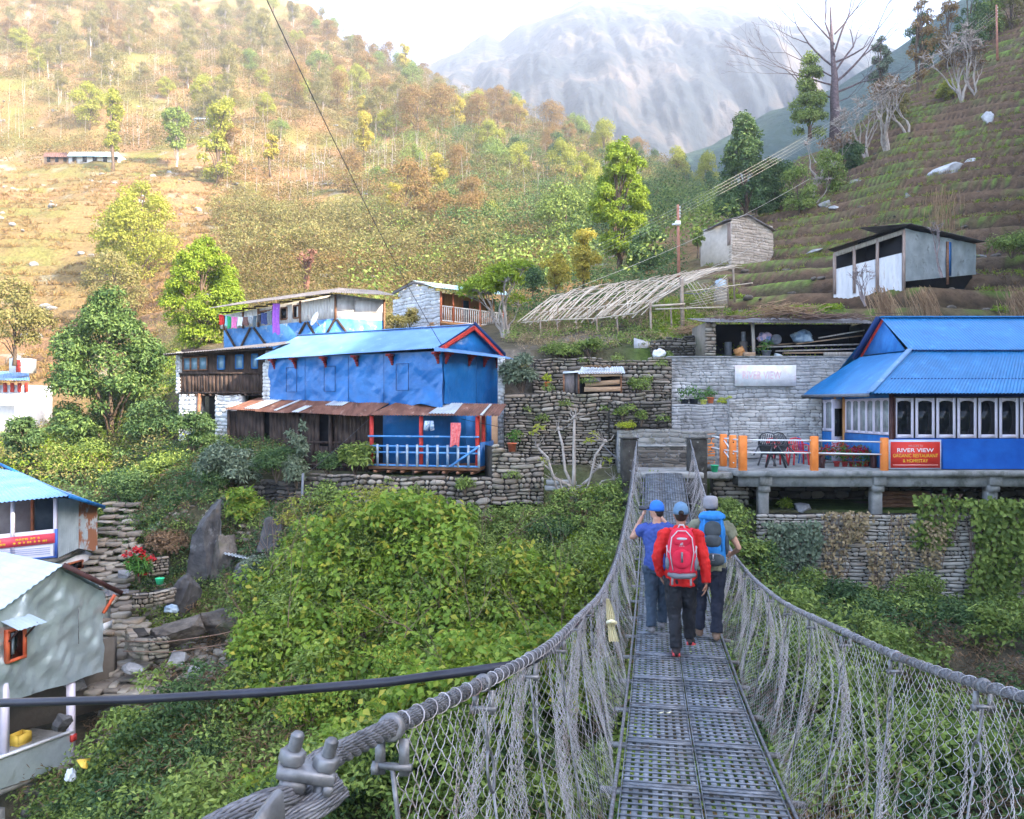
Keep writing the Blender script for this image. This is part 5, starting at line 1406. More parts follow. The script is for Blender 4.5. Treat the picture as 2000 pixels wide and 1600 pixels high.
# the blue restaurant and its terrace
def restaurant():
 y0, y1 = 24.5, 31.0; x0 = (1740 - 1000) / F * 24.5; x1 = 24.0
 zf = zz(917, 24.5); zs = zz(857, 24.5); zw = zz(776, 24.5); ze = zz(768, 24.5)
 H = thing("restaurant", (x0, y0, zf), "blue restaurant with a row of lilac-framed windows under a bright blue corrugated hipped roof", "restaurant")
 m = MB()
 m.prism([(x0, y0 + .02, 0), (x1, y0 + .02, 0), (x1, y0 + .12, 0), (x0, y0 + .12, 0)], zf, zs)
 K, J = 60, 8; vs = []
 for j in range(J + 1):
  for i in range(K + 1):
   x = x0 + 1.55 + (x1 - x0 - 1.55) * i / K; z = zf + .02 + (zs - .03 - zf) * j / J
   vs.append((x, y0 - .01 - .018 * mnoise.noise(Vector((x * 2.2, z * 2, 1))), z))
 m.add(vs, [(j * (K + 1) + i, j * (K + 1) + i + 1, (j + 1) * (K + 1) + i + 1, (j + 1) * (K + 1) + i) for j in range(J) for i in range(K)])
 m.build("front_wall", m_bluevinyl, H)
 m = MB(); m.prism([(x0 + .02, y0 + .05, 0), (x1, y0 + .05, 0), (x1, y0 + .15, 0), (x0 + .02, y0 + .15, 0)], zw + .02, ze + .45); m.build("header_wall", m_navy, H)
 m = MB(); m.box((x0 + .04, y0 + .05, (zf + ze) / 2), (.10, .12, ze - zf)); m.box((x0 + .12, y0 + .02, (zs + zw) / 2), (.05, .05, zw - zs)); m.build("corner_post", m_wooddark2, H)
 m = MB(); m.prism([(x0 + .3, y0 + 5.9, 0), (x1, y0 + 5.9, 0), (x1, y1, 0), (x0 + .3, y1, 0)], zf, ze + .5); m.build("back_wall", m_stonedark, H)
 m = MB(); m.prism([(x0, y0 + .1, 0), (x1, y0 + .1, 0), (x1, y1, 0), (x0, y1, 0)], zf - .02, zf + .03); m.build("floor_boards", m_wood, H)
 pitch = 41.0 / F * y0; w = 37.0 / F * y0; k = 0; x = x0 + .12
 def window(cx, cy, wdt, z0_, z1_, tdir, ndir, fw, scall=True, glass=m_glass):
  R = Matrix((tdir, -ndir, V(0, 0, 1))).transposed()
  c = V(cx, cy, 0); f = MB()
  for s in (-1, 1): f.box(c + tdir * s * (wdt / 2 - fw / 2) + V(0, 0, (z0_ + z1_) / 2), (fw, .05, z1_ - z0_), rot=R, bevel=.006)
  f.box(c + V(0, 0, z0_ + fw * .7), (wdt - 2 * fw, .046, fw * 1.4), rot=R)
  f.box(c + V(0, 0, z1_ - fw * .5), (wdt - 2 * fw, .046, fw), rot=R)
  if scall:
   wi = wdt - 2 * fw; n = 12; top = z1_ - fw
   for i in range(n):
    u = (i + .5) / n; s_ = abs(u - .5) * 2
    dp = fw * (.12 + .75 * s_ ** 3)
    f.box(c + tdir * (u - .5) * wi + V(0, 0, top - dp / 2), (wi / n + .001, .04, dp), rot=R)
  fo = f.build("window", m_pink, H)
  g = MB(); g.box(c - ndir * .004 + V(0, 0, (z0_ + z1_) / 2), (wdt - 2 * fw + .01, .012, z1_ - z0_ - 2 * fw + .01), rot=R); g.build("pane", glass, fo)
 while x + w < x1:
  window(x + w / 2, y0 + .03, w, zs + .02, zw - .02, V(1, 0, 0), V(0, -1, 0), .075)
  x += pitch + (.0)
 m = MB(); m.prism([(x0 + .1, y0 + .6, 0), (x1, y0 + .6, 0), (x1, y0 + .66, 0), (x0 + .1, y0 + .66, 0)], zs - .5, zs - .1); m.build("curtain_rail", m_wooddark2, H)
 td = V(0, 1, 0); nd = V(-1, 0, 0)
 zs2 = zz(852, 24.5) ; zw2 = zz(777, 24.5)
 m = MB(); m.prism([(x0 - .01, y0 + .1, 0), (x0 + .09, y0 + .1, 0), (x0 + .09, 27.9, 0), (x0 - .01, 27.9, 0)], zf, zs2 + .0); m.prism([(x0 - .01, 28.72, 0), (x0 + .09, 28.72, 0), (x0 + .09, y1, 0), (x0 - .01, y1, 0)], zf, zs2)
 m.prism([(x0 - .01, y0 + .1, 0), (x0 + .09, y0 + .1, 0), (x0 + .09, y1, 0), (x0 - .01, y1, 0)], zw2, ze + .1)
 m.build("side_wall", m_bluepaint, H)
 ys = [24.62 + i * .545 for i in range(6)]
 for yy in ys: window(x0 + .03, yy + .27, .53, zs2 + .02, zw2, td, nd, .06, glass=m_glasspale)
 for yy in (28.95, 29.75): window(x0 + .03, yy + .38, .76, zs2 + .02, zw2, td, nd, .07, glass=m_glasspale)
 f = MB()
 for yy in (27.95, 28.68): f.box((x0 + .03, yy, (zf + ze) / 2), (.16, .09, ze - zf + .05))
 f.box((x0 + .03, 28.3, ze - .02), (.16, .7, .09)); df = f.build("door_frame", m_woodtan, H)
 f = MB(); f.box((x0 - .17, 28.06, (zf + zw2) / 2 + .02), (.5, .045, zw2 - zf - .02), rz=.35); dr = f.build("door", m_pink, H)
 f = MB(); f.box((x0 - .17, 28.03, zf + 1.35), (.30, .045, .95), rz=.35); f.build("pane", m_glass, dr)
 m = MB(); m.prism([(x0 + .5, 27.95, 0), (x0 + .55, 27.95, 0), (x0 + .55, 28.7, 0), (x0 + .5, 28.7, 0)], zf, ze); m.build("inner_wall", m_dark, H)
 yr = 28.2; zr = zz(621, yr)
 E0 = P(1698, 768, 23.9); E1 = V(x1 + 1, 23.9, E0.z)
 M0 = P(1774, 686, 25.9); M1 = V(x1 + 1, 25.9, M0.z)
 R0 = V(P(1720, 622, yr).x, yr, zr); R1 = V(x1 + 1, yr, zr)
 LB = P(1564, 771, 31.6); LM = P(1678, 698, 29.6)
 rf = MB()
 rf.corr(E0, E1, M1, M0, rows=2, pitch=.105, amp=.016)
 rf.corr(M0 + V(0, -.05, .045), M1 + V(0, -.05, .045), R1, R0 + V(0, 0, 0), rows=2, pitch=.105, amp=.016)
 rf.corr(LB, E0, M0, LM, rows=2, pitch=.105, amp=.010)
 rf.corr(V(x1 + 1, 32.5, E0.z), V(R0.x - .6, 32.5, E0.z), R0, R1, rows=1, pitch=.2, amp=.016)
 rf.beam(R0 + V(0, 0, .03), R1 + V(0, 0, .03), .22, .05)
 roof = rf.build("roof", m_blueroofB, H)
 hp = MB(); hp.plate([E0 + V(-.10, -.03, .03), E0 + V(.10, -.03, .03), M0 + V(.12, -.05, .06), M0 + V(-.05, -.02, .06)], .02); hp.build("hip_cap", m_blueroofA, roof)
 gp = MB(); gp.plate([M0 + V(-.02, .1, .02), R0 + V(.12, .0, -.12), LM + V(.1, -.1, .05)], .05); gp.build("gable_panel", m_bluepaint, roof)
 gb = MB(); a_ = LM + V(-.12, .1, -.02); b_ = R0 + V(-.05, .05, .0)
 gb.beam(a_, b_, .14, .16); gb.build("gable_beam", mat_seam, roof)
 sc2 = MB();
 for k in range(16):
  q = a_.lerp(b_, (k + .5) / 16) + V(.13, -.12, -.06); sc2.lathe(q, [(.065, -.01), (.065, .01)], 8, Matrix((V(0, 0, 1), (b_ - a_).normalized(), V(-1, 0, 0))).transposed())
 sc2.beam(a_ + V(.13, -.12, -.03), b_ + V(.10, -.1, -.03), .02, .05)
 sc2.build("bargeboard", m_red, roof)
 gt = MB(); gt.tube([LB + V(-.02, .2, -.05), E0 + V(-.05, 0, -.06)], .055, 10); gt.build("gutter", m_greypipe, roof, smooth=True)
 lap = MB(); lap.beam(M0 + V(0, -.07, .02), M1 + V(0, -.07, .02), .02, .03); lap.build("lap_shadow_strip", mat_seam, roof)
 S = thing("signboard", (P(1788, 0, 24.35).x, 24.35, zz(916, 24.35)), "red restaurant banner in a pale frame on the terrace edge", "sign")
 sx = (1737 - 1000) / F * 24.36; ex_ = (1839 - 1000) / F * 24.36; cz0, cz1 = zz(917, 24.36), zz(859, 24.36)
 m = MB(); m.box(((sx + ex_) / 2, 24.40, (cz0 + cz1) / 2), (ex_ - sx, .04, cz1 - cz0)); m.build("frame", m_palevinyl, S)
 m = MB(); m.box(((sx + ex_) / 2, 24.375, (cz0 + cz1) / 2 - .01), (ex_ - sx - .09, .03, cz1 - cz0 - .11)); m.build("banner", m_signred, S)
 cx = (sx + ex_) / 2; W = ex_ - sx
 for txt, py, h, wf, mt in (("WELCOME TO", 871, 4.0, .28, m_palered), ("RIVER VIEW", 879.5, 7.5, .70, m_whitel), ("ORGANIC RESTAURANT", 890, 7.0, .86, m_yellow), ("& HOMESTAY", 900, 6.5, .48, m_yellow)):
  text(txt, (cx, 24.356, zz(py, 24.36)), W * wf, h / F * 24.36, mt, S)
 m = MB(); m.box((cx, 24.357, zz(908.5, 24.36)), (W * .86, .006, .035)); m.build("stripe", m_palered, S)
m_bluevinyl = mat("blue_vinyl", [(.006, .085, .40), (.012, .13, .52)], scale=1.4, detail=6, rough=.4, bump=.6, bscale=2.5, bdist=.03, spec=.5)
m_navy = mat("navy_paint", [(.008, .02, .09), (.012, .035, .14)], scale=3, rough=.6)
m_wooddark2 = mat("dark_red_timber", [(.05, .02, .02), (.09, .035, .03)], scale=4, rough=.6)
m_glasspale = mat("reflecting_glass", [(.16, .20, .19), (.36, .38, .38)], scale=3.0, detail=4, rough=.1, spec=.6)
m_greypipe = mat("grey_pipe", [(.12, .13, .15), (.17, .18, .2)], scale=4, rough=.4)
m_palevinyl = mat("pale_vinyl", [(.58, .62, .74), (.66, .70, .80)], scale=4, rough=.4)
m_palered = mat("pale_red_print", [(.80, .30, .26)], rough=.5)
m_whitel = mat("white_lettering", [(.85, .80, .80)], rough=.5)
restaurant()
def terrace():
 T = thing("terrace", (8, 24.3, -3), "concrete terrace on square posts in front of the restaurant", "terrace")
 zf = zz(917, 24.5) - .02
 A = V(*xy(1441, 24.1), 0); B = V(*xy(1382, 26.6), 0)
 m = MB(); m.prism([A, V(23, 24.1, 0), V(23, 31, 0), V(B.x, 30, 0), B], zf - .16, zf); m.build("slab", m_conc, T)
 m = MB(); m.beam(wpt(A, zf - .32) + V(.1, .35, 0), V(23, 24.45, zf - .32), .28, .32); m.build("edge_beam", m_conc, T)
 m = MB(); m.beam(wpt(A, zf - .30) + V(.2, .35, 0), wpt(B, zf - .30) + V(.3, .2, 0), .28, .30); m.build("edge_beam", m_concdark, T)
 for px in (1490, 1711, 1935):
  x = (px - 1000) / F * 24.4
  m = MB(); m.box((x, 24.45, (zf - .42 + zz(1012, 24.4)) / 2), (.30, .30, zf - .42 - zz(1012, 24.4)), bevel=.02)
  m.prism([(x - .16, 24.2, 0), (x + .16, 24.2, 0), (x + .16, 24.55, 0), (x - .16, 24.55, 0)], [zf - .62, zf - .62, zf - .62, zf - .62], zf - .42)
  m.box((x + .02, 24.26, zf - .30), (.36, .22, .26), bevel=.01)
  m.build("column", m_conc, T)
 Rl = thing("railing", (7, 24.2, zf), "orange concrete posts joined by two white pipes round the terrace edge", "railing")
 spots = [(1387.5, 27.2, 844, 893, 14), (1412.5, 26.2, 848, 901, 12), (1431, 25.5, 850, 904, 12), (1450.5, 24.35, 851, 912, 14), (1590, 24.3, 852, 909, 13), (1727, 24.3, 855, 915, 12)]
 pts = []
 for (px, d, pa, pb, w) in spots:
  x = (px - 1000) / F * d; za = zz(pa, d); zb = zf if d < 25 else zf
  zb = min(zf, zz(pb, d)) if d > 25 else zf - .05
  s = w / F * d
  m = MB(); m.box((x, d, (za + zb) / 2), (s, s, za - zb), bevel=.015); p = m.build("post", m_orange, Rl)
  h = MB()
  for z_ in (za - .22, za - .55): h.lathe((x, d - s / 2 - .001, z_), [(.022, -.004), (.022, .004)], 10, Matrix((V(1, 0, 0), V(0, 0, 1), V(0, 1, 0))).transposed())
  if d > 25.3: h.build("pipe_hole", m_dark, p)
  pts.append((x, d, za, s))
 for k in range(len(pts) - 1):
  a = pts[k]; b = pts[k + 1]
  m = MB()
  for dz in (.13, .50):
   m.tube([V(a[0], a[1], a[2] - dz), V(b[0], b[1], b[2] - dz)], .022, 8)
  m.build("pipe", m_white, Rl, smooth=True)
 m = MB(); m.tube([V(pts[1][0], pts[1][1] - .12, pts[1][2] - .2), V(pts[2][0], pts[2][1] - .12, pts[2][2] - .58)], .02, 8); m.build("loose_pipe", m_white, Rl, smooth=True)
 m = MB(); m.tube([V(pts[1][0], pts[1][1] - .12, pts[1][2] - .55), V(pts[2][0], pts[2][1] - .12, pts[2][2] - .86)], .02, 8); m.build("loose_pipe", m_white, Rl, smooth=True)
 return zf
ZT = terrace()
# furniture and pots on the terrace
def plastic_chair(name, loc, rz, m_, label, group, tilt=0):
 T = thing(name, loc, label, "chair", group); T.rotation_euler = (tilt, 0, rz)
 org = Vector(loc)
 def add(nm, fn, sm=False):
  m = MB(); fn(m); m.v = [tuple(Vector(v) + org) for v in m.v]; m.build(nm, m_, T, smooth=sm)
 def seat(m): m.box((0, 0, .43), (.46, .44, .035), bevel=.015)
 def back(m):
  for k in range(7):
   x = -.19 + k * .0633; m.beam((x, .22, .45), (x * 1.05, .30, .82 - abs(x) * .25), .028, .018)
  pts = [(-.23, .2, .45), (-.24, .28, .70), (-.17, .31, .83), (0, .32, .87), (.17, .31, .83), (.24, .28, .70), (.23, .2, .45)]
  m.tube(pts, .022, 8)
 def arm(s): return lambda m: m.tube([(s * .24, .26, .66), (s * .27, .05, .66), (s * .26, -.18, .63), (s * .25, -.2, .45)], .022, 8)
 add("seat", seat); add("backrest", back, True)
 for s in (-1, 1): add("armrest", arm(s), True)
 for sx in (-1, 1):
  for sy in (-1, 1):
   add("leg", (lambda m, sx=sx, sy=sy: m.beam((sx * .21, sy * .19, .43), (sx * .25, sy * .25, 0), .045, .035)))
 return T
m_blackch = mat("black_chair_plastic", [(.02, .022, .025), (.05, .052, .058)], scale=4, rough=.3, spec=.5)
m_redch = mat("red_chair_plastic", [(.55, .02, .03), (.65, .04, .05)], scale=4, rough=.35)
m_bluech = mat("blue_chair_paint", [(.02, .14, .40), (.03, .2, .5)], scale=4, rough=.5)
def ch(px, d, rz, m_, lab, grp, tilt=0, dz=0):
 return plastic_chair("chair", ((px - 1000) / F * d, d, ZT + dz), rz, m_, lab, grp, tilt)
ch(1492, 25.1, 2.5, m_blackch, "black plastic chair leaning over the table edge, the nearer to the orange corner post", "black terrace chairs", .75, .25)
ch(1536, 25.0, 3.6, m_blackch, "black plastic chair leaning over the table, the one with the pale seat shine", "black terrace chairs", .75, .25)
ch(1518, 26.6, .2, m_redch, "red plastic chair behind the leaning black chairs", "red terrace chairs")
ch(1560, 26.9, .0, m_redch, "red plastic chair nearer the middle orange post", "red terrace chairs")
ch(1578, 27.6, 1.0, m_bluech, "blue chair behind the red chairs, by the side wall", "blue terrace chairs")
tb = thing("table", ((1515 - 1000) / F * 25.7, 25.7, ZT), "dark round table between the leaning black chairs", "table")
m = MB(); c = ORI[tb.name]; m.lathe(c + V(0, 0, .70), [(.50, 0), (.52, .015), (.50, .03)], 24); m.build("table_top", m_blackch, tb)
for a in range(4):
 m = MB(); an = a * math.pi / 2 + .5; m.beam(c + V(.1 * math.cos(an), .1 * math.sin(an), .70), c + V(.42 * math.cos(an), .42 * math.sin(an), 0), .05, .04); m.build("leg", m_blackch, tb)
bn = thing("bench", ((1655 - 1000) / F * 25.4, 25.4, ZT), "long low timber bench in front of the row of red flowers", "bench")
c = ORI[bn.name]; m = MB(); m.box(c + V(0, 0, .42), (1.9, .30, .045), bevel=.01); m.build("seat", m_wood, bn)
for s in (-1, 1):
 m = MB(); m.box(c + V(s * .80, 0, .2), (.10, .26, .40)); m.build("leg", m_wooddark2, bn)
m_potred = mat("red_plastic_pot", [(.45, .03, .03), (.58, .06, .05)], scale=4, rough=.5)
m_potterra = mat("orange_plastic_pot", [(.62, .14, .06), (.75, .22, .10)], scale=4, rough=.6)
m_potblack = mat("black_plastic_pot", [(.02, .025, .035), (.04, .045, .06)], scale=4, rough=.6)
m_potyellow = mat("yellow_pot", [(.70, .72, .12), (.8, .8, .2)], scale=4, rough=.6)
m_bucket = mat("green_bucket", [(.03, .50, .22), (.05, .60, .28)], scale=4, rough=.4)
lf_green = leafmat("potplant_leaves", [(.04, .12, .02), (.09, .24, .04), (.16, .32, .06)])
lf_redfl = leafmat("red_flowers", [(.50, .01, .02), (.65, .03, .03), (.35, .02, .03)], tr=.2)
lf_yel = leafmat("yellow_green_leaves", [(.42, .48, .03), (.55, .58, .06), (.30, .40, .04)])
def leaves_part(name, c, r, n, L, W, m_, parent, squash=.9, **kw):
 ctr = np.array([list(c)]) + RNG.normal(0, 1, (7, 3)) * np.array([r[0], r[1], r[2]]) * .45
 v = clump_cloud(ctr, np.full(7, min(r) * .75), n // 7, L, W, RNG, squash=squash, **kw)
 org = np.array(root_loc(parent)); me = leaf_mesh(name, v - org)
 return link_mesh(name, me, m_, parent)
def pot(px, pyb, d, w, h, m_, label, plant, group=None, z=None, name="flower_pot", fl=None, pr=None):
 x = (px - 1000) / F * d; zb = zz(pyb, d) if z is None else z
 T = thing(name, (x, d, zb), label, "flower pot", group)
 r = w / F * d / 2; hh = h / F * d
 m = MB(); m.lathe((x, d, zb), [(r * .72, 0), (r * .95, hh * .85), (r * 1.06, hh * .85), (r * 1.08, hh), (r * .95, hh), (r * .9, hh * .9)], 16); m.build("pot", m_, T)
 if plant:
  pr = pr or r * 1.5
  leaves_part("plant", (x, d, zb + hh + pr * .7), (pr, pr, pr * 1.0), 170, .09, .045, plant, T)
  if fl: leaves_part("flowers", (x, d, zb + hh + pr * 1.1), (pr, pr * .9, pr * .8), 120, .07, .06, fl, T)
 return T
labs = ["far left", "second", "third", "fourth", "fifth", "sixth", "last and greenest"]
for k, px in enumerate((1606, 1634, 1650, 1664, 1678, 1692, 1709)):
 pot(px, 0, 26.0 if k else 26.8, 12, 10, m_potred, "red pot of small red flowers on the terrace, %s in the row%s" % (labs[k], " behind the bench" if 0 < k < 6 else ""), lf_green, "red flower pots along the restaurant's side", z=ZT, fl=lf_redfl if k != 6 else None, pr=.26)
pot(1000, 882, 27.0, 18, 17, m_potterra, "large orange pot of leafy plant at the white pillar's foot", lf_green)
pot(1069, 755, 28.6, 11, 9, m_potterra, "small orange pot on the rough wall left of the hutch", lf_yel)
pot(1337, 789, 30.5, 18, 9, m_potblack, "black pot of thin green stems, the far left one on the grey ledge", lf_green, "pots on the grey ledge")
pot(1355, 789, 30.5, 19, 10, m_potblack, "black pot next to the yellow one on the grey ledge", lf_green, "pots on the grey ledge")
pot(1374, 790, 30.4, 14, 9, m_potyellow, "small yellow pot with a bushy plant on the grey ledge", lf_green, "pots on the grey ledge")
pot(1388, 788, 30.6, 14, 12, m_potterra, "brown pot behind the yellow one on the grey ledge", lf_green, "pots on the grey ledge")
cs = thing("round_shrub", ((1408 - 1000) / F * 30.5, 30.5, .17), "clipped yellow-green round shrub at the end of the grey ledge", "shrub")
leaves_part("foliage", ORI[cs.name] + V(0, 0, .17), (.30, .25, .14), 1400, .035, .022, lf_yel, cs)
bk = MB(); q = V((1391 - 1000) / F * 24.9, 24.6, zz(922, 24.6)); bk.lathe(q, [(.085, 0), (.12, .19), (.125, .19), (.125, .205), (.11, .205), (.10, .16)], 18)
bk.single("bucket", m_bucket, "green plastic bucket on the ledge behind the portal pillar", "bucket")
lg = MB(); lg.box((q.x + .05, 24.7, q.z - .1), (.9, .6, .18), bevel=.02); lg.single("stone_ledge", m_conc, "small concrete ledge under the green bucket", "ledge")
rk = None
# storage shed above the grey wall
def storage():
 d = 31.6; x0 = (1376 - 1000) / F * d; x1 = (1705 - 1000) / F * d; zb = zz(696, 31.4); zt = zz(627, 31.4)
 H = thing("storage_shed", (x0, d, zb), "open stone store with a debris-covered tin roof beside the blue roof", "shed")
 m = MB(); stones(m, (x0, d - .1), (x0 + .42, d - .1), zb, zt - .02, sw=.4, sh=.11, depth=.16, seed=71, gap=.01, round_=.3); m.prism([(x0, d, 0), (x0 + .42, d, 0), (x0 + .42, d + 2.2, 0), (x0, d + 2.2, 0)], zb, zt - .05); m.build("stone_wall", m_stone, H)
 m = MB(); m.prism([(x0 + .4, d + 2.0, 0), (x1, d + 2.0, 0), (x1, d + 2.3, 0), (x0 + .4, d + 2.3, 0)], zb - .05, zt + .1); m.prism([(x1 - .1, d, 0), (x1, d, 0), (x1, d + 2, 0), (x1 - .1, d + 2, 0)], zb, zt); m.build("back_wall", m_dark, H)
 m = MB(); m.prism([(x0 + .4, d - .1, 0), (x1, d - .1, 0), (x1, d + 2.0, 0), (x0 + .4, d + 2.0, 0)], zb - .04, zb + .02); m.build("floor_slab", m_mortar, H)
 m = MB(); m.beam((P(1474, 0, d).x, d + .1, zb), (P(1471, 0, d).x, d + .1, zt), .11, .11); m.build("post", m_woodpale, H)
 rf = MB(); rf.corr((x0 - .15, d - .45, zt - .06), (x1 + .2, d - .45, zt - .12), (x1 + .2, d + 2.4, zt + .42), (x0 - .15, d + 2.4, zt + .38), rows=3, pitch=.11, amp=.018, ragged=.04, seed=9); rf.build("roof", m_tinold, H)
storage()
def stick_pile(name, c, n, L, spread, r, m_, label, cat, flat=.3, seed=0):
 m = MB(); rg = random.Random(seed)
 for k in range(n):
  a = rg.uniform(0, math.pi); l = L * rg.uniform(.4, 1)
  p = Vector(c) + V(rg.gauss(0, spread[0]), rg.gauss(0, spread[1]), abs(rg.gauss(0, spread[2])))
  dv = V(math.cos(a), math.sin(a) * .6, rg.uniform(-flat, flat)) * l / 2
  mid = p + V(0, 0, rg.uniform(-.1, .1) * l)
  m.tube([p - dv, mid, p + dv], r * rg.uniform(.6, 1.2), 4)
 return m.single(name, m_, label, cat)
m_straw = mat("dry_straw", [(.22, .13, .07), (.42, .28, .16)], scale=8, rough=.9, island=[(.16, .09, .05), (.34, .21, .12), (.50, .36, .22)], imix=.6)
m_brush = mat("dry_brushwood", [(.14, .08, .06), (.25, .16, .12)], scale=8, rough=.9, island=[(.10, .06, .05), (.22, .14, .10), (.33, .24, .18)], imix=.6)
m_woodplank = mat("tan_planks", [(.28, .18, .11), (.42, .29, .19)], scale=5, rough=.85, stretch=(1, 1, 4))
stick_pile("brushwood_pile", P(1530, 614, 32.0), 260, 1.1, (.6, .4, .16), .014, m_straw, "heap of dry brushwood on the storage shed's roof", "brushwood", seed=2)
stick_pile("brushwood_pile", P(1615, 621, 32.0), 180, 1.5, (1.0, .4, .05), .014, m_brush, "thin spread of grey sticks on the shed roof near the blue gable", "brushwood", flat=.08, seed=3)
stick_pile("brushwood_pile", P(1430, 622, 31.9), 70, .7, (.45, .3, .05), .014, m_brush, "scraps and sticks at the left end of the shed roof", "brushwood", flat=.1, seed=4)
def crumple(name, c, r, m_, label, cat, seed, n=900):
 m = MB(); bm = bmesh.new(); bmesh.ops.create_icosphere(bm, subdivisions=4, radius=1)
 for v in bm.verts:
  k = 1 + .35 * mnoise.noise(v.co * 1.6 + Vector((seed, 0, 0))) + .16 * mnoise.noise(v.co * 4.5 + Vector((0, seed, 0)))
  v.co = Vector((v.co.x * r[0] * k, v.co.y * r[1] * k, max(v.co.z, -.55) * r[2] * k)) + Vector(c)
 m.v = [tuple(v.co) for v in bm.verts]; m.f = [[v.index for v in f.verts] for f in bm.faces]; m.m = [0] * len(m.f); bm.free()
 return m.single(name, m_, label, cat, smooth=(n > 0))
m_tarp = mat("blue_grey_tarpaulin", [(.10, .17, .26), (.42, .50, .55)], scale=2.5, detail=4, rough=.5, bump=.6, bdist=.03)
m_blanket = mat("pink_grey_blanket", [(.30, .22, .30), (.55, .40, .45)], scale=7, detail=4, rough=.8, over=((.10, .16, .35), 5, .5, .56))
crumple("tarpaulin", P(1566, 660, 32.2), (.42, .35, .30), m_tarp, "crumpled blue-grey tarpaulin heaped on planks in the shed", "tarpaulin", 3)
crumple("blanket_bundle", P(1494, 661, 32.1), (.27, .25, .24), m_blanket, "pink and blue blanket bundle behind the shed's post", "blanket", 5)
m = MB(); q = P(1517, 663, 31.75)
pr = []
for r_ in (.20, .165, .13, .095, .06): pr += [(r_, 0), (r_, -.04), (r_ - .022, -.04), (r_ - .022, 0)]
m.lathe(q, [(.20, -.9)] + pr, 20, Matrix((V(1, 0, 0), V(0, 0, 1), V(0, -1, 0))).transposed()); m.single("rolled_mat", m_greypipe, "dark rolled mat seen end-on beside the blanket bundle", "mat")
rg = random.Random(12)
planks = [(1500, 1700, 678, 672, "long plank across the middle of the shed's timber stack"), (1556, 1690, 672, 655, "pale plank tilted up to the right in the shed"), (1515, 1700, 686, 681, "plank on the lower part of the shed's timber stack"),
  (1530, 1660, 690, 689, "lowest plank of the shed's timber stack"), (1600, 1720, 660, 640, "thin plank slanting towards the blue gable"), (1480, 1560, 677, 670, "short plank under the tarpaulin"), (1610, 1690, 692, 691, "thick beam end on the shed floor")]
for k, (a, b, ya, yb, lab) in enumerate(planks):
 m = MB(); m.beam(P(a, ya, 31.9 + .1 * (k % 3)), P(b, yb, 32.3 + .1 * (k % 2)), .16, .05 if k < 6 else .14); m.single("plank", m_woodplank if k % 2 else m_woodpale, lab, "plank", "planks stacked in the storage shed")
def drum(name, px, py, d, r, h, m_, label, cat, tilt=None):
 m = MB(); c = P(px, py, d); A = Matrix.Identity(3) if tilt is None else Matrix.Rotation(tilt, 3, 'Y')
 m.lathe(c, [(r * .96, 0), (r, .02), (r, h * .48), (r * 1.03, h * .5), (r, h * .52), (r, h - .02), (r * .95, h), (r * .8, h - .02)], 20, A); return m.single(name, m_, label, cat, smooth=False)
drum("drum", 1422, 694, 32.6, .14, .52, m_greypipe, "dark metal drum at the back of the storage shed", "drum")
drum("drum", 1452, 692, 32.4, .15, .50, m_tinold, "dark pot with a bright steel jug standing on it", "drum")
drum("jug", 1452, 667, 32.4, .09, .38, m_steel, "bright steel jug on top of the dark drum", "jug")
drum("basket", 1448, 695, 31.9, .20, .34, m_woodtan, "tan wicker basket tilted on the shed's sill", "basket", tilt=-.45)
drum("basin", 1519, 697, 31.45, .15, .10, m_tin, "grey basin leaning on the shed's sill beside the plant pot", "basin", tilt=.3)
pot(1497, 696, 31.45, 18, 11, m_greypipe, "grey tub of seedlings on the shed's sill", lf_green)
m = MB(); m.box(P(1463, 692, 31.5), (.42, .25, .14), bevel=.01); m.single("wooden_box", m_woodplank, "low wooden box beside the tilted basket", "box")
for k, (a, b, py, lab) in enumerate(((1715, 1822, 996, "lowest beam of the timber stack under the terrace"), (1716, 1832, 987, "long beam, second from the bottom of the stack under the terrace"), (1716, 1818, 979, "third beam up in the stack under the terrace"), (1720, 1815, 971, "dark beam fourth from the bottom under the terrace"), (1722, 1812, 963, "topmost dark beam of the stack under the terrace"))):
 m = MB(); m.beam(P(a, py, 25.6 + .12 * k), P(b, py, 25.6 + .12 * k), .30, .115, bevel=.01); m.single("timber_beam", m_wood, lab, "beam", "beams stacked under the terrace")
def rock(c, r, m_, label, seed, rz=0, flat=.6, name="boulder", sub=4):
 bm = bmesh.new(); bmesh.ops.create_icosphere(bm, subdivisions=sub, radius=1)
 rg = random.Random(seed); pl = [(Vector((rg.gauss(0, 1), rg.gauss(0, 1), rg.gauss(0, 1))).normalized(), rg.uniform(.45, .8)) for _ in range(15)]
 R = Matrix.Rotation(rz, 3, 'Y')
 for v in bm.verts:
  for (n, dd) in pl:
   e = v.co.dot(n) - dd
   if e > 0: v.co -= n * e
  v.co *= 1 + .10 * mnoise.noise(v.co * 2.3 + Vector((seed, 0, 0))) + .07 * mnoise.noise(Vector((v.co.x * 8, v.co.y * 8, v.co.z * 2.5 + seed))) + .035 * mnoise.noise(v.co * 13)
  v.co = R @ Vector((v.co.x * r[0], v.co.y * r[1], v.co.z * r[2])) + Vector(c)
 m = MB(); m.v = [tuple(v.co) for v in bm.verts]; m.f = [[v.index for v in f.verts] for f in bm.faces]; m.m = [0] * len(m.f); bm.free()
 return m.single(name, m_, label, "rock")
m_rock = mat("grey_rock", [(.16, .16, .165), (.36, .36, .37)], scale=2.2, detail=12, rough=.9, bump=.8, bdist=.03, over=((.10, .10, .05), 1.6, .55, .7))
m_rockpale = mat("pale_rock", [(.34, .34, .35), (.52, .52, .53)], scale=2.2, detail=12, rough=.9, bump=.7, bdist=.03)
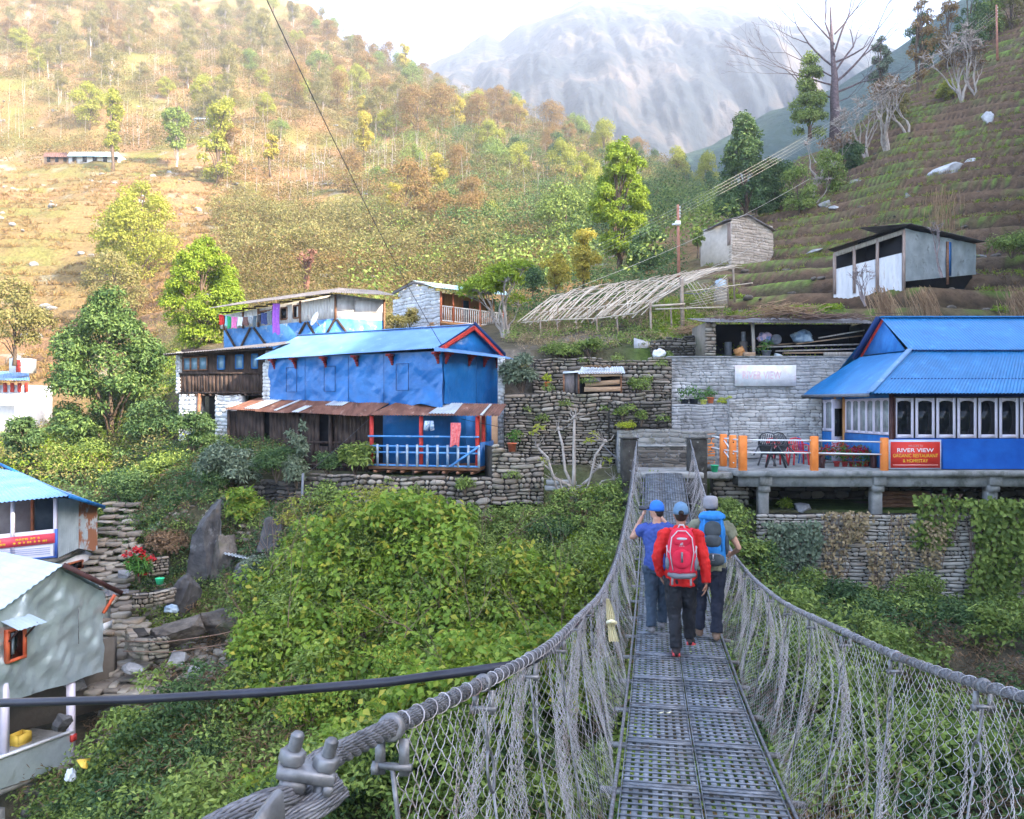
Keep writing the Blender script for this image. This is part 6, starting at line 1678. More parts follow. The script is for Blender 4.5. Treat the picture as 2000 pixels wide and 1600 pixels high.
m_rockbrown = mat("brown_cliff_rock", [(.06, .05, .042), (.19, .16, .13)], scale=1.8, detail=12, rough=.9, bump=1, bdist=.06, over=[((.08, .085, .04), 1.1, .55, .66), ((.26, .15, .08), 1.3, .60, .70)])
m_rockdark = mat("dark_cliff_rock", [(.045, .043, .045), (.13, .125, .125)], scale=1.6, detail=12, rough=.85, bump=1, bdist=.06, over=[((.26, .26, .27), 1.1, .57, .68), ((.15, .10, .06), .8, .58, .68)])
rock(P(1569, 992, 24.9), (.36, .3, .22), m_rock, "rough grey block on the ledge between two terrace posts", 5)
for (px, py, w, h, lab, sd, rz) in ((1905, 505, 22, 10, "small grey boulder on the terrace right of the tin shed", 1, 0), (1850, 335, 42, 24, "large pale slab-like boulder lying across two terraces", 2, -.35), (1893, 318, 22, 9, "thin pale slab leaning beside the large boulder", 3, -.4), (1672, 360, 24, 11, "flat grey boulder on the upper terraces left of the big slab", 4, -.2),
        (1612, 402, 17, 17, "upright boulder at the foot of the pollarded trees", 5, .2), (1632, 406, 14, 6, "pale flat rock beside the upright boulder", 6, .25), (1930, 230, 17, 20, "blocky boulder under a grass overhang high on the slope", 7, 0), (1773, 385, 9, 9, "small stone on the terrace below the big slab", 8, 0), (1590, 492, 26, 6, "flat dark stones on the terrace between barn and shed", 9, -.3)):
 d = d_for(px, py, 42, 118); q = ground_at(px, d)
 q.z = zz(py, d)
 rock(q, (w / F * d, w / F * d * .7, h / F * d), m_rockpale if sd in (2, 3, 6, 7) else m_rock, lab, sd + 20, rz)
# trees and plants
L_green = leafmat("green_leaves", [(.06, .11, .025), (.13, .20, .04), (.22, .31, .06), (.38, .45, .11)])
L_dark = leafmat("dark_green_leaves", [(.025, .06, .022), (.055, .115, .04), (.095, .17, .055), (.17, .25, .08)])
L_bright = leafmat("bright_green_leaves", [(.12, .20, .018), (.24, .34, .03), (.38, .46, .05)], tr=.4)
L_tree = leafmat("broad_tree_leaves", [(.025, .065, .02), (.05, .11, .03), (.10, .18, .045), (.22, .30, .08)], tr=.25)
L_yellow = leafmat("yellow_green_leaves_tree", [(.22, .27, .035), (.34, .36, .05), (.45, .42, .08)], tr=.4)
L_gold = leafmat("golden_leaves", [(.40, .34, .05), (.58, .46, .10), (.34, .34, .05)], tr=.4)
L_olive = leafmat("pale_olive_leaves", [(.16, .17, .05), (.26, .24, .08), (.34, .28, .11)], tr=.4)
L_orange = leafmat("russet_leaves", [(.24, .13, .055), (.33, .21, .08), (.28, .22, .07)], tr=.4)
L_hill = leafmat("hill_scrub", [(.12, .11, .035), (.21, .15, .055), (.12, .14, .03), (.24, .15, .07), (.18, .18, .04), (.15, .09, .045)], tr=.35)
L_grey = leafmat("grey_green_leaves", [(.09, .13, .08), (.17, .22, .14), (.26, .31, .20)], tr=.2)
L_vine = leafmat("vine_leaves", [(.07, .14, .02), (.20, .32, .04), (.32, .44, .06), (.14, .26, .03), (.42, .50, .08), (.12, .22, .03), (.25, .38, .05), (.18, .28, .04), (.60, .46, .07), (.28, .40, .05)], tr=.4)
L_dry = leafmat("dry_leaves", [(.20, .12, .06), (.32, .20, .11), (.14, .09, .05)], tr=.1)
L_straw = leafmat("straw_leaves", [(.36, .26, .14), (.50, .38, .22), (.26, .20, .10)], tr=.2)
B_bark = mat("brown_bark", [(.07, .045, .03), (.15, .11, .08)], scale=6, detail=8, rough=.95, stretch=(1, 1, .3), bump=.6, bdist=.02)
B_pale = mat("pale_bark", [(.26, .22, .19), (.44, .39, .35)], scale=5, detail=8, rough=.9, stretch=(1, 1, .4), bump=.5, bdist=.01, over=((.12, .10, .08), 3, .55, .68))
B_grey = mat("grey_pink_bark", [(.17, .13, .13), (.32, .26, .25)], scale=5, detail=8, rough=.9, stretch=(1, 1, .4), bump=.5, bdist=.01)
def make_tree(h, w, nleaf, lsize, seed, trunk_r=None, bare=.25, nclump=26, form='round', limbs=9, lw=.55, clr=.30):
 """returns (trunk MB, leaf vertex array) standing at the origin; h height, w crown width, bare = share of trunk free of leaves"""
 rg = np.random.default_rng(seed); r2 = random.Random(seed)
 tr = trunk_r or h * .018
 cz0 = h * bare; ch = h - cz0
 cen = []; rad = []
 for k in range(nclump):
  z = t = min(.99, max(.01, (k + .5) / nclump + r2.uniform(-.07, .07)))
  if form == 'round': prof = math.sin(math.pi * min(1, .12 + z * .86)) ** .7
  elif form == 'cone': prof = (1 - z) ** .75 * .95 + .12
  elif form == 'vase': prof = .35 + .65 * z if z < .8 else 1 - (z - .8) * 3
  else: prof = .55 + .45 * math.sin(z * 9 + seed)
  a = k * 2.399 + r2.uniform(-1.5, 1.5)
  rr = (w / 2) * prof * (r2.uniform(.45, 1) ** .6) * (1 - clr * .8)
  cen.append((rr * math.cos(a), rr * math.sin(a), cz0 + ch * (.06 + .88 * z) + r2.uniform(-.05, .05) * ch))
  rad.append(w * clr * .5 * r2.uniform(.5, 1.35) * (.6 + .4 * prof))
 cen = np.array(cen); rad = np.array(rad)
 lv = clump_cloud(cen, rad, max(4, nleaf // nclump), lsize, lsize * lw, rg, squash=1.05, flat=.3)
 m = MB(); pts = []; x = y = 0
 for k in range(7):
  t = k / 6; pts.append(V(x, y, t * h * .9)); x += r2.uniform(-.02, .02) * h; y += r2.uniform(-.02, .02) * h
 m.tube(pts, [tr * (1 - .85 * k / 6) * (1.5 if k == 0 else 1) for k in range(7)], 7)
 order = list(range(nclump)); r2.shuffle(order)
 for k in order[:limbs + 6]:
  c = Vector(cen[k]); s = pts[min(5, max(1, int(c.z / h * 5)))]
  s = s.lerp(pts[max(0, int(c.z / h * 5) - 1)], .4)
  mid = s.lerp(c, .5) + V(0, 0, .06 * h)
  m.tube([s, mid, c], [tr * .45, tr * .3, tr * .12], 5, cap=False)
 return m, lv
def place_tree(name, loc, tm, lv, leafm, bark, label, cat="tree", group=None, crown="crown", trunk="trunk", scale=1.0, rz=0.0):
 T = thing(name, (0, 0, 0), label, cat, group)
 tm.build(trunk, bark, T, smooth=True)
 if lv is not None: link_mesh(crown, leaf_mesh(crown, lv), leafm, T)
 T.location = loc; T.rotation_euler = (0, 0, rz); T.scale = (scale,) * 3; ORI[T.name] = Vector(loc)
 return T
def tree_at(px, py_base, d, h_px, w_px, leafm, bark, label, nleaf=6000, lpx=5, seed=1, z=None, group=None, **kw):
 h = h_px / F * d; w = w_px / F * d
 tm, lv = make_tree(h, w, nleaf, lpx / F * d, seed, **kw)
 loc = V((px - 1000) / F * d, d, zz(py_base, d))
 return place_tree("tree", loc, tm, lv, leafm, bark, label, group=group)
# --- the trees one can tell apart
tree_at(212, 985, 38, 415, 275, L_tree, B_bark, "large broad tree with drooping leaves left of the dark plank house", nleaf=34000, lpx=9, seed=3, form='round', bare=.08, nclump=95, clr=.26, lw=.42)
tree_at(398, 700, 50, 232, 160, L_bright, B_bark, "bright green dense tree behind the washing line's left end", nleaf=26000, lpx=5.5, seed=4, form='round', bare=.06, nclump=110, clr=.24)
tree_at(275, 590, 108, 235, 185, L_yellow, B_bark, "wide yellow-green tree on the lower left hillside", nleaf=18000, lpx=5, seed=5, bare=.1, nclump=90, clr=.26)
tree_at(225, 640, 92, 150, 150, L_olive, B_bark, "pale olive tree below the wide yellow-green one", nleaf=6000, lpx=5, seed=15, bare=.12, nclump=30)
tree_at(425, 395, 172, 200, 95, L_yellow, B_bark, "tall lumpy yellow tree left of the black wire on the hill", nleaf=6000, lpx=5, seed=6, form='lumps', bare=.2, nclump=24, clr=.42)
tree_at(343, 352, 190, 148, 62, L_green, B_pale, "round dark green tree on a pale trunk beside the tiny blue hut", nleaf=4000, lpx=5, seed=7, bare=.42, nclump=18, clr=.45)
tree_at(220, 345, 188, 180, 42, L_yellow, B_bark, "slim upright tree behind the teal-roofed hill house", nleaf=3500, lpx=5, seed=8, form='lumps', bare=.25, nclump=16, clr=.6)
tree_at(528, 345, 170, 90, 34, L_gold, B_bark, "small yellowing tree right of the tall lumpy yellow tree", nleaf=1800, lpx=4, seed=9, bare=.3, nclump=10, clr=.5)
tree_at(1214, 548, 70, 280, 128, L_bright, B_bark, "tall yellow-green tree between the trellis and the valley", nleaf=24000, lpx=5.5, seed=10, form='round', bare=.10, nclump=110, clr=.24)
tree_at(1140, 570, 56, 128, 66, L_gold, B_bark, "golden yellow tree in front of the tall green one", nleaf=4500, lpx=5, seed=11, form='lumps', bare=.12, nclump=20, clr=.5)
tree_at(1086, 575, 54, 82, 60, L_gold, B_bark, "smaller golden bushy tree left of the golden yellow tree", nleaf=3000, lpx=5, seed=12, bare=.1, nclump=14, clr=.5)
tree_at(1040, 580, 52, 60, 60, L_dark, B_bark, "low green tree behind the leafy pollarded tree", nleaf=2200, lpx=5, seed=13, bare=.1, nclump=12, clr=.5)
tree_at(1270, 560, 66, 120, 100, L_dark, B_bark, "dark broad tree at the right foot of the tall yellow-green tree", nleaf=5000, lpx=6, seed=14, bare=.1, nclump=20, clr=.4)
tree_at(1455, 432, 75, 212, 130, L_dark, B_bark, "tall evergreen whose top catches the sun above the stone barn", nleaf=16000, lpx=6, seed=16, form='cone', bare=.02, nclump=90, clr=.30)
tree_at(1510, 430, 76, 120, 100, L_dark, B_bark, "lower evergreen right of the sunlit-topped one", nleaf=6000, lpx=6, seed=17, form='round', bare=.03, nclump=26, clr=.38)
tree_at(1582, 270, 95, 168, 84, L_green, B_bark, "bushy green tree beside the trunk of the great bare tree", nleaf=8000, lpx=5, seed=18, form='cone', bare=.03, nclump=36, clr=.4)
tree_at(1362, 505, 57, 62, 30, L_green, B_bark, "small tree at the left corner of the stone barn", nleaf=1500, lpx=4, seed=19, bare=.35, nclump=8, clr=.6)
tree_at(28, 715, 55, 170, 150, L_olive, B_bark, "airy tree above the far-left village roof", nleaf=5200, lpx=6, seed=20, bare=.2, nclump=30)
tree_at(48, 955, 33, 145, 84, L_dark, B_bark, "small dark tree with a bent trunk above the lodge's blue roof", nleaf=5000, lpx=7, seed=21, bare=.3, nclump=22, clr=.4)
tree_at(110, 960, 40, 120, 150, L_yellow, B_bark, "yellow-lit thicket tree right of the small dark tree", nleaf=5000, lpx=6, seed=22, bare=.05, nclump=24, clr=.4)
tree_at(1800, 215, 100, 225, 60, L_orange, B_bark, "tall thin tree with sparse brown leaves beside the top power pole", nleaf=1600, lpx=5, seed=23, bare=.25, nclump=26, clr=.3)
for k, (px, py, hp, wp, lm, lab) in enumerate(((1850, 135, 140, 70, L_orange, "russet tree at the slope's top, left of the upper pole"), (1895, 120, 150, 80, L_dark, "dark tree at the slope's top behind the upper pole"), (1935, 75, 130, 80, L_green, "green tree at the slope's top right of the upper pole"), (1975, 60, 140, 80, L_olive, "olive tree in the top right corner"),
        (1745, 240, 80, 60, L_olive, "olive bushy tree behind the pale pollards"), (1665, 330, 60, 56, L_dark, "dark green bush-like tree among the pollards' feet"), (1720, 175, 110, 44, L_grey, "grey-leaved thin tree left of the sparse brown one"), (1620, 380, 90, 80, L_green, "green leafy tree above the upright boulder"), (1560, 415, 90, 90, L_green, "broad green tree right of the evergreens"), (1850, 195, 40, 44, L_yellow, "small bright yellow bush-like tree on the upper terraces"), (1800, 140, 120, 60, L_dark, "dark tree behind the sparse brown one"))):
 d = d_for(px, py, 70, 118) if py > 20 else 115
 tree_at(px, py + 6, d, hp, wp, lm, B_bark, lab, nleaf=2600, lpx=5, seed=40 + k, bare=.08, nclump=16, clr=.42)
# --- bare and pollarded trees
def branchy(m, p, dv, L, r, depth, rg, spread=.6, up=.15, kinks=3, ratio=.72, n=5, kids=(2, 3), curve=.25, minr=.0):
 pts = [Vector(p)]; q = Vector(p); dd = Vector(dv).normalized()
 for k in range(kinks):
  dd = (dd + V(rg.uniform(-1, 1), rg.uniform(-1, 1), rg.uniform(-.6, 1) + up) * curve).normalized()
  q = q + dd * L / kinks; pts.append(q.copy())
 r1 = max(minr, r * ratio)
 m.tube(pts, [r + (r1 - r) * k / kinks for k in range(kinks + 1)], n if depth > 1 else 3, cap=False)
 if depth <= 0: return [q]
 out = []
 for j in range(rg.randint(*kids)):
  ax = V(rg.gauss(0, 1), rg.gauss(0, 1), rg.gauss(0, .6))
  nd = (dd + ax.normalized() * spread * rg.uniform(.6, 1.2)).normalized()
  s = pts[-1] if j < 2 else pts[-2]
  out += branchy(m, s, nd, L * rg.uniform(.6, .9), r1 * rg.uniform(.6, .85), depth - 1, rg, spread, up, kinks, ratio, n, kids, curve, minr)
 return out
rg = random.Random(5); d = 96.0; b = P(1632, 262, d); m = MB(); U_ = d / F
m.tube([b - V(0, 0, 1), b + V(-.05, 0, 40 * U_), b + V(-.15, 0, 75 * U_), b + V(-.1, 0, 110 * U_), b + V(-.3, .2, 160 * U_), b + V(-.5, .3, 250 * U_)], [.75, .55, .5, .38, .22, .08], 9)
for (z0, dx, dy, L_, r_, up_) in ((70, -1.0, .1, 7.5, .20, .25), (95, -.9, -.5, 8, .18, .32), (80, .9, .2, 6.5, .22, .55), (100, .8, -.3, 8.5, .26, .8), (120, .5, .6, 8.5, .22, 1.1), (130, -.6, .3, 8.5, .22, .7), (150, -.35, -.2, 8, .2, 1.3), (160, .3, .1, 8, .2, 1.4), (175, -.5, .2, 7, .16, 1.0), (195, .5, -.2, 6.5, .16, 1.0), (60, .5, .5, 4, .12, .3), (140, .9, .1, 8.5, .2, .6), (110, -.8, .4, 7.5, .16, .6)):
 s = b + V(-.1, 0, z0 * U_)
 branchy(m, s, V(dx * 1.15, dy * .5, up_ * .8), L_ * .52, r_ * .62, 5, rg, spread=.5, up=.14, kinks=3, ratio=.72, kids=(2, 2), curve=.17, minr=.014)
place = m.single("bare_tree", mat("purple_brown_bark", [(.06, .045, .05), (.15, .11, .12)], scale=4, rough=.9), "great leafless spreading tree standing against the mountain", "tree")
def pollard(px, py, d, hp, seed, label, leaf=None, thick=.10, group=None, knob=True, bark=None, d_ground=True):
 rg = random.Random(seed); b = P(px, py, d); h = hp / F * d; m = MB()
 ends = []
 for s in range(rg.randint(2, 3)):
  ends += branchy(m, b - V(0, 0, .3), V(rg.uniform(-.5, .5), rg.uniform(-.3, .3), 1.3), h * .34, thick * rg.uniform(.8, 1.2), 3, rg, spread=.55, up=.35, kinks=3, ratio=.8, kids=(1, 3), curve=.34)
 tw = []
 for e in ends:
  for k in range(7 if knob else 3):
   dv = V(rg.gauss(0, 1), rg.gauss(0, 1), abs(rg.gauss(.5, .7))).normalized()
   m.tube([e, e + dv * h * rg.uniform(.06, .13)], [thick * .40, thick * .12], 4, cap=False); tw.append(e + dv * h * .1)
 T = thing("pollarded_tree", b, label, "tree", group)
 m.build("trunk", bark or B_pale, T, smooth=False)
 if leaf:
  lm, n, ls, cr = leaf
  c = np.array([list(q) for q in tw]); v = clump_cloud(c, np.full(len(c), cr), max(3, n // len(c)), ls, ls * .4, np.random.default_rng(seed))
  link_mesh("crown", leaf_mesh("crown", v - np.array(b)), lm, T)
 return T
for k, (px, py, hp, lab) in enumerate(((1693, 312, 130, "pale pollarded tree with a straight stem, leftmost on the terrace crest"), (1735, 300, 150, "pollarded tree with dense upright knobs above the flat boulder"), (1775, 262, 110, "widely forked pollarded tree leaning to the right"), (1603, 352, 100, "pollarded tree standing before the bushy green tree"), (1632, 345, 84, "short pollard just right of the bare tree's foot"), (1882, 205, 150, "tall thin pollard with pale twisted limbs below the upper pole"), (1905, 180, 90, "slender pollard nearest the upper power pole"), (1660, 300, 70, "small stubby pollard between the bare tree and its pale neighbour"), (1590, 395, 64, "small pollard by the green tree above the upright boulder"))):
 d = d_for(px, py, 55, 118); pollard(px, py + 3, d, hp, 60 + k, lab, thick=.0011 * hp / 100 * d + .03, leaf=(L_dry, 160, .35, .3) if k in (1, 2, 4, 6) else None, bark=B_pale)
pollard(988, 690, 37.5, 175, 83, "leafy pollarded tree with a thick fork right of the blue house's gable", leaf=(L_bright, 5200, .19, .34), thick=.12, bark=B_pale)
pollard(598, 560, 70, 75, 91, "gnarled red-brown pollard above the upper house's roof", thick=.22, bark=mat("red_brown_bark", [(.12, .05, .035), (.22, .11, .08)], scale=3, rough=.9))
rg = random.Random(23); d = 24.2; b = P(1120, 1000, d); m = MB()
m.tube([b - V(0, 0, .6), b + V(.0, 0, .35), b + V(.02, 0, .7)], [.15, .13, .10], 8)
for (tx, ty, td, r_) in ((1048, 872, 24.3, .06), (1090, 838, 24.6, .055), (1122, 815, 24.2, .07), (1182, 862, 24.0, .06), (1172, 912, 23.8, .05), (1080, 935, 23.9, .05), (1060, 905, 24.0, .04), (1200, 935, 24.1, .035)):
 e = P(tx, ty, td); s = b + V(0, 0, rg.uniform(.45, .72)); k1 = s.lerp(e, .35) + V((e.x - s.x) * .2, 0, -.10); k2 = s.lerp(e, .7) + V(0, .05, .04)
 m.tube([s, k1, k2, e], [r_, r_ * .8, r_ * .65, r_ * .5], 6)
 for q in range(7):
  dv = V(rg.gauss(0, 1), rg.gauss(0, .6), rg.gauss(.7, .6)).normalized(); branchy(m, e - V(0, 0, .02), dv, rg.uniform(.12, .3), r_ * .32, 1, rg, kinks=2, kids=(1, 2))
 m.lathe(e - V(0, 0, .05), [(r_ * .6, 0), (r_ * 1.1, .03), (r_ * .9, .09), (.01, .12)], 7)
T = thing("bare_tree", b, "leafless grey pollarded tree on the bank just left of the bridge's far end", "tree"); m.build("trunk", B_pale, T)
c = np.array([list(P(px, py, 24.1)) for px, py in ((1042, 845), (1052, 835), (1150, 862), (1160, 850), (1060, 900), (1098, 958), (1185, 900))])
link_mesh("leaves", leaf_mesh("leaves", clump_cloud(c, np.full(len(c), .14), 16, .16, .08, RNG) - np.array(b)), L_yellow, T)
# --- shrubs
def shrub(px, py, d, w_px, h_px, lm, label, n=2500, lpx=7, seed=1, lw=.4, name="shrub", cat="shrub", nclump=16, spiky=False, group=None, loc=None):
 """px, py: middle of the shrub's foot"""
 b = P(px, py, d) if loc is None else Vector(loc); w = w_px / F * d; h = h_px / F * d; rg = np.random.default_rng(seed); L = lpx / F * d
 T = thing(name, b, label, cat, group)
 a = rg.uniform(0, 6.28, nclump); r = rg.uniform(.1, 1, nclump) ** .6 * w * .36
 zc = h * (.25 + .6 * rg.uniform(0, 1, nclump) * (1 - (r / (w * .5)) ** 2 * .6))
 c = np.stack([r * np.cos(a), r * np.sin(a) * .8, zc], 1)
 if spiky: c[:, 0] *= .55; c[:, 2] = h * np.linspace(.1, .97, nclump); rad = w * .26 * (1.05 - np.linspace(.1, .97, nclump)) + .05
 else: rad = w * .20 * rg.uniform(.7, 1.3, nclump)
 v = clump_cloud(c, rad, n // nclump, L, L * lw, rg)
 link_mesh("foliage", leaf_mesh("foliage", v), lm, T)
 m = MB(); r2 = random.Random(seed)
 for k in range(min(nclump, 9)):
  e = b + Vector(c[k]); m.tube([b - V(0, 0, .15), b.lerp(e, .5) + V(r2.uniform(-.1, .1) * w, 0, .05), e], [.022, .016, .008], 4, cap=False)
 m.build("stems", B_bark, T)
 return T
for k, a in enumerate((
 (445, 962, 26.6, 118, 108, L_grey, "rounded grey-green shrub at the edge of the rocks below the timber store", 4200, 9),
 (540, 935, 26.4, 100, 70, L_dark, "low dark green shrub right of the grey-green one", 2600, 7),
 (692, 922, 26.9, 78, 70, L_green, "broad-leaved shrub at the porch's left end", 1500, 12),
 (640, 925, 26.6, 70, 40, L_dark, "small dark shrub under the timber store", 1200, 7),
 (482, 1035, 25.2, 78, 95, L_vine, "yellow-green shrub hanging over the cliff rock", 1400, 12),
 (330, 1010, 29.0, 150, 150, L_green, "big bushy green shrub above the rocks left of centre", 5200, 8),
 (372, 900, 29.5, 90, 110, L_dark, "dark shrub against the white stone base of the plank house", 2800, 8),
 (265, 985, 31.0, 130, 120, L_dark, "dark shrub below the large broad tree", 3500, 8),
 (390, 1010, 27.4, 70, 80, L_dark, "dark shrub between the big green and the grey-green shrub", 1800, 8),
 (1020, 765, 28.8, 76, 80, L_grey, "feathery grey-green shrub right of the blue house", 2200, 9),
 (1248, 770, 28.5, 46, 36, L_green, "small dense shrub right of the wooden hutch", 900, 5),
 (1215, 815, 27.4, 36, 24, L_green, "little green plant on the flowered terrace wall", 500, 5),
 (1252, 825, 27.3, 26, 26, L_green, "second little plant in the flowered terrace wall, nearer the grey wall", 400, 5),
 (1225, 838, 27.2, 44, 12, lf_yel, "bright yellow-green moss plant along the foot of the terrace wall", 700, 4),
 (1015, 745, 31, 60, 40, L_olive, "dry weedy shrub by the blue gable's corner", 900, 6),
 (1100, 697, 33, 90, 26, L_green, "leafy creeping plant along the top of the upper rough wall", 1800, 6),
 (1150, 690, 33, 60, 30, L_green, "green plant on the wall top near the trellis legs", 1100, 6),
 (1300, 705, 33.2, 34, 18, L_green, "small green plant beside the white sack", 500, 5),
 (1535, 998, 25.2, 22, 28, L_bright, "small fresh plant beside the rough block under the terrace", 260, 9),
 (812, 985, 25.2, 50, 42, L_green, "small bush growing out of the river-stone wall", 700, 7),
 (908, 960, 25.3, 44, 30, L_green, "smaller bush high in the river-stone wall", 500, 7),
 (1420, 1045, 22.6, 90, 90, L_green, "shrub just right of the walkers at the bridge side", 2600, 6),
 (1975, 500, 44, 120, 50, L_green, "soft pale green shrub bank right of the tin shed", 2600, 6),
 (800, 640, 40, 50, 42, L_olive, "small leafy shrub in front of the white stone gable", 1200, 6),
 (775, 660, 39, 60, 50, L_olive, "second leafy shrub between the two white houses", 1000, 6))):
 shrub(*a[:7], n=a[7], lpx=a[8], seed=100 + k)
shrub(580, 945, 26.2, 66, 122, L_grey, "tall spiky grey-green plant with a pointed top before the timber store", n=2200, lpx=9, seed=140, spiky=True, nclump=18)
shrub(835, 885, 27.0, 10, 60, L_olive, "thin tall weed at the porch post", n=120, lpx=8, seed=141, spiky=True, nclump=8) if False else None
# --- the overgrown gorge: ground cover nobody could count
z0_ = lambda x: x * 0
def cover(name, n_clump, region, L, W, per, rad, lm, seed, lift=(0, .5), dens=None, label=None, mound=0, **kw):
 rg = np.random.default_rng(seed)
 u = rg.uniform(region[0], region[1], n_clump * 3); d = np.sqrt(rg.uniform(region[2] ** 2, region[3] ** 2, n_clump * 3))
 x = (u - 1000) / F * d; keep = np.ones(len(u), bool)
 if dens is not None: keep = dens(x, d, u) > rg.uniform(-.15, .15, len(u))
 x, d = x[keep][:n_clump], d[keep][:n_clump]
 z = terrain(x, d) + rg.uniform(lift[0], lift[1], len(x)) + (mound * (1 - sstep(20, 22.8, d)) * np.clip(vnoise(x * 1.1, d * 1.1 + z0_(x), 2.6, 2) + .25, -.2, 1) if mound else 0)
 c = np.stack([x, d, z], 1); r = rg.uniform(rad[0], rad[1], len(x))
 v = clump_cloud(c, r, per, L, W, rg, **kw)
 o = link_mesh(name, leaf_mesh(name, v), lm); o["kind"] = "stuff"
 if label: o["label"] = label
 return o
nz = lambda s, t, k=0: (lambda x, y, u: vnoise(x + k * 37, y - k * 11, s, 3) - t)
G1 = (60, 1270, 11.5, 24.3)
def gdens(s, t, k, lo=360, cl=True):
 def f(x, y, u):
  v = vnoise(x + k * 37, y - k * 11, s, 3) - t
  v = np.where((u > 200) & (u < 560) & (y > 20.5), v - .35 - (u < 440), v)
  v = np.where((u < 230) & (y > 17.0), -1, v)
  v = np.where((u < 470) & (y > 17.2), -1, v)
  return v
 return f
cover("undergrowth", 1900, G1, .12, .055, 60, (.15, .42), L_green, 201, (-.1, .9), gdens(1.6, -.05, 0), mound=2.4)
cover("undergrowth", 1500, G1, .11, .055, 46, (.15, .4), L_dark, 202, (-.2, .5), gdens(2.0, -.2, 1), mound=2.0)
cover("undergrowth", 1500, (470, 1120, 13.0, 21.5), .17, .11, 24, (.15, .4), L_vine, 203, (.0, 1.1), gdens(1.6, .02, 2), mound=2.6)
cover("undergrowth", 160, (560, 820, 19, 24.3), .12, .055, 40, (.2, .42), L_yellow, 204, (.1, .6), gdens(2.0, .1, 3), mound=2.6)
cover("undergrowth", 800, (500, 1180, 14, 24.3), .12, .055, 40, (.2, .42), L_bright, 216, (.1, .6), gdens(1.6, .1, 12), mound=2.6)
cover("dry_brush", 700, G1, .22, .018, 24, (.3, .6), L_dry, 205, (.1, .6), gdens(2.0, .1, 4), mound=1.0)
cover("undergrowth", 900, (40, 600, 9.5, 17.2), .11, .055, 44, (.2, .45), L_green, 217, (-.1, .4), nz(2, -.2, 3), mound=.8)
cover("undergrowth", 700, (40, 600, 9.5, 17.2), .11, .055, 40, (.2, .45), L_dark, 218, (-.1, .3), mound=.7)
cover("undergrowth", 1000, (1370, 2050, 9.0, 23.0), .13, .07, 44, (.15, .42), L_green, 206, (-.1, .7), nz(1.8, .0, 5), mound=1.0)
cover("undergrowth", 800, (1370, 2050, 9.0, 23.6), .12, .06, 40, (.22, .5), L_dark, 207, (0, .5), nz(2.5, -.1, 6))
cover("dry_brush", 420, (1370, 2200, 9.0, 23.6), .22, .02, 26, (.2, .5), L_dry, 208, (0, .3), nz(2.0, .0, 7))
cover("undergrowth", 700, (560, 1400, 8.0, 13.5), .10, .05, 34, (.2, .4), L_green, 209, (0, .3))
cover("dry_brush", 300, (700, 1800, 9.5, 13.0), .12, .04, 26, (.2, .4), L_orange, 210, (0, .25))
cover("undergrowth", 500, (-80, 330, 24.5, 46), .14, .07, 34, (.3, .7), L_dark, 211, (0, .5))
cover("undergrowth", 700, (-80, 330, 30, 60), .13, .06, 40, (.4, 1.0), L_olive, 212, (.2, 1.2), nz(6, -.1, 8))
cover("undergrowth", 350, (-80, 360, 30, 60), .13, .06, 40, (.4, 1.0), L_bright, 219, (.2, 1.2), nz(6, -.1, 9))
cover("undergrowth", 900, (150, 900, 46, 80), .15, .07, 44, (.4, .9), L_olive, 213, (.2, .9))
cover("undergrowth", 300, (100, 480, 22.5, 28), .11, .05, 30, (.2, .45), L_green, 214, (0, .3), nz(2, .0, 9))
# --- shrubs standing out of the gorge's green
spots = [(620, 1120, 21.5, 130, 120, L_vine), (700, 1040, 23.6, 150, 130, L_yellow), (820, 1110, 21.5, 160, 110, L_vine), (930, 1100, 21.5, 130, 100, L_green), (1010, 1120, 21, 140, 110, L_green), (1080, 1060, 22.5, 130, 90, L_dark), (1150, 1110, 21, 120, 110, L_dark), (1000, 1230, 18.5, 150, 120, L_dark),
  (860, 1270, 18, 170, 130, L_vine), (720, 1300, 17.5, 170, 140, L_vine), (600, 1260, 18.5, 150, 120, L_green), (500, 1330, 17, 130, 110, L_dark), (620, 1420, 15.5, 150, 130, L_vine), (800, 1430, 15.5, 180, 130, L_vine), (960, 1380, 16.2, 140, 110, L_green), (420, 1500, 15.5, 130, 110, L_dark), (300, 1480, 16, 150, 120, L_grey), (180, 1560, 14.8, 130, 110, L_green), (520, 1180, 21.5, 110, 90, L_grey), (880, 1010, 24.2, 90, 60, L_yellow)]
kinds = {id(L_vine): "vine-covered shrub with large drooping leaves in the gorge", id(L_green): "mid-green shrub in the gorge's undergrowth", id(L_dark): "dark green shrub in the gorge's undergrowth", id(L_yellow): "yellow-green shrub in the gorge close below the stone walls", id(L_grey): "pale long-leaved shrub low in the gorge"}
for k, (px, py, d, w, h, lm) in enumerate(spots):
 x = (px - 1000) / F * d; shrub(px, py, d, w, h, lm, kinds[id(lm)], n=3000, lpx=9 if lm is L_vine else 7, lw=.62 if lm is L_vine else .42, seed=300 + k, group="shrubs filling the gorge", loc=(x, d, tz(x, d) - .1))
for k, (px, py, d, w, h, lm, lab) in enumerate(((1560, 1210, 21.5, 130, 120, L_green, "green shrub at the foot of the tall gorge wall's left end"), (1640, 1240, 21, 120, 120, L_dark, "darker shrub right beside it below the gorge wall"), (1790, 1250, 21.5, 150, 150, L_green, "broad nettle-like shrub below the middle of the gorge wall"), (1870, 1260, 21.8, 120, 100, L_dark, "shrub below the right part of the gorge wall"), (1480, 1160, 22, 110, 120, L_dark, "dark shrub at the corner of the gorge wall beside the bridge"), (1720, 1330, 19, 140, 100, L_dark, "low dark shrub seen just over the right handrail"))):
 x = (px - 1000) / F * d; shrub(px, py, d, w, h, lm, lab, n=3600, lpx=8, lw=.5, seed=340 + k, loc=(x, d, zz(py, d) - .1))
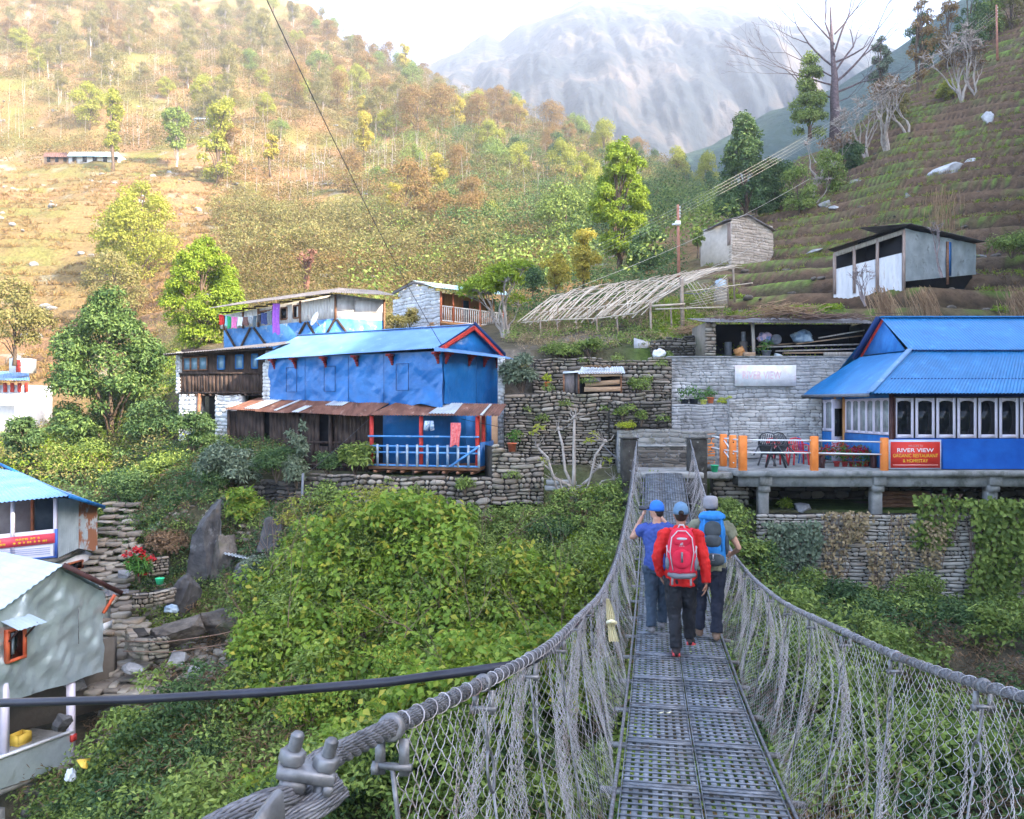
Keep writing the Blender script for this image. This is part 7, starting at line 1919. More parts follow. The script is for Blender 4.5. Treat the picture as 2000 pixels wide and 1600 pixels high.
# --- creepers on the gorge wall
def creeper(px0, px1, py0, py1, lm, label, n, L, seed, d=23.75):
 rg = np.random.default_rng(seed); u = rg.uniform(0, 1, n); v = rg.uniform(0, 1, n) ** 1.1
 w = (px1 - px0) / 2 * (1 - .55 * v * rg.uniform(.4, 1, n)); cx = (px0 + px1) / 2 + (px1 - px0) * .1 * np.sin(v * 6)
 px = cx + (u * 2 - 1) * w; py = py0 + (py1 - py0) * v
 dd = d - rg.uniform(.0, .35, n) * (1 - v * .5)
 pos = np.stack([(px - 1000) / F * dd, dd, (800 - py) / F * dd], 1); out = np.tile(np.array([[0, -1, .1]]), (n, 1))
 b = P((px0 + px1) / 2, py1, d)
 T = thing("creeper", b, label, "creeper")
 link_mesh("leaves", leaf_mesh("leaves", leaf_arrays(pos, out, L, L * (.85 if lm is not L_dry else .4), rg, droop=.9, flat=.15) - np.array(b)), lm, T)
 m = MB(); r2 = random.Random(seed)
 for k in range(max(5, int((px1 - px0) / 8))):
  x = r2.uniform(px0, px1); pts = []
  for j in range(7):
   t = j / 6; pts.append(P(x + (((px0 + px1) / 2 - x) * .3) * t + r2.uniform(-5, 5), py0 + (py1 - py0) * t * .97, d - .12))
  m.tube(pts, .009, 4, cap=False)
 m.build("stems", m_brush, T)
creeper(1885, 2010, 975, 1240, L_green, "thick green heart-leaved creeper over the right of the gorge wall", 2400, .17, 1)
creeper(1775, 1880, 965, 1070, L_green, "green creeper spilling over the wall top under the middle-right post", 520, .15, 2)
creeper(1490, 1600, 1020, 1190, L_grey, "tangled half-dry creeper at the left of the gorge wall", 2200, .12, 3)
for k, (a, b_, c_, d_, lab) in enumerate(((1600, 1665, 1000, 1130, "dead brown creeper hanging right of the tangled half-dry one"), (1690, 1730, 1060, 1200, "thin dead creeper in the middle of the gorge wall"), (1735, 1785, 1005, 1270, "longest dead creeper, hanging to the foot of the gorge wall"), (1800, 1850, 1020, 1110, "short dead creeper below the green spill"), (1640, 1700, 1000, 1060, "brown creeper mat over the wall top left of the centre post"))):
 creeper(a, b_, c_, d_, L_straw, lab, 260, .11, 10 + k)
# --- grass along the terrace lips and tufts
def PHX(x, d):
 terrain(x, d); return PH[0]
def tgrass(name, n, region, lm, L, W, seed, lip=True):
 rg = np.random.default_rng(seed); u = rg.uniform(region[0], region[1], n * 6); d = rg.uniform(region[2], region[3], n * 6); x = (u - 1000) / F * d
 z = terrain(x, d); g = (terrain(x, d + .25) - terrain(x, d - .25)) / .5; g2 = (terrain(x, d + .9) - terrain(x, d + .4)) / .5
 k = (vnoise(x, d, 5, 3) > -.1)
 if lip: k &= (PHX(x, d) > .94) | (PHX(x, d) < .03)
 x, d, z = x[k][:n], d[k][:n], z[k][:n]
 c = np.stack([x, d, z + .05], 1); v = clump_cloud(c, np.full(len(x), .2), 9, L, W, rg, flat=.1, droop=-.7)
 o = link_mesh(name, leaf_mesh(name, v), lm); o["kind"] = "stuff"
tgrass("terrace_grass", 4200, (1380, 2080, 36, 110), L_bright, .20, .05, 1)
tgrass("terrace_grass", 2600, (1380, 2080, 36, 110), L_olive, .26, .05, 2)
tgrass("terrace_grass", 2600, (1280, 1640, 33, 47), L_bright, .18, .07, 3, lip=False)
tgrass("dry_grass", 2600, (1380, 2080, 40, 112), L_dry, .25, .04, 4, lip=False)
tgrass("dry_grass", 3500, (-40, 420, 74, 200), L_orange, .7, .12, 5, lip=False)
# --- the wooded hill: single trees, then scrub
protos = []
specs = [(L_olive, 'vase', 13, 7, .42, B_pale), (L_olive, 'round', 10, 8, .22, B_pale), (L_orange, 'round', 10, 9, .12, B_bark), (L_yellow, 'round', 9, 7, .2, B_bark), (L_green, 'round', 9, 8, .15, B_bark), (L_dark, 'cone', 10, 7, .1, B_bark), (L_orange, 'vase', 11, 7, .35, B_pale), (L_gold, 'lumps', 10, 6, .25, B_bark)]
labs = ["slender pale olive tree on the wooded hillside", "rounded olive tree on the wooded hillside", "russet round tree on the wooded hillside", "yellow-green round tree on the wooded hillside", "green round tree on the wooded hillside", "dark green tree on the wooded hillside", "pale-stemmed russet tree on the wooded hillside", "golden lumpy tree on the wooded hillside"]
rgt = random.Random(77); hill = []
cnt = 0; tries = 0
while cnt < 262 and tries < 9000:
 tries += 1
 u = rgt.uniform(-40, 1400); d = 100 + 400 * rgt.random() ** .8
 if u > 1290 and d > 290: continue
 x = (u - 1000) / F * d; z = tz(x, d); py = 800 - z / d * F
 if py < -60 or py > 620: continue
 if u < 420 and 300 < py: continue
 if u < 700 and 250 < py and rgt.random() < .8: continue
 if any(abs(x - a) < 3.4 + d * .004 and abs(d - b_) < 5 + d * .012 for a, b_ in hill): continue
 hill.append((x, d)); cnt += 1
 if u < 480: k = rgt.choice((0, 0, 1, 1, 6, 3, 2))
 elif u > 950 and py > 340: k = rgt.choice((4, 5, 5, 3, 4, 1))
 elif u > 700: k = rgt.choice((2, 3, 1, 6, 7, 4, 2, 3))
 else: k = rgt.choice((1, 2, 6, 3, 0, 4, 2))
 s = rgt.uniform(.7, 1.3) * (1.0 if d > 180 else .75)
 while len(protos) <= k: protos.append(None)
 if protos[k] is None:
  lm, form, h, w, bare, bk_ = specs[k]
  tm, lv = make_tree(h * 1.15, w * 1.15, 5200, .36, 500 + k, form=form, bare=bare, nclump=20, clr=.42, trunk_r=.16)
  protos[k] = place_tree("hill_tree", (x, d, z - .3), tm, lv, lm, bk_, labs[k], group="trees of the wooded hillside", scale=s, rz=rgt.uniform(0, 6))
 else:
  copy_thing(protos[k], (x, d, z - .3), rgt.uniform(0, 6.28), (s * rgt.uniform(.85, 1.15), s, s * rgt.uniform(.85, 1.2)))
def scrub(n, lm, seed, reg, rad, L, th, k):
 cover("scrub", n, reg, L * .6, L * .3, 70, rad, lm, seed, (0, 2.6), lambda x, y, u: np.where((u < 430) & (800 - terrain(x, y) / y * F > 300) & (y < 200), -1, vnoise(x + k * 53, y + k * 91, 22, 3) - th))
scrub(4200, L_hill, 601, (-60, 1330, 100, 480), (1.2, 3.6), .8, -.3, 1)
scrub(1300, L_orange, 602, (-60, 1330, 100, 480), (1.2, 3.2), .8, .0, 2)
scrub(900, L_olive, 603, (-60, 1330, 95, 420), (1.2, 3.4), .8, .0, 3)
scrub(1300, L_green, 604, (700, 1420, 60, 330), (1.0, 3.0), .7, -.2, 4)
scrub(700, L_dark, 605, (880, 1450, 60, 300), (1.0, 3.0), .7, -.1, 5)
scrub(500, L_orange, 606, (-60, 700, 80, 200), (.5, 1.4), .5, .0, 6)
scrub(1200, L_hill, 607, (400, 1100, 60, 140), (.7, 2.0), .5, -.3, 7)
cover("dry_brush", 500, (990, 1420, 33.5, 48), .16, .03, 26, (.2, .45), L_straw, 221, (0, .3))
cover("undergrowth", 420, (990, 1420, 33.5, 52), .13, .06, 30, (.2, .45), L_green, 222, (0, .3), nz(2, 0, 9))
cover("undergrowth", 500, (880, 1330, 44, 75), .22, .10, 30, (.4, 1.1), L_dark, 223, (0, .8))
cover("undergrowth", 750, (220, 560, 23.5, 31.5), .11, .05, 40, (.2, .45), L_dark, 224, (0, .35))
cover("undergrowth", 300, (220, 560, 21, 31.5), .11, .05, 40, (.15, .4), L_green, 225, (0, .3))
cover("dry_brush", 420, (200, 560, 18.5, 30), .18, .022, 26, (.2, .5), L_dry, 226, (0, .3))
for k, (px, py, d, w, h, lm, lab) in enumerate(((300, 905, 33, 130, 120, L_dark, "dense dark shrub between the large tree and the plank house"), (420, 1045, 26.2, 60, 60, L_dark, "small dark shrub on top of the cliff slab"), (250, 1040, 27.5, 120, 90, L_dark, "dark shrub above the upper end of the steps"), (330, 1085, 25.0, 90, 60, L_dry, "brown dead bush right of the steps"), (160, 980, 33, 140, 100, L_green, "green shrub behind the blue lodge roof"), (70, 960, 36, 120, 100, L_bright, "bright sunlit shrub behind the blue lodge's ridge"))):
 x = (px - 1000) / F * d; shrub(px, py, d, w, h, lm, lab, n=3600, lpx=7, seed=380 + k, loc=(x, d, tz(x, d) - .1))
c = np.array([list(P(px, py, d)) for px, py, d in ((1095, 690, 30.6), (1140, 705, 30.4), (1205, 700, 30.4), (1290, 712, 30.3), (1262, 742, 30.2), (1030, 800, 28.1), (1060, 820, 28), (1105, 790, 28), (1180, 800, 27.6), (1230, 800, 27.3), (1295, 820, 27.3), (1010, 850, 28), (1150, 745, 28.3), (1070, 760, 28.3), (1000, 930, 25.4), (760, 940, 25.6), (640, 950, 26), (850, 1000, 25.2))])
o = link_mesh("wall_weeds", leaf_mesh("wall_weeds", clump_cloud(c, RNG.uniform(.12, .3, len(c)), 110, .09, .045, RNG)), L_green); o["kind"] = "stuff"
for k in range(26):
 rg = random.Random(900 + k); u = rg.uniform(480, 1150); d = rg.uniform(14, 22); x = (u - 1000) / F * d; m = MB(); b = V(x, d, tz(x, d) + .3)
 branchy(m, b, V(rg.uniform(-.8, .8), -.3, .9), rg.uniform(.8, 1.3), .014, 2, rg, spread=.5, curve=.3, kids=(2, 3))
 m.single("dead_twigs", m_brush, "bare dead twigs poking out of the gorge's greenery", "twigs", "dead twigs in the gorge")
hc_ = lambda th, k: (lambda x, y, u: np.where((u < 430) & (800 - terrain(x, y) / y * F > 290) & (y < 200), -1, vnoise(x + k * 61, y - k * 17, 30, 3) - th))
for k, (n, lm, th) in enumerate(((1300, L_hill, -.05), (800, L_olive, .0), (650, L_orange, .08))):
 cover("woodland", n, (-60, 1330, 150, 480), .42, .2, 90, (1.2, 3.0), lm, 700 + k, (2.5, 8.5), hc_(th, k))
cover("woodland", 450, (420, 1000, 95, 160), .42, .2, 80, (1.0, 2.4), L_olive, 705, (1.0, 4))
cover("woodland", 500, (850, 1330, 90, 260), .40, .2, 90, (1.0, 2.6), L_tree, 704, (1.5, 6))
m = MB(); rg = random.Random(55); k = 0
while k < 800:
 u = rg.uniform(-40, 1250); d = rg.uniform(165, 420); x = (u - 1000) / F * d; z = tz(x, d)
 if u < 430 and 800 - z / d * F > 290: continue
 k += 1; h = rg.uniform(5, 10); m.tube([V(x, d, z - .5), V(x + rg.uniform(-.3, .3), d, z + h * .5), V(x + rg.uniform(-.7, .7), d, z + h)], [.09, .06, .03], 3, cap=False)
o = m.build("woodland_stems", B_pale); o["kind"] = "stuff"
# the two lodges at the left
def dented(m, a, b, z0a, z0b, z1a, z1b, amp, seed, K=44, J=26, f=1.0):
 a = Vector((a[0], a[1], 0)); b = Vector((b[0], b[1], 0)); n = V((b - a).y, -(b - a).x, 0).normalized()
 if n.dot(a + b) > 0: n = -n
 vs = []
 for j in range(J + 1):
  for i in range(K + 1):
   u = i / K; v = j / J; q = a.lerp(b, u); zb = z0a + (z0b - z0a) * u
   zt = (z1a(u) if callable(z1a) else z1a + (z1b - z1a) * u)
   z = zb + (zt - zb) * v
   o = amp * (mnoise.noise(Vector((u * 6 * f + seed + z * .8, z * 1.1 * f, 0))) + .5 * mnoise.noise(Vector((u * 13 * f - z * 2.4, z * 2.6 * f, seed))))
   vs.append(wpt(q, z) + n * o)
 m.add(vs, [(j * (K + 1) + i, j * (K + 1) + i + 1, (j + 1) * (K + 1) + i + 1, (j + 1) * (K + 1) + i) for j in range(J) for i in range(K)])
 return n
def silver_lodge():
 R_ = V(*xy(203, 18.6), 0); L_ = V(*xy(-110, 14.9), 0)
 H = thing("lodge", (R_.x, R_.y, -8.2), "lodge clad in dented silver sheet with an orange-framed window, lower left", "house")
 ap = .665
 zr = zz(1108, 17.4); ze = zz(1158, 18.6); zel = zz(1260, 15.2)
 top = lambda u: (zel + (zr - zel) * (u / ap)) if u < ap else zr + (ze - zr) * (u - ap) / (1 - ap)
 zb0 = zz(1385, 15.6); zb1 = zz(1312, 18.6)
 m = MB(); n = dented(m, L_, R_, zb0, zb1, top, None, .12, 3, K=80, J=44, f=1.2)
 m.prism([L_ - n * .12, L_.lerp(R_, ap) - n * .12, R_ - n * .12, R_ - n * .5, L_ - n * 4], zb0 + .1, [zel - .1, zr - .1, ze - .1, ze - .1, zel - .1])
 m.build("gable_wall", m_silver, H, smooth=True)
 m = MB()
 for u in (.80,): q = L_.lerp(R_, u); m.beam(wpt(q, zb0 + .6) + n * .04, wpt(q, top(u) - .6) + n * .04, .012, .012)
 m.build("seam", m_steel2, H)
 bk = V(-4.2, 3.4, 0)
 A = wpt(L_.lerp(R_, ap), zr + .06); E = wpt(R_, ze + .05); W_ = wpt(L_, zel + .05)
 rf = MB()
 rf.corr(W_ + n * .12, A + n * .12, A + V(-6.5, 4.6, 0), W_ + V(-6.5, 4.6, 0), rows=2, pitch=.16, amp=.012)
 rf.corr(E + n * .12, A + n * .12, A + V(-6.5, 4.6, 0), E + V(-6.5, 4.6, 0), rows=2, pitch=.16, amp=.012)
 rf.build("roof", m_tinpale, H)
 rf = MB(); rf.beam(E + n * .16 + V(.25, .05, -.06), A + n * .16, .05, .10); rf.build("roof_edge", m_wooddark2, H)
 rf = MB(); rf.corr(P(196, 1166, 18.9), P(252, 1158, 18.8), P(252, 1150, 20.6), P(190, 1154, 20.8), rows=1, pitch=.1, amp=.01); rf.build("side_eave", m_tinold, H)
 m = MB(); m.beam(P(202, 1198, 18.55), P(224, 1162, 18.8), .05, .06); m.build("eave_brace", m_redorange2, H)
 m = MB(); m.plate([P(203, 1172, 18.7), P(216, 1172, 19.6), P(216, 1208, 19.6), P(203, 1206, 18.7)], .03); m.plate([P(203, 1218, 18.6), P(219, 1212, 19.4), P(219, 1224, 19.4), P(204, 1232, 18.6)], .02); m.build("side_railing", m_plasterw, H)
 R3 = None
 t = (R_ - L_).normalized(); R3 = Matrix((t, -n, V(0, 0, 1))).transposed()
 def on(px):
  k = (px - 1000) / F; s = (k * L_.y - L_.x) / ((R_.x - L_.x) - k * (R_.y - L_.y)); return L_.lerp(R_, s)
 q0, q1 = on(9), on(42); qm = (q0 + q1) / 2; dq = qm.y
 z1 = zz(1228, dq); z0 = zz(1287, dq); w = (q1 - q0).length
 f = MB()
 for q in (q0, q1): f.box(wpt(q, (z0 + z1) / 2) + n * .06, (.055, .10, z1 - z0), rot=R3)
 for z_ in (z0, z1): f.box(wpt(qm, z_) + n * .06, (w + .05, .10, .055), rot=R3)
 fo = f.build("window", m_redorange2, H)
 g = MB(); g.box(wpt(qm, (z0 + z1) / 2) + n * .035, (w, .05, z1 - z0), rot=R3); g.build("pane", m_glass, fo)
 g = MB(); g.box(wpt(q0.lerp(q1, .3), (z0 + z1) / 2 + .03) + n * .075, (.05, .03, (z1 - z0) * .7), rot=R3); g.build("curtain", m_tarp, fo)
 a = MB(); a.corr(wpt(q0 - t * .12, z1 + .08) + n * .48, wpt(q1 + t * .16, z1 + .08) + n * .48, wpt(q1 + t * .14, z1 + .22) + n * .04, wpt(q0 - t * .12, z1 + .22) + n * .04, rows=1, pitch=.1, amp=.008); a.build("awning", m_tinpale, fo)
 for q in (q0, q1):
  b = MB(); b.beam(wpt(q, z1 - .2) + n * .1, wpt(q, z1 + .10) + n * .40, .03, .03); b.build("awning_brace", m_wooddark2, fo)
 pr = on(141); zf = zz(1462, on(60).y)
 m = MB(); zfl0 = zz(1448, 17.3)
 lo = on(-60)
 m.prism([lo - n * .4, pr - n * .2, pr - n * 2.2, lo - n * 3.5], zfl0 - .12, zfl0); m.build("floor_slab", m_conc, H)
 m = MB(); m.prism([lo - n * 2.2, pr + V(.1, 1.6, 0), pr + V(.1, 1.8, 0), lo - n * 2.4], zfl0, zb0 + .3); m.build("back_wall", m_stonedark, H)
 for (px, w_, mt) in ((142, .14, m_pink), (13, .12, m_pink)):
  q = on(px); m = MB(); m.beam(wpt(q, zz(1475, q.y)) - n * .05, wpt(q, zz(1335, q.y)) - n * .05, w_, .12); m.build("frame_post", mt, H)
 m = MB(); q = on(43); m.box(wpt(q, (zfl0 + zb0) / 2 + .1) - n * .9, (.22, .22, zb0 - zfl0 + .2), rot=R3); m.build("red_post", m_red, H)
 m = MB(); q = on(142); m.box(wpt(q, zfl0 - .1) + n * .02, (.15, .05, .14), rot=R3); m.build("post_foot", m_red, H)
 m = MB(); dented(m, on(-90), pr, zz(1575, on(-90).y), zz(1490, pr.y), zz(1510, on(-90).y), zz(1430, pr.y), .03, 9, K=30, J=8); m.build("parapet", m_silver, H, smooth=True)
 m = MB(); m.beam(wpt(on(-90), zz(1512, on(-90).y)), wpt(pr, zz(1428, pr.y)), .08, .05); m.build("rail_cap", m_white, H)
 m = MB(); m.beam(wpt(on(-90), zz(1585, on(-90).y)) - n * .1, wpt(on(100), zz(1512, on(100).y)) - n * .1, .12, .10); m.build("edge_beam", m_conc, H)
 m = MB(); q = on(8); m.box(wpt(q, -9) - n * .25, (.26, .26, 2.2), rot=R3); m.build("column", m_conc, H)
 gb = MB(); q = wpt(on(30) - n * 1.3, zfl0); gb.lathe(q, [(.13, 0), (.15, .05), (.15, .42), (.10, .52), (.05, .54), (.05, .60)], 16)
 gb.single("gas_bottle", m_red, "red gas bottle beside the red post under the silver lodge", "gas bottle", smooth=True)
 cb = MB(); q = wpt(on(84) - n * .6, zfl0 + .03)
 cb.box(q, (.34, .26, .03), rot=R3)
 for s in (-1, 1):
  cb.box(q + t * s * .16 + V(0, 0, .10), (.02, .26, .20), rot=R3); cb.box(q + n * s * .12 + V(0, 0, .10), (.34, .02, .20), rot=R3)
 cb.single("crate", m_cratey, "yellow crate on the open floor under the silver lodge", "crate")
m_silver = mat("dented_silver_sheet", [(.42, .50, .52), (.60, .68, .70)], scale=1.1, detail=8, rough=.28, metal=.5, bump=1.0, bscale=1.6, bdist=.10, over=((.40, .48, .50), 1.4, .58, .75))
m_tinpale = mat("pale_blue_tin", [(.42, .52, .60), (.55, .64, .70)], scale=1.2, detail=8, rough=.4, metal=.25)
m_redorange2 = mat("bright_orange_frame", [(.60, .10, .04), (.72, .16, .06)], scale=4, rough=.6)
m_cratey = mat("yellow_crate_plastic", [(.70, .45, .05), (.8, .55, .1)], scale=4, rough=.5)
silver_lodge()
def blue_lodge():
 d = 23.0
 c = V(*xy(110, 22.6), 0); l = V(*xy(-160, 21.2), 0); r = V(*xy(190, 24.6), 0)
 H = thing("lodge", (c.x, c.y, -6), "lodge with a light blue hipped roof, open veranda and rust-patched end wall, left edge", "house")
 zt = zz(973, 22.6); zfl = zz(1088, 22.6); zr = zz(905, 26)
 t = (l - c).normalized(); n = V(t.y, -t.x, 0); n = -n if n.dot(c) > 0 else n
 m = MB(); m.prism([c - n * 1.9, l - n * 1.9, l - n * 2.1, c - n * 2.1], zfl, zt + .05); m.build("back_wall", m_plasterpink, H)
 m = MB(); m.prism([c - n * .0, l, l - n * 2, c - n * 2 + V(.7, .5, 0)], zfl - .14, zfl); m.build("veranda_floor", m_conc, H)
 m = MB(); q = c + t * .62; m.slab(q - n * 1.85, c - n * 1.85 + V(.25, .2, 0), zfl, zt, .04); m.build("doorway", m_glassdarkblue, H)
 m = MB(); q = c + t * .68; m.beam(wpt(q - n * 1.7, zfl), wpt(q - n * 1.7, zt), .08, .06); m.build("door_frame", m_redorange, H)
 for u in (0.02, 1.03): m = MB(); q = c + t * u; m.beam(wpt(q, zfl), wpt(q, zt), .08, .08); m.build("post", m_pink, H)
 m = MB(); dented(m, l, c, zfl - .02, zfl - .02, zfl + .62, zfl + .78, .02, 5, K=30, J=6); bn_ = m.build("railing_banner", m_bannerw, H)
 m = MB(); a = wpt(l, zfl + .26) + n * .05; b = wpt(c + t * .03, zfl + .40) + n * .05
 m.plate([a, b, b + V(0, 0, .27), a + V(0, 0, .27)], .01); m.build("red_band", m_bannerr, bn_)
 for u0, u1 in ((.06, .30), (.36, .62), (.68, .93)):
  m = MB()
  for k, dz in enumerate((.06, .155)):
   q0 = a.lerp(b, u0 + .02 * k); q1 = a.lerp(b, u1 - .03 * k); x = 0; L = (q1 - q0).length; rg = random.Random(int(u0 * 100) + k); e = (q1 - q0).normalized()
   while x < L:
    w_ = rg.uniform(.03, .07); p0 = q0 + e * x + n * .012 + V(0, 0, dz); m.plate([p0, p0 + e * w_, p0 + e * w_ + V(0, 0, .055), p0 + V(0, 0, .055)], .004); x += w_ + rg.choice((.015, .015, .06))
  m.build("lettering", m_yellow, bn_)
 m = MB()
 for k in range(4):
  q0 = wpt(c + t * .15, zfl + .28 - k * .055) + n * .05; q1 = wpt(c + t * 1.9, zfl + .25 - k * .055) + n * .05; m.beam(q0, q1, .004, .009)
 m.build("small_print", m_bannerb, bn_)
 m = MB(); m.beam(wpt(c, zfl + .78) + n * .04, wpt(c, zfl - .02) + n * .04, .07, .05); m.beam(wpt(c, zfl + .02) + n * .05, wpt(l, zfl - .08) + n * .05, .03, .05); m.build("blue_trim", m_bannerb, bn_)
 e = MB()
 q = [c + V(.04, 0, 0), c.lerp(r, .52), r]
 e.corr(wpt(q[0], zfl - .02), wpt(q[1], zfl + .06), wpt(q[1], zz(976, 23.5)), wpt(q[0], zt), rows=1, pitch=.10, amp=.014)
 e.mi = 1; e.corr(wpt(q[1], zfl + .06), wpt(r, zz(1078, 24.6)), wpt(r, zz(984, 24.6)), wpt(q[1], zz(976, 23.5)), rows=1, pitch=.10, amp=.014)
 e.build("end_wall", [m_tin2, m_rusttin], H)
 m = MB(); b0 = c + V(-.35, .2, 0); b1 = r + V(-.15, .1, 0); m.prism([b0, b1, b1 + V(-3, 2, 0), b0 + V(-3, 2, 0)], zz(1160, 22.8), [zfl - .1, zz(1082, 24.6), zfl, zfl - .1]); m.build("lower_wall", m_plasterw, H)
 w = MB(); q0 = b0.lerp(b1, .40); q1 = b0.lerp(b1, .72); tt = (q1 - q0).normalized(); nn = V(tt.y, -tt.x, 0); nn = -nn if nn.dot(q0) > 0 else nn
 za, zb = zz(1120, 23.4), zz(1104, 23.4)
 for q_ in (q0, q1): w.beam(wpt(q_, za) + nn * .03, wpt(q_, zb) + nn * .03, .05, .05)
 for z_ in (za, zb): w.beam(wpt(q0, z_) + nn * .03, wpt(q1, z_) + nn * .03, .05, .05)
 wf = w.build("window", m_redorange, H); g = MB(); g.slab(q0 + nn * .02, q1 + nn * .02, za, zb, .01); g.build("pane", m_glass, wf)
 rf = MB()
 rf.corr(P(-170, 998, 20.9), P(140, 968, 22.0), P(42, 924, 25.4), P(-170, 880, 25.6), rows=2, pitch=.105, amp=.016)
 rf.corr(P(138, 967, 22.0), P(204, 988, 24.7), P(60, 940, 27.4), P(40, 923, 25.5), rows=2, pitch=.105, amp=.014)
 rf.build("roof", m_blueroofA, H)
 rf = MB(); rf.beam(P(-10, 902, 26.2), P(60, 936, 25.6), .06, .08); rf.beam(P(136, 969, 22.0), P(204, 991, 24.7), .05, .10); rf.build("roof_edge", m_bluepaint, H)
m_plasterpink = mat("shaded_lilac_plaster", [(.34, .26, .26), (.48, .40, .40)], scale=2, detail=8, rough=.9)
m_bannerw = mat("white_banner", [(.66, .66, .74), (.74, .74, .80)], scale=3, rough=.5)
m_bannerr = mat("pink_red_banner", [(.70, .05, .10), (.76, .10, .14)], scale=3, rough=.5)
m_bannerb = mat("banner_blue", [(.05, .12, .45), (.07, .16, .5)], scale=3, rough=.5)
m_tin2 = mat("pale_blue_grey_tin", [(.36, .43, .48), (.48, .56, .60)], scale=2, rough=.5, metal=.2)
m_rusttin = mat("rusting_tin", [(.34, .40, .44), (.46, .52, .56)], scale=2, rough=.6, over=[((.30, .13, .07), 1.8, .42, .50)])
blue_lodge()
def far_left_house():
 H = thing("house", P(20, 868, 60), "sunlit white and red house with a blue roof behind the airy tree, far left", "house")
 m = MB(); m.slab(xy(-60, 60), xy(50, 60), zz(868, 60), zz(752, 60), 3.5); m.build("wall", m_plasterw, H)
 m = MB(); m.slab(xy(18, 59), xy(52, 59), zz(728, 59), zz(700, 59), 1.2); m.build("stair_tower", m_plasterw, H)
 m = MB(); m.slab(xy(31, 58.9), xy(39, 58.9), zz(727, 59), zz(703, 59), .1); m.build("red_door", m_red, H)
 rf = MB(); rf.corr(P(-70, 742, 58.6), P(58, 743, 58.6), P(56, 726, 62), P(-70, 724, 62), rows=1, pitch=.2, amp=.02); rf.build("roof", m_blueroofA, H)
 for k in range(5):
  m = MB(); px = -8 + 14 * k; m.slab(xy(px, 59.9), xy(px + 7, 59.9), zz(766, 60), zz(748, 60), .06); m.build("shutter", m_red, H)
 m = MB(); m.slab(xy(-60, 59.0), xy(48, 59.0), zz(790, 59), zz(770, 59), .1); m.build("balcony", m_bluepale, H)
m_bluepale = mat("pale_blue_paint", [(.45, .52, .66), (.55, .62, .75)], scale=3, rough=.7)
far_left_house()
def hill_house(px0, px1, pyb, pyt, d, wallm, roofm, label, rl=6, cols=5):
 H = thing("house", P((px0 + px1) / 2, pyb, d), label, "house")
 m = MB(); m.slab(xy(px0, d), xy(px1, d), zz(pyb + 6, d), zz(pyt, d), 5); m.build("wall", wallm, H)
 for k in range(cols):
  m = MB(); p = px0 + (px1 - px0) * (k + .35) / cols; m.slab(xy(p, d - .1), xy(p + (px1 - px0) / cols * .4, d - .1), zz(pyb - 1, d), zz(pyt + 3, d), .1); m.build("window", m_glass, H)
 rf = MB(); rf.corr(P(px0 - 3, pyt + 2, d - 1.5), P(px1 + 4, pyt + 3, d - 1.5), P(px1 - 4, pyt - rl, d + 3), P(px0 + 2, pyt - rl, d + 3), rows=1, pitch=.5, amp=.04); rf.build("roof", roofm, H)
hill_house(134, 234, 318, 303, 196, m_plasterw, m_tinteal, "long white hill house with a teal tin roof on the left slope")
hill_house(86, 134, 318, 304, 197, m_ochre, m_rust, "rust-roofed wing left of the teal-roofed hill house", cols=3)
hill_house(379, 405, 243, 231, 240, m_bluepale, m_glassblue, "tiny blue hut beside the round dark tree on the hill", cols=2, rl=2)
hill_house(328, 352, 341, 331, 190, m_wooddark, m_rust, "small dark shed below the round dark tree", cols=1, rl=2)
# cliff rock, steps and curved wall
for k, (px, py, d, w, h, mt, rz, lab) in enumerate((
 (400, 1075, 24.2, 42, 130, m_rockdark, .30, "tall dark cliff slab leaning right under the grey-green shrub"), (362, 1160, 23.0, 38, 62, m_rockdark, .2, "dark wet rock at the foot of the cliff slab"), (440, 1105, 24.0, 34, 95, m_rockbrown, .15, "brown-grey rock face right of the dark slab"),
 (535, 1050, 23.4, 40, 44, m_rockdark, .6, "grey slanted boulder beneath the yellow-green shrub"), (430, 1210, 21.2, 70, 36, m_rockbrown, -.25, "broad dark rock shelf below the cliff"), (360, 1230, 20.4, 60, 34, m_rockbrown, 0, "grey rock behind the curved stone wall"), (490, 1120, 22.8, 40, 50, m_rockdark, .3, "dark rock under the tin scrap"),
 (350, 1285, 18.6, 30, 16, m_rock, 0, "pale rounded boulder at the lower railing wire"), (375, 1315, 18.2, 16, 20, m_rock, 0, "grey boulder below the pale rounded one"), (265, 1305, 18.8, 26, 14, m_rock, .1, "flat grey rock at the foot of the curved wall"), (240, 1120, 23.4, 16, 12, m_rock, 0, "round stone beside the red flowers"),
 (418, 1010, 25.6, 22, 40, m_rockdark, .3, "dark rock above the cliff slab"), (150, 1335, 18.5, 30, 18, m_rock, 0, "rubble rock behind the silver lodge's lower frame"), (120, 1410, 17, 26, 20, m_rockdark, 0, "dark rock at the lodge's lower right corner"), (590, 1100, 22.8, 30, 26, m_rockdark, .2, "dark rock half hidden by the gorge shrubs"))):
 rock(P(px, py, d), (w / F * d, w / F * d * .8, h / F * d), mt, lab, 70 + k, rz, sub=5)
m = MB(); rg = random.Random(4)
for k in range(34):
 t = k / 33; px = 235 - 32 * math.sin(t * 2.6) + (18 if t > .7 else 0); py = 1360 - 375 * t; d = 18.5 + 8.2 * t
 c = P(px, py, d); w = (1.5 - .5 * t) * rg.uniform(.8, 1.15)
 x = c.x - w / 2
 while x < c.x + w / 2:
  sw_ = rg.uniform(.16, .5); m.box((x + sw_ / 2, c.y + rg.uniform(-.12, .1), c.z + rg.uniform(-.05, .03)), (sw_ * .95, rg.uniform(.3, .5), rg.uniform(.06, .14)), rot=Matrix.Rotation(rg.uniform(-.2, .2), 3, 'Z') @ Matrix.Rotation(rg.uniform(-.08, .08), 3, 'Y'), bevel=.02); x += sw_
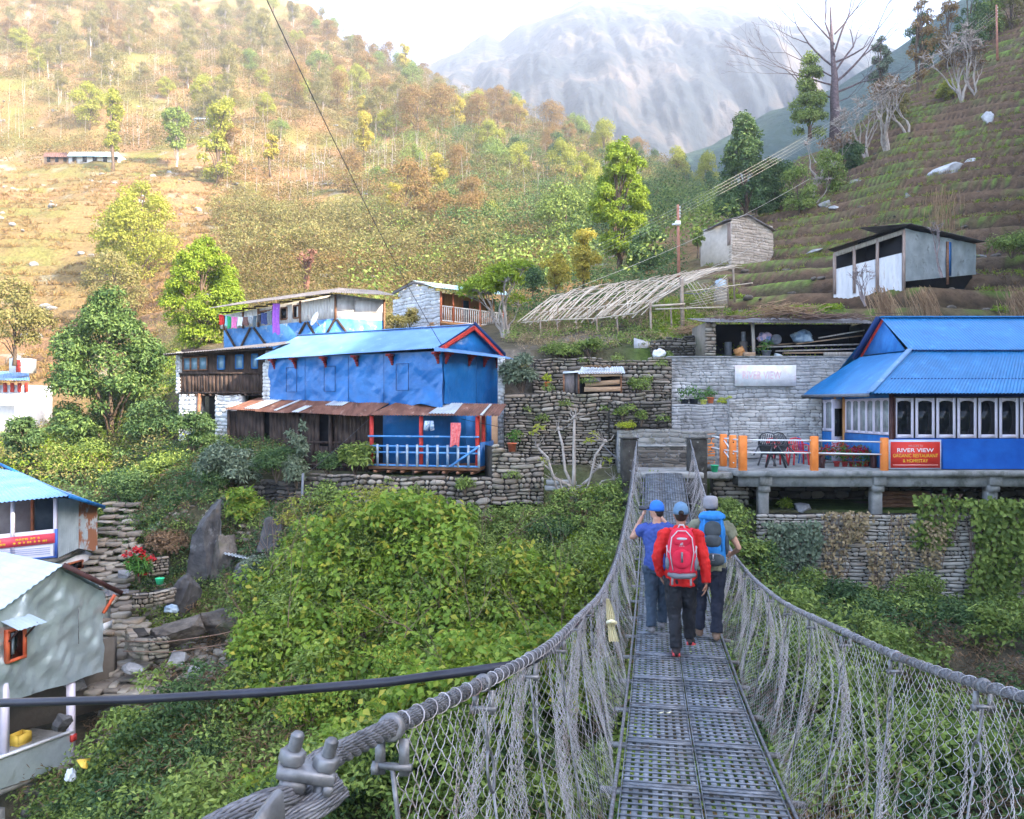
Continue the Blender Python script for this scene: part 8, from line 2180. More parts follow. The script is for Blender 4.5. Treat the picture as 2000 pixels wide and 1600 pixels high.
m.single("stone_steps", m_stone, "uneven stone steps climbing behind the two lodges at the left", "steps")
def curved_wall(pts, z0, z1, label, seed, **kw):
 m = MB(); core = MB()
 for a, b in zip(pts[:-1], pts[1:]):
  stones(m, a, b, min(z0, zz(1500, a[1])) if False else z0, z1, sw=.26, sh=.10, depth=.16, gap=.008, seed=seed, **kw); seed += 1
  A = Vector((*a, 0)); B = Vector((*b, 0)); n = V((B - A).y, -(B - A).x, 0).normalized(); n = -n if n.dot(A) > 0 else n
  m.mi = 1; m.prism([A - n * .02, B - n * .02, B - n * .35, A - n * .35], z0, z1 - .03); m.mi = 0
 m.single("stone_wall", [m_stone, m_mortar], label, "wall")
curved_wall([xy(250, 20.0), xy(262, 19.2), xy(290, 18.9), xy(330, 19.2)], zz(1290, 19), zz(1240, 19.4), "curved low stone wall round the small yard by the steps", 5)
curved_wall([xy(258, 21.4), xy(300, 21.6), xy(342, 22.2)], zz(1185, 21.6), zz(1158, 21.6), "short pebble wall under the red flowers", 9)
curved_wall([xy(290, 23.4), xy(330, 23.6)], zz(1125, 23.5), zz(1090, 23.5), "small stone wall right of the red flowers", 12)
for k, (a, b, ya, yb) in enumerate(((235, 500, 1252, 1222), (240, 520, 1272, 1236))):
 m = MB(); m.tube([P(a, ya, 18.4), P(a + 90, ya + 2, 18.4), P(a + 190, ya - 12, 18.8), P(b, yb, 19.2)], .012, 5); m.single("fence_wire", m_brush, ["upper dark wire strung above the curved wall", "lower dark wire strung across the curved wall"][k], "wire")
T = shrub(272, 1128, 22.6, 44, 50, lf_green, "clump of red lilies beside the stone steps", n=500, lpx=14, lw=.22, seed=401, name="flower_clump", cat="flowers")
b = ORI[T.name]; c = np.array([[x, 0, z] for x, z in ((-.3, .6), (-.1, .75), (.1, .55), (.32, .5), (-.25, .35), (.05, .7), (.1, .1))]); link_mesh("flowers", leaf_mesh("flowers", clump_cloud(c, np.full(7, .13), 45, .09, .07, RNG)), lf_redfl, T)
bk = MB(); q = P(312, 1141, 21.8); bk.lathe(q, [(.08, 0), (.115, .15), (.12, .16), (.10, .155), (.09, .12)], 16); bk.single("bucket", m_bucket, "small green bucket by the path near the red lilies", "bucket")
crumple("plastic_sheet", P(335, 1190, 20.8), (.17, .15, .11), m_tarp, "pale blue plastic sheet lying on the rocks", "plastic sheet", 7)
crumple("plastic_bag", P(138, 1516, 15.6), (.10, .09, .13), m_plasterw, "grey-white plastic bag caught in the bushes by the lodge", "bag", 8)
crumple("plastic_bag", P(437, 1450, 15.9), (.12, .1, .08), m_plasterw, "white plastic bag among the gorge bushes", "bag", 9)
crumple("white_sack", P(1287, 692, 33), (.24, .2, .22), m_plasterw, "white sack on the wall's top by the grey wall's corner", "sack", 10)
m = MB(); m.plate([P(150, 1484, 15.2), P(178, 1480, 15.4), P(170, 1502, 15.2), P(160, 1498, 15.1)], .02); m.single("cardboard_scrap", m_cratey, "yellow scrap of card on the stones by the lodge", "cardboard")
m = MB(); m.corr(P(436, 1082, 23.2), P(490, 1094, 22.8), P(492, 1088, 23.8), P(440, 1078, 24), rows=1, pitch=.12, amp=.015); m.single("tin_scrap", m_tinroof, "scrap of grey tin lying over the rocks above the gorge shrubs", "tin sheet")
def rubble(name, n, reg, smin, smax, seed, cond=None, mt=None):
 m = MB(); rg = random.Random(seed); k = 0
 while k < n:
  u = rg.uniform(reg[0], reg[1]); d = rg.uniform(reg[2], reg[3]); x = (u - 1000) / F * d
  if cond and not cond(u, d): continue
  z = tz(x, d); s = rg.uniform(smin, smax); k += 1
  m.box((x, d, z + s * .15), (s * rg.uniform(.8, 1.8), s, s * rg.uniform(.4, .8)), rot=Matrix.Rotation(rg.uniform(0, 3), 3, 'Z') @ Matrix.Rotation(rg.uniform(-.5, .5), 3, 'X'), bevel=s * .22)
 o = m.build(name, mt or m_stone); o["kind"] = "stuff"
rubble("rubble", 900, (190, 520, 17.5, 26.5), .05, .22, 3)
rubble("rubble", 500, (195, 330, 18, 25), .06, .22, 7)
rubble("rubble", 160, (60, 240, 13, 18), .10, .34, 4, mt=m_stonedark)
rubble("rubble", 160, (1400, 2050, 38, 100), .10, .38, 5, mt=m_rockbrown)
rubble("rubble", 160, (-20, 900, 80, 260), .4, 1.3, 6, mt=m_rock)
rock(V(-1.27, 2.2, -1.735), (.26, .2, .64), mat("orange_moss", [(.16, .09, .02), (.34, .20, .03)], scale=14, rough=.95, bump=1, bdist=.02), "orange-mossed boulder top at the very bottom left corner", 99)
# small wooden hutch
def hutch():
 H = thing("wooden_hutch", P(1160, 768, 28.4), "small plank hutch with a leaf-strewn tin roof on the rough terrace", "hutch")
 d = 28.4
 m = MB(); m.slab(xy(1101, d), xy(1122, d), zz(768, d), zz(729, d), .04); m.slab(xy(1124, d + .1), xy(1133, d + .1), zz(768, d), zz(730, d), .04); m.build("plank_door", m_woodpale2, H)
 m = MB(); m.slab(xy(1130, d + .6), xy(1214, d + .6), zz(769, d), zz(726, d), .05); m.slab(xy(1101, d + .6), xy(1130, d + .6), zz(769, d), zz(726, d), .05); m.build("inner_wall", m_dark, H)
 for k, (a, b, ya, yb, w) in enumerate(((1143, 1210, 751, 746, 9), (1141, 1212, 761, 760, 9), (1143, 1173, 743, 741, 10), (1133, 1214, 733, 731, 8))):
  m = MB(); m.plate([P(a, ya + w / 2, d - .05 - .03 * k), P(b, yb + w / 2, d - .05 - .03 * k), P(b, yb - w / 2, d - .05), P(a, ya - w / 2, d - .05)], .03); m.build("plank", m_woodplank if k != 2 else m_woodpale2, H)
 for px in (1101, 1130, 1213):
  m = MB(); m.beam(wpt(xy(px, d), zz(769, d)), wpt(xy(px, d), zz(728, d)), .06, .06); m.build("post", m_wood, H)
 rf = MB(); rf.corr(P(1128, 730, d - .2), P(1221, 729, d - .2), P(1217, 716, d + 1.0), P(1136, 717, d + 1.0), rows=1, pitch=.09, amp=.018); rf.plate([P(1099, 730, d - .1), P(1131, 728, d - .1), P(1131, 726, d + .7), P(1101, 727, d + .7)], .03); rf.build("roof", m_tinroof, H)
 c = np.array([list(P(px, 716, 28.9)) for px in (1150, 1160, 1172, 1185)]); link_mesh("fallen_leaves", leaf_mesh("fallen_leaves", clump_cloud(c, np.full(4, .16), 60, .07, .05, RNG, squash=.3) - np.array(ORI[H.name])), L_dry, H)
m_woodpale2 = mat("grey_old_boards", [(.10, .09, .095), (.20, .18, .18)], scale=4, rough=.85, stretch=(3, 3, .6), bump=.4)
hutch()
# bamboo trellis
def trellis():
 T = thing("bamboo_trellis", P(1230, 670, 38), "long sloping trellis of pale bamboo canes on thin posts", "trellis")
 rg = random.Random(15)
 lo = [(1018, 628, 38.0), (1090, 622, 37.5), (1165, 620, 37), (1240, 610, 36.2), (1330, 556, 36.5)]
 hi = [(1085, 580, 43), (1170, 558, 43), (1262, 548, 42.5), (1350, 532, 42), (1440, 523, 41)]
 def along(l, t):
  t = t * (len(l) - 1); i = min(int(t), len(l) - 2); f = t - i; return P(*l[i]).lerp(P(*l[i + 1]), f)
 m = MB()
 for k in range(62):
  t = (k + rg.uniform(-.3, .3)) / 61; t = min(1, max(0, t))
  a = along(lo, t) + V(rg.uniform(-.2, .1), 0, rg.uniform(-.25, .05)); b = along(hi, min(1, t + rg.uniform(-.03, .05))) + V(rg.uniform(-.1, .5), 0, rg.uniform(-.05, .15))
  m.tube([a, a.lerp(b, .5) + V(0, 0, .22 + rg.uniform(-.08, .08)), a.lerp(b, .8) + V(0, 0, .20), b], [.028, .024, .020, .014], 5)
 m.build("canes", m_bamboo, T)
 m = MB()
 for f_ in (.0, .22, .42, .62, .82, 1.0):
  pts = [along(lo, t / 8).lerp(along(hi, t / 8), f_) + V(0, 0, .20 * math.sin(math.pi * min(f_, .9)) - .05) for t in range(9)]
  m.tube(pts, .026, 5)
 for k in range(9):
  a = along(lo, rg.random()); b = along(hi, rg.random()); m.tube([a, a.lerp(b, .5) + V(0, 0, .12), b], .02, 4)
 m.build("cross_poles", m_bamboo, T)
 for (px, pt, pb, d, r) in ((1270, 592, 690, 36.2, .05), (1331, 545, 650, 36.6, .09), (1310, 600, 660, 36.8, .04), (1165, 622, 672, 37, .04), (1125, 622, 670, 37.3, .04), (1088, 625, 675, 37.5, .04), (1055, 626, 680, 37.7, .04), (1205, 616, 668, 36.8, .04), (1432, 524, 585, 41, .05), (1420, 545, 590, 41, .04), (1240, 612, 660, 40, .04), (1140, 622, 668, 40, .04)):
  m = MB(); m.tube([P(px + 3, pb + 6, d), P(px, pt, d)], r, 6); m.build("post", m_bamboodark, T)
 m = MB()
 for k in range(9):
  a = P(1335 + k * 9, 545 + k * 2, 36.7 + k * .3); b = P(1375 + k * 6, 605 - k * 5, 37 + k * .3); m.tube([a, b], .02, 4)
  a = P(1340 + k * 8, 600 - k * 6, 37); b = P(1420, 585 - k * 6, 38.5); m.tube([a, b], .018, 4)
 m.tube([P(1272, 598, 36.2), P(1338, 594, 36.4)], .05, 6); m.tube([P(1280, 604, 36.2), P(1415, 600, 37)], .03, 6); m.tube([P(1340, 570, 38), P(1470, 553, 41)], .03, 5)
 m.build("side_poles", m_bamboo, T)
m_bamboo = mat("pale_bamboo", [(.40, .33, .25), (.60, .52, .42)], scale=3, rough=.7, island=[(.30, .22, .16), (.52, .45, .36), (.66, .58, .48)], imix=.5)
m_bamboodark = mat("weathered_post", [(.20, .15, .11), (.34, .28, .22)], scale=3, rough=.85)
trellis()
m = MB()
rg = random.Random(31)
for k in range(90):
 px = rg.uniform(1040, 1300); d = rg.uniform(36.5, 42); b = ground_at(px, d); m.tube([b, b + V(rg.uniform(-.2, .2), 0, rg.uniform(.5, 1.4))], .012, 3)
o = m.build("dry_stalks", m_straw); o["kind"] = "stuff"
tk = MB(); q = P(1408, 566, 41.5); tk.lathe(q, [(.28, 0), (.30, .04), (.30, .16), (.31, .18), (.30, .2), (.30, .42), (.24, .48), (.10, .5), (.10, .55)], 20); tk.single("water_tank", m_tinpale, "pale plastic water tank on a stone pier by the trellis end", "tank", smooth=True)
tk = MB(); tk.box(q + V(0, 0, -.55), (.6, .6, 1.08), bevel=.06); tk.single("stone_pier", m_stone, "mossy stone pier carrying the pale water tank", "pier")
tk = MB(); tk.tube([q + V(-.28, -.1, .3), q + V(-.8, -.2, -.05), q + V(-1.2, -.2, -.25), q + V(-2.0, -.2, -.2)], .03, 6); tk.single("hose", m_steel, "grey hose sagging from the water tank to the trellis", "hose", smooth=True)
stick_pile("straw_heap", P(1350, 652, 35.2), 260, .7, (.35, .25, .2), .010, m_straw, "rounded straw heap left of the storage shed", "straw heap", seed=6)
st = MB(); st.prism([(P(1238, 0, 34).x, 34, 0), (P(1270, 0, 34).x, 34.1, 0), (P(1268, 0, 34).x, 34.4, 0), (P(1240, 0, 34).x, 34.3, 0)], zz(690, 34), [zz(660, 34), zz(668, 34), zz(667, 34), zz(662, 34)]); st.single("standing_stone", m_rockpale, "pale standing stone in front of the trellis posts", "rock")
for k, (px, d, lab) in enumerate(((1722, 33.6, "pale straw bundle hanging on the bank above the blue roof's left end"), (1800, 34.2, "straw tuft on the bank, second above the blue roof"), (1985, 34.0, "brown straw tuft at the right edge above the blue roof"))):
 m = MB(); rg = random.Random(k); b = P(px, 618, d)
 for j in range(120):
  a = b + V(rg.gauss(0, .28), rg.uniform(-.2, .2), rg.uniform(.5, 1.3)); m.tube([a, a + V(rg.uniform(.0, .25), -.1, -.45), a + V(rg.uniform(.1, .5), -.15, -rg.uniform(.8, 1.3))], .011, 3, cap=False)
 m.single("straw_bundle", m_straw, lab, "straw")
pollard(1130 + 560, 585, 36.5, 85, 12, "thin bare sapling before the tin shed's pale wall", thick=.045, knob=False, bark=B_grey)
pollard(1840, 530, 38.3, 120, 14, "thin dead tree at the tin shed's blue strip", thick=.05, knob=False, bark=B_grey)
m = MB(); rg = random.Random(8); b = P(1845, 450, 44)
for j in range(170):
 a = b + V(rg.gauss(0, .45), rg.uniform(-.3, .3), rg.uniform(.0, 2.4)); m.tube([a, a + V(rg.uniform(-.12, .12), 0, -rg.uniform(.4, 1.0))], .012, 3, cap=False)
m.single("hanging_straw", m_straw, "reddish dry vines hanging in the dead tree behind the tin shed", "straw")
# poles and wires
m_pole = mat("red_brown_pole", [(.30, .12, .08), (.42, .20, .14)], scale=4, rough=.7)
def pole(px, pyt, pyb, d, r, label):
 T = thing("utility_pole", P(px, pyb, d), label, "utility pole")
 m = MB(); m.tube([P(px + 2, pyb + 6, d), P(px, pyt, d)], [r, r * .7], 8); m.build("pole", m_pole, T)
 for k in range(4):
  m = MB(); q = P(px, pyt + 5 + k * 6, d); m.lathe(q + V(r, 0, -.05), [(.05, 0), (.07, .04), (.04, .08), (.06, .1)], 8); m.build("insulator", m_white, T)
 return T
pa = pole(1324, 400, 545, 50, .11, "slim red-brown power pole behind the trellis")
m = MB(); q = P(1324, 436, 49.9); m.box(q, (.35, .2, .28), bevel=.06); m.tube([q, q + V(-.35, 0, -.1)], .06, 6); m.build("lamp_box", m_white, pa)
pole(1946, 10, 112, 95, .14, "red-brown power pole at the top of the slope")
def wire(name, pts, r, m_, label, group=None, sag=0):
 m = MB(); a, b = Vector(pts[0]), Vector(pts[-1]); q = []
 for k in range(25):
  t = k / 24; p = a.lerp(b, t) if len(pts) == 2 else None; p.z -= sag * 4 * t * (1 - t); q.append(p)
 m.tube(q, r, 4); m.single(name, m_, label, "wire", group)
m_wirel = mat("pale_cable", [(.45, .42, .36), (.55, .52, .46)], scale=3, rough=.6)
for k in range(4):
 wire("power_line", (P(1325, 404 + 6 * k, 50), P(1946, 16 + 7 * k, 95)), .008, m_wirel, "pale power line running between the two red-brown poles", "power lines between the poles", sag=.9)
 wire("power_line", (P(1324, 405 + 6 * k, 50), P(900, 560 + 10 * k, 120)), .007, m_wirel, "thin power line leading from the trellis pole into the valley", "power lines to the valley", sag=1.0)
for k, (a, b, lab) in enumerate(((P(1130, 560, 44), P(1580, 350, 60), "thin wire from the trellis up past the barn"), (P(1170, 600, 38), P(1500, 465, 56), "thin wire crossing the trellis towards the barn"))): wire("power_line", (a, b), .014, m_wirel, lab, sag=.4)
wire("overhead_cable", (P(870, 686, 26.7), P(470, -110, 12)), .009, m_black, "long black cable rising from the blue roof to the top of the picture", sag=.28)
wire("service_cable", (P(600, 925, 25.6), P(722, 818, 27)), .010, m_black, "black cable slanting up across the timber store", sag=.02)
wire("service_cable", (P(900, 818, 26.4), P(1060, 845, 27.8)), .012, m_black, "black cable from the porch towards the rough wall", sag=.05)
wire("stay_cable", (P(1175, 868, 26.5), P(1234, 922, 23.4)), .012, m_greypipe, "steel stay running down to the left portal pillar")
wire("grey_pipe", (P(590, 975, 25.3), P(592, 925, 25.6)), .05, m_greypipe, "short grey pipe standing before the dark wall")
m = MB(); m.tube([P(0 + 820, 545, 95), P(905, 530, 100), P(975, 460, 112)], .09, 5); m.single("dead_log", B_pale, "bare pale trunk lying on the far shaded slope", "tree trunk")
m = MB(); m.box(P(1096, 942, 24.9), (.9, .5, .12), bevel=.02); m.box(P(1100, 953, 24.6), (1.1, .5, .12), bevel=.02); m.single("concrete_steps", m_conc, "two worn concrete steps behind the bare pollarded tree", "steps")
m = MB(); m.box(((P(1300, 0, 24).x), 24.4, zz(925, 24)), (1.9, 2.3, .16), bevel=.02); m.single("landing", m_conc, "pale worn concrete landing at the far end of the bridge", "landing")
m = MB(); m.box(P(988, 903, 26.2), (.5, .5, .25), bevel=.03); m.single("doorstep", m_conc, "concrete step under the big orange pot", "step")
# the three walkers
def loft(m, st, n=14, close=True):
 """st: (centre, rx, ry, axis_x, axis_y) sections"""
 vs = []; fs = []
 for (c, rx, ry, ax, ay) in st:
  for k in range(n):
   a = 2 * math.pi * k / n; vs.append(Vector(c) + Vector(ax) * rx * math.cos(a) + Vector(ay) * ry * math.sin(a))
 for i in range(len(st) - 1):
  for k in range(n):
   k2 = (k + 1) % n; fs.append((i * n + k, i * n + k2, (i + 1) * n + k2, (i + 1) * n + k))
 if close: fs.append(tuple(range(n - 1, -1, -1))); fs.append(tuple(range((len(st) - 1) * n, len(st) * n)))
 m.add(vs, fs)
def limb(m, pts, rs, n=12, flat=1.0):
 P_ = [Vector(p) for p in pts]; q = []; r = []
 for i in range(len(P_) - 1):
  for k in range(4):
   t = k / 4; a = P_[max(i - 1, 0)]; b = P_[i]; c = P_[i + 1]; d = P_[min(i + 2, len(P_) - 1)]
   q.append(b.lerp(c, t) * .6 + .4 * (.5 * ((2 * b) + (c - a) * t + (2 * a - 5 * b + 4 * c - d) * t * t + (3 * b - a - 3 * c + d) * t ** 3))); r.append(rs[i] + (rs[i + 1] - rs[i]) * t)
 q.append(P_[-1]); r.append(rs[-1]); m.tube(q, r, n)
def ball(m, c, r, n=12, rot=None):
 c = Vector(c); pr = [(max(.001, math.sin(math.pi * k / 10)), -math.cos(math.pi * k / 10)) for k in range(11)]; vs = []; fs = []
 R = rot or Matrix.Identity(3)
 for (s, z) in pr:
  for k in range(n):
   a = 2 * math.pi * k / n; vs.append(c + R @ Vector((r[0] * s * math.cos(a), r[1] * s * math.sin(a), r[2] * z)))
 for i in range(10):
  for k in range(n): fs.append((i * n + k, i * n + (k + 1) % n, (i + 1) * n + (k + 1) % n, (i + 1) * n + k))
 m.add(vs, fs)
def fused(m, name, mt, T, voxel=.012, smooth_it=2, wr=0.0, ws=14, M=None, seed=0):
 """merge overlapping solids into one continuous surface"""
 me = bpy.data.meshes.new(name); me.from_pydata([tuple(v) for v in m.v], [], m.f); me.update()
 o = bpy.data.objects.new(name, me); COL.objects.link(o)
 rm = o.modifiers.new("r", 'REMESH'); rm.mode = 'VOXEL'; rm.voxel_size = voxel; rm.use_smooth_shade = True
 if smooth_it: sm = o.modifiers.new("s", 'SMOOTH'); sm.factor = .6; sm.iterations = smooth_it
 bpy.context.view_layer.update()
 ev = o.evaluated_get(bpy.context.evaluated_depsgraph_get()); me2 = bpy.data.meshes.new_from_object(ev)
 bpy.data.objects.remove(o)
 if wr:
  for v in me2.vertices: v.co += v.normal * wr * (mnoise.noise(Vector((v.co.x * ws, v.co.y * ws, v.co.z * ws * .6 + v.co.x * 9 + seed))) + .5 * mnoise.noise(v.co * ws * 2.4))
 me2.name = name; me2.transform(Matrix.Translation(-root_loc(T)))
 return link_mesh(name, me2, mt, T, smooth=True)
m_skin = mat("skin", [(.42, .22, .15), (.52, .29, .21)], scale=9, rough=.55, spec=.4)
m_skindark = mat("tanned_skin", [(.24, .12, .08), (.32, .17, .12)], scale=9, rough=.55)
m_hair = mat("dark_hair", [(.015, .01, .008), (.03, .02, .015)], scale=30, rough=.6)
def cmat(n, a, b, bump=.5): return mat(n, [a, b], scale=5, detail=6, rough=.8, bump=bump, bscale=14, bdist=.012)
C_red = cmat("red_jacket", (.46, .010, .010), (.60, .020, .018)); C_blk = cmat("black_trousers", (.012, .013, .017), (.025, .027, .034)); C_navy = cmat("navy_shirt", (.03, .06, .24), (.05, .09, .32))
C_slate = cmat("slate_trousers", (.03, .05, .08), (.055, .08, .12)); C_olive = cmat("olive_shirt", (.15, .15, .10), (.22, .22, .15)); C_dnavy = cmat("dark_navy_trousers", (.012, .016, .03), (.025, .03, .05))
C_cap1 = cmat("blue_cap_cloth", (.02, .12, .50), (.03, .17, .60), .2); C_cap2 = cmat("faded_blue_cap_cloth", (.08, .16, .27), (.13, .23, .35), .2); C_cap3 = cmat("grey_cap_cloth", (.20, .195, .21), (.29, .28, .30), .2)
C_pred = cmat("red_pack_cloth", (.50, .012, .04), (.64, .025, .06)); C_pblue = cmat("blue_pack_cloth", (.015, .14, .42), (.03, .22, .55)); C_pgrey = cmat("dark_grey_pack_cloth", (.03, .04, .045), (.07, .085, .095)); C_strap = mat("pale_grey_strap", [(.42, .40, .43), (.52, .50, .53)], scale=9, rough=.6)
C_shoe = cmat("brown_boot", (.13, .08, .055), (.20, .13, .09)); C_shoe2 = cmat("black_shoe", (.015, .015, .018), (.04, .03, .03)); C_shoe3 = cmat("grey_boot", (.14, .14, .15), (.22, .21, .22)); C_sole = mat("pink_red_sole", [(.65, .05, .07), (.75, .12, .12)], rough=.6)
def person(px, d, H, label, skin, arms, legs, top, trousers, shoes, sleeve, turn=0.0, headturn=0.0, lean=0.0, hem=.46, cap=None, bulk=1.0, soles=None, collar=True, hatkind='cap'):
 """local frame: x right, y forward (away from the camera), z up, feet at 0; scaled to height H"""
 k = H / 1.75; z0 = deck_z(d) + .02; base = V((px - 1000) / F * d, d, z0)
 fw = BD if turn == 0 else (Matrix.Rotation(turn, 3, 'Z') @ BD); rt = V(fw.y, -fw.x, 0)
 def W(x, y, z): return base + (rt * x + fw * y) * k + V(0, 0, z * k)
 T = thing("person", base, label, "person")
 X, Y = rt * k, fw * k
 ln = lambda z: lean * max(0, z - .9)
 def sec(z, rx, ry, y=0, x=0): return (W(x, y + ln(z), z), rx, ry, X, Y)
 hd = Matrix.Rotation(headturn, 3, 'Z'); hx, hy = hd @ X, hd @ Y
 # --- body: one continuous surface
 b = MB()
 loft(b, [sec(.86, .145, .105), sec(.95, .16, .115), sec(1.08, .135, .10), sec(1.22, .155, .11), sec(1.36, .17, .11), sec(1.43, .14, .09), sec(1.47, .06, .055), sec(1.53, .055, .055), sec(1.56, .053, .055, .01)])
 for s in (-1, 1):
  hip, kn, an, toe = legs[s]; limb(b, [W(*hip), W(*kn), W(*an)], [.085 * k, .052 * k, .036 * k]); limb(b, [W(an[0], an[1] - .03, an[2] - .03), W(*toe)], [.035 * k, .03 * k])
  sh, el, wr_, hn = arms[s]; limb(b, [W(*sh), W(*el), W(*wr_)], [.05 * k, .036 * k, .026 * k])
 hc = W(0, .02 + ln(1.62), 1.638)
 Rh = Matrix((hx.normalized(), hy.normalized(), V(0, 0, 1))).transposed()
 ball(b, hc, (.080 * k, .100 * k, .115 * k), 16, Rh); ball(b, hc + hy * .035 - V(0, 0, .055 * k), (.055 * k, .062 * k, .055 * k), 12, Rh)
 ball(b, hc + hy * .102 - V(0, 0, .018 * k), (.013 * k, .022 * k, .024 * k), 8, Rh)
 for s in (-1, 1): ball(b, hc + hx * s * .077 - hy * .005 - V(0, 0, .01 * k), (.012 * k, .02 * k, .032 * k), 8, Rh)
 ball(b, hc + hy * .09 - V(0, 0, .062 * k), (.026 * k, .012 * k, .009 * k), 8, Rh)
 for s in (-1, 1):
  sh, el, wr_, hn = arms[s]; w = W(*wr_); h = W(*hn[0]); dirn = (h - w).normalized(); side = (rt * hn[1][0] + fw * hn[1][1] + V(0, 0, hn[1][2])).normalized(); side = (side - dirn * side.dot(dirn)).normalized(); nm = dirn.cross(side)
  R = Matrix((side, nm, dirn)).transposed(); pc = w + dirn * .05 * k
  ball(b, pc, (.040 * k, .018 * k, .052 * k), 10, R)
  cu = hn[2]
  for f in range(4):
   r0 = pc + dirn * .038 * k + side * (f - 1.5) * .0185 * k; L = (.072, .080, .076, .060)[f] * k
   d1 = (dirn + nm * cu * .5).normalized(); d2 = (dirn + nm * cu * 1.6).normalized()
   b.tube([r0, r0 + d1 * L * .5, r0 + d1 * L * .5 + d2 * L * .5], [.0098 * k, .0088 * k, .0070 * k], 7)
  th = pc - side * .032 * k - dirn * .012 * k; b.tube([th, th + (dirn * .6 - side + nm * cu * .6).normalized() * .035 * k, th + (dirn * 1.2 - side * .6 + nm * cu).normalized() * .066 * k], [.0125 * k, .0105 * k, .0085 * k], 7)
 fused(b, "body", skin, T, voxel=.0075, smooth_it=1)
 # --- clothes
 c = MB(); bl = bulk
 loft(c, [sec(hem * 1.75 - .02, .18 * bl, .145 * bl), sec(.95, .185 * bl, .145 * bl), sec(1.08, .172 * bl, .135 * bl), sec(1.22, .188 * bl, .14 * bl), sec(1.34, .205 * bl, .135 * bl), sec(1.42, .175 * bl, .115), sec(1.465, .095, .082), sec(1.50 if collar else 1.475, .078, .078)])
 for s in (-1, 1):
  sh, el, wr_, hn = arms[s]; S_, E_, W_ = Vector(sh), Vector(el), Vector(wr_); sv = sleeve[s]
  if sv >= 1: pts = [W(*(S_ - V(s * .05, 0, -.0))), W(*S_), W(*E_), W(*(W_.lerp(E_, .02)))]; rs = [.085 * bl, .083 * bl, .064 * bl, .052 * bl]
  else: pts = [W(*(S_ - V(s * .05, 0, 0))), W(*S_), W(*(S_.lerp(E_, sv)))]; rs = [.085 * bl, .083 * bl, .074 * bl]
  limb(c, pts, [r * k for r in rs])
 fused(c, "jacket" if sleeve[1] >= 1 else "shirt", top, T, .011, 2, wr=.019, ws=12, seed=px)
 t = MB()
 loft(t, [sec(.80, .15, .12), sec(.88, .17, .135), sec(.97, .165, .125), sec(1.02, .15, .115)])
 for s in (-1, 1):
  hip, kn, an, toe = legs[s]; HP, KN, AN = Vector(hip), Vector(kn), Vector(an)
  limb(t, [W(*HP), W(*(HP.lerp(KN, .5))), W(*KN), W(*(KN.lerp(AN, .6))), W(*(AN + V(0, -.01, .0)))], [q * k for q in (.108, .098, .080, .072, .070)])
 fused(t, "trousers", trousers, T, .011, 2, wr=.018, ws=12, seed=px + 3)
 for s in (-1, 1):
  hip, kn, an, toe = legs[s]; A = Vector(an); Q = Vector(toe); sm_ = MB()
  f_ = (Q - A).normalized()
  heel = A + V(0, -.045, -.045); limb(sm_, [W(*(A + V(0, 0, .03))), W(*(A + V(0, -.005, -.035)))], [.052 * k, .05 * k]); ball(sm_, W(*heel), (.042 * k, .05 * k, .042 * k), 10); limb(sm_, [W(*heel), W(*(A.lerp(Q, .55) + V(0, 0, -.015))), W(*Q)], [.043 * k, .047 * k, .033 * k])
  so = fused(sm_, "boot" if shoes is C_shoe or shoes is C_shoe3 else "shoe", shoes, T, .010, 1)
  if soles:
   q = MB(); bt = W(*(heel + V(0, -.02, -.03))); ft = W(*(Q + V(0, .03, -.028))); q.beam(bt, ft, .085 * k, .018 * k, bevel=.006); q.box(bt + V(0, 0, .02), (.08 * k, .03 * k, .035 * k), rz=math.atan2(fw.y, fw.x) - math.pi / 2, bevel=.01); q.build("sole", soles, so)
 hr = MB(); ball(hr, hc - hy * .012 + V(0, 0, .004), (.081 * k, .094 * k, .088 * k), 16, Rh); ball(hr, hc - hy * .045 - V(0, 0, .035 * k), (.066 * k, .05 * k, .055 * k), 12, Rh); fused(hr, "hair", m_hair, T, .009, 1)
 cp = MB(); pr = [(.104, -.012), (.106, .02), (.100, .060), (.078, .100), (.040, .122), (.004, .128)]
 sx = .088 / .104
 vs = []
 if hatkind == 'cap':
  loft(cp, [(hc - hy * .004 + V(0, 0, (z + .01) * k), r * sx, r, hx, hy) for r, z in pr], 20)
  if cap is not C_cap2 or True:
   ang = [math.pi * (i / 10) for i in range(11)]; z_ = .008 * k
   a = [hc + V(0, 0, z_) + hx * math.cos(t_) * .075 + hy * (.045 + math.sin(t_) * .125) - V(0, 0, math.sin(t_) * .012) for t_ in ang]
   cp.add([q for q in a] + [q + V(0, 0, .006) for q in a], [tuple(range(11)), tuple(range(21, 10, -1))] + [(i, i + 1, 12 + i, 11 + i) for i in range(10)] + [(10, 0, 11, 21)])
 else:
  loft(cp, [(hc - hy * .004 + V(0, 0, (z + .018) * k), r * sx, r, hx, hy) for r, z in ((.104, -.05), (.107, 0), (.104, .05), (.094, .085), (.05, .098), (.004, .102))], 20)
 co = cp.build("cap", cap, T, smooth=True)
 bt = MB(); ball(bt, hc + V(0, 0, .139 * k), (.009, .009, .005), 8); bt.build("cap_button", cap, co)
 if cap is C_cap2:
  g = MB(); q = hc - hy * .104 + V(0, 0, .018 * k); g.lathe(q, [(.032 * k, 0), (.032 * k, .006)], 14, Matrix((hx.normalized(), V(0, 0, 1), hy.normalized() * -1)).transposed()); g.build("cap_opening", m_hair, co)
 return T, W, (rt, fw, k, hc, hx, hy)
def arms_down(s, out=.0, fwd=.02): return ((s * .185, 0, 1.39), (s * (.245 + out), -.02, 1.10), (s * (.255 + out), fwd + .03, .86), ((s * (.25 + out), fwd + .06, .76), (0, 1, 0), .5 * -s))
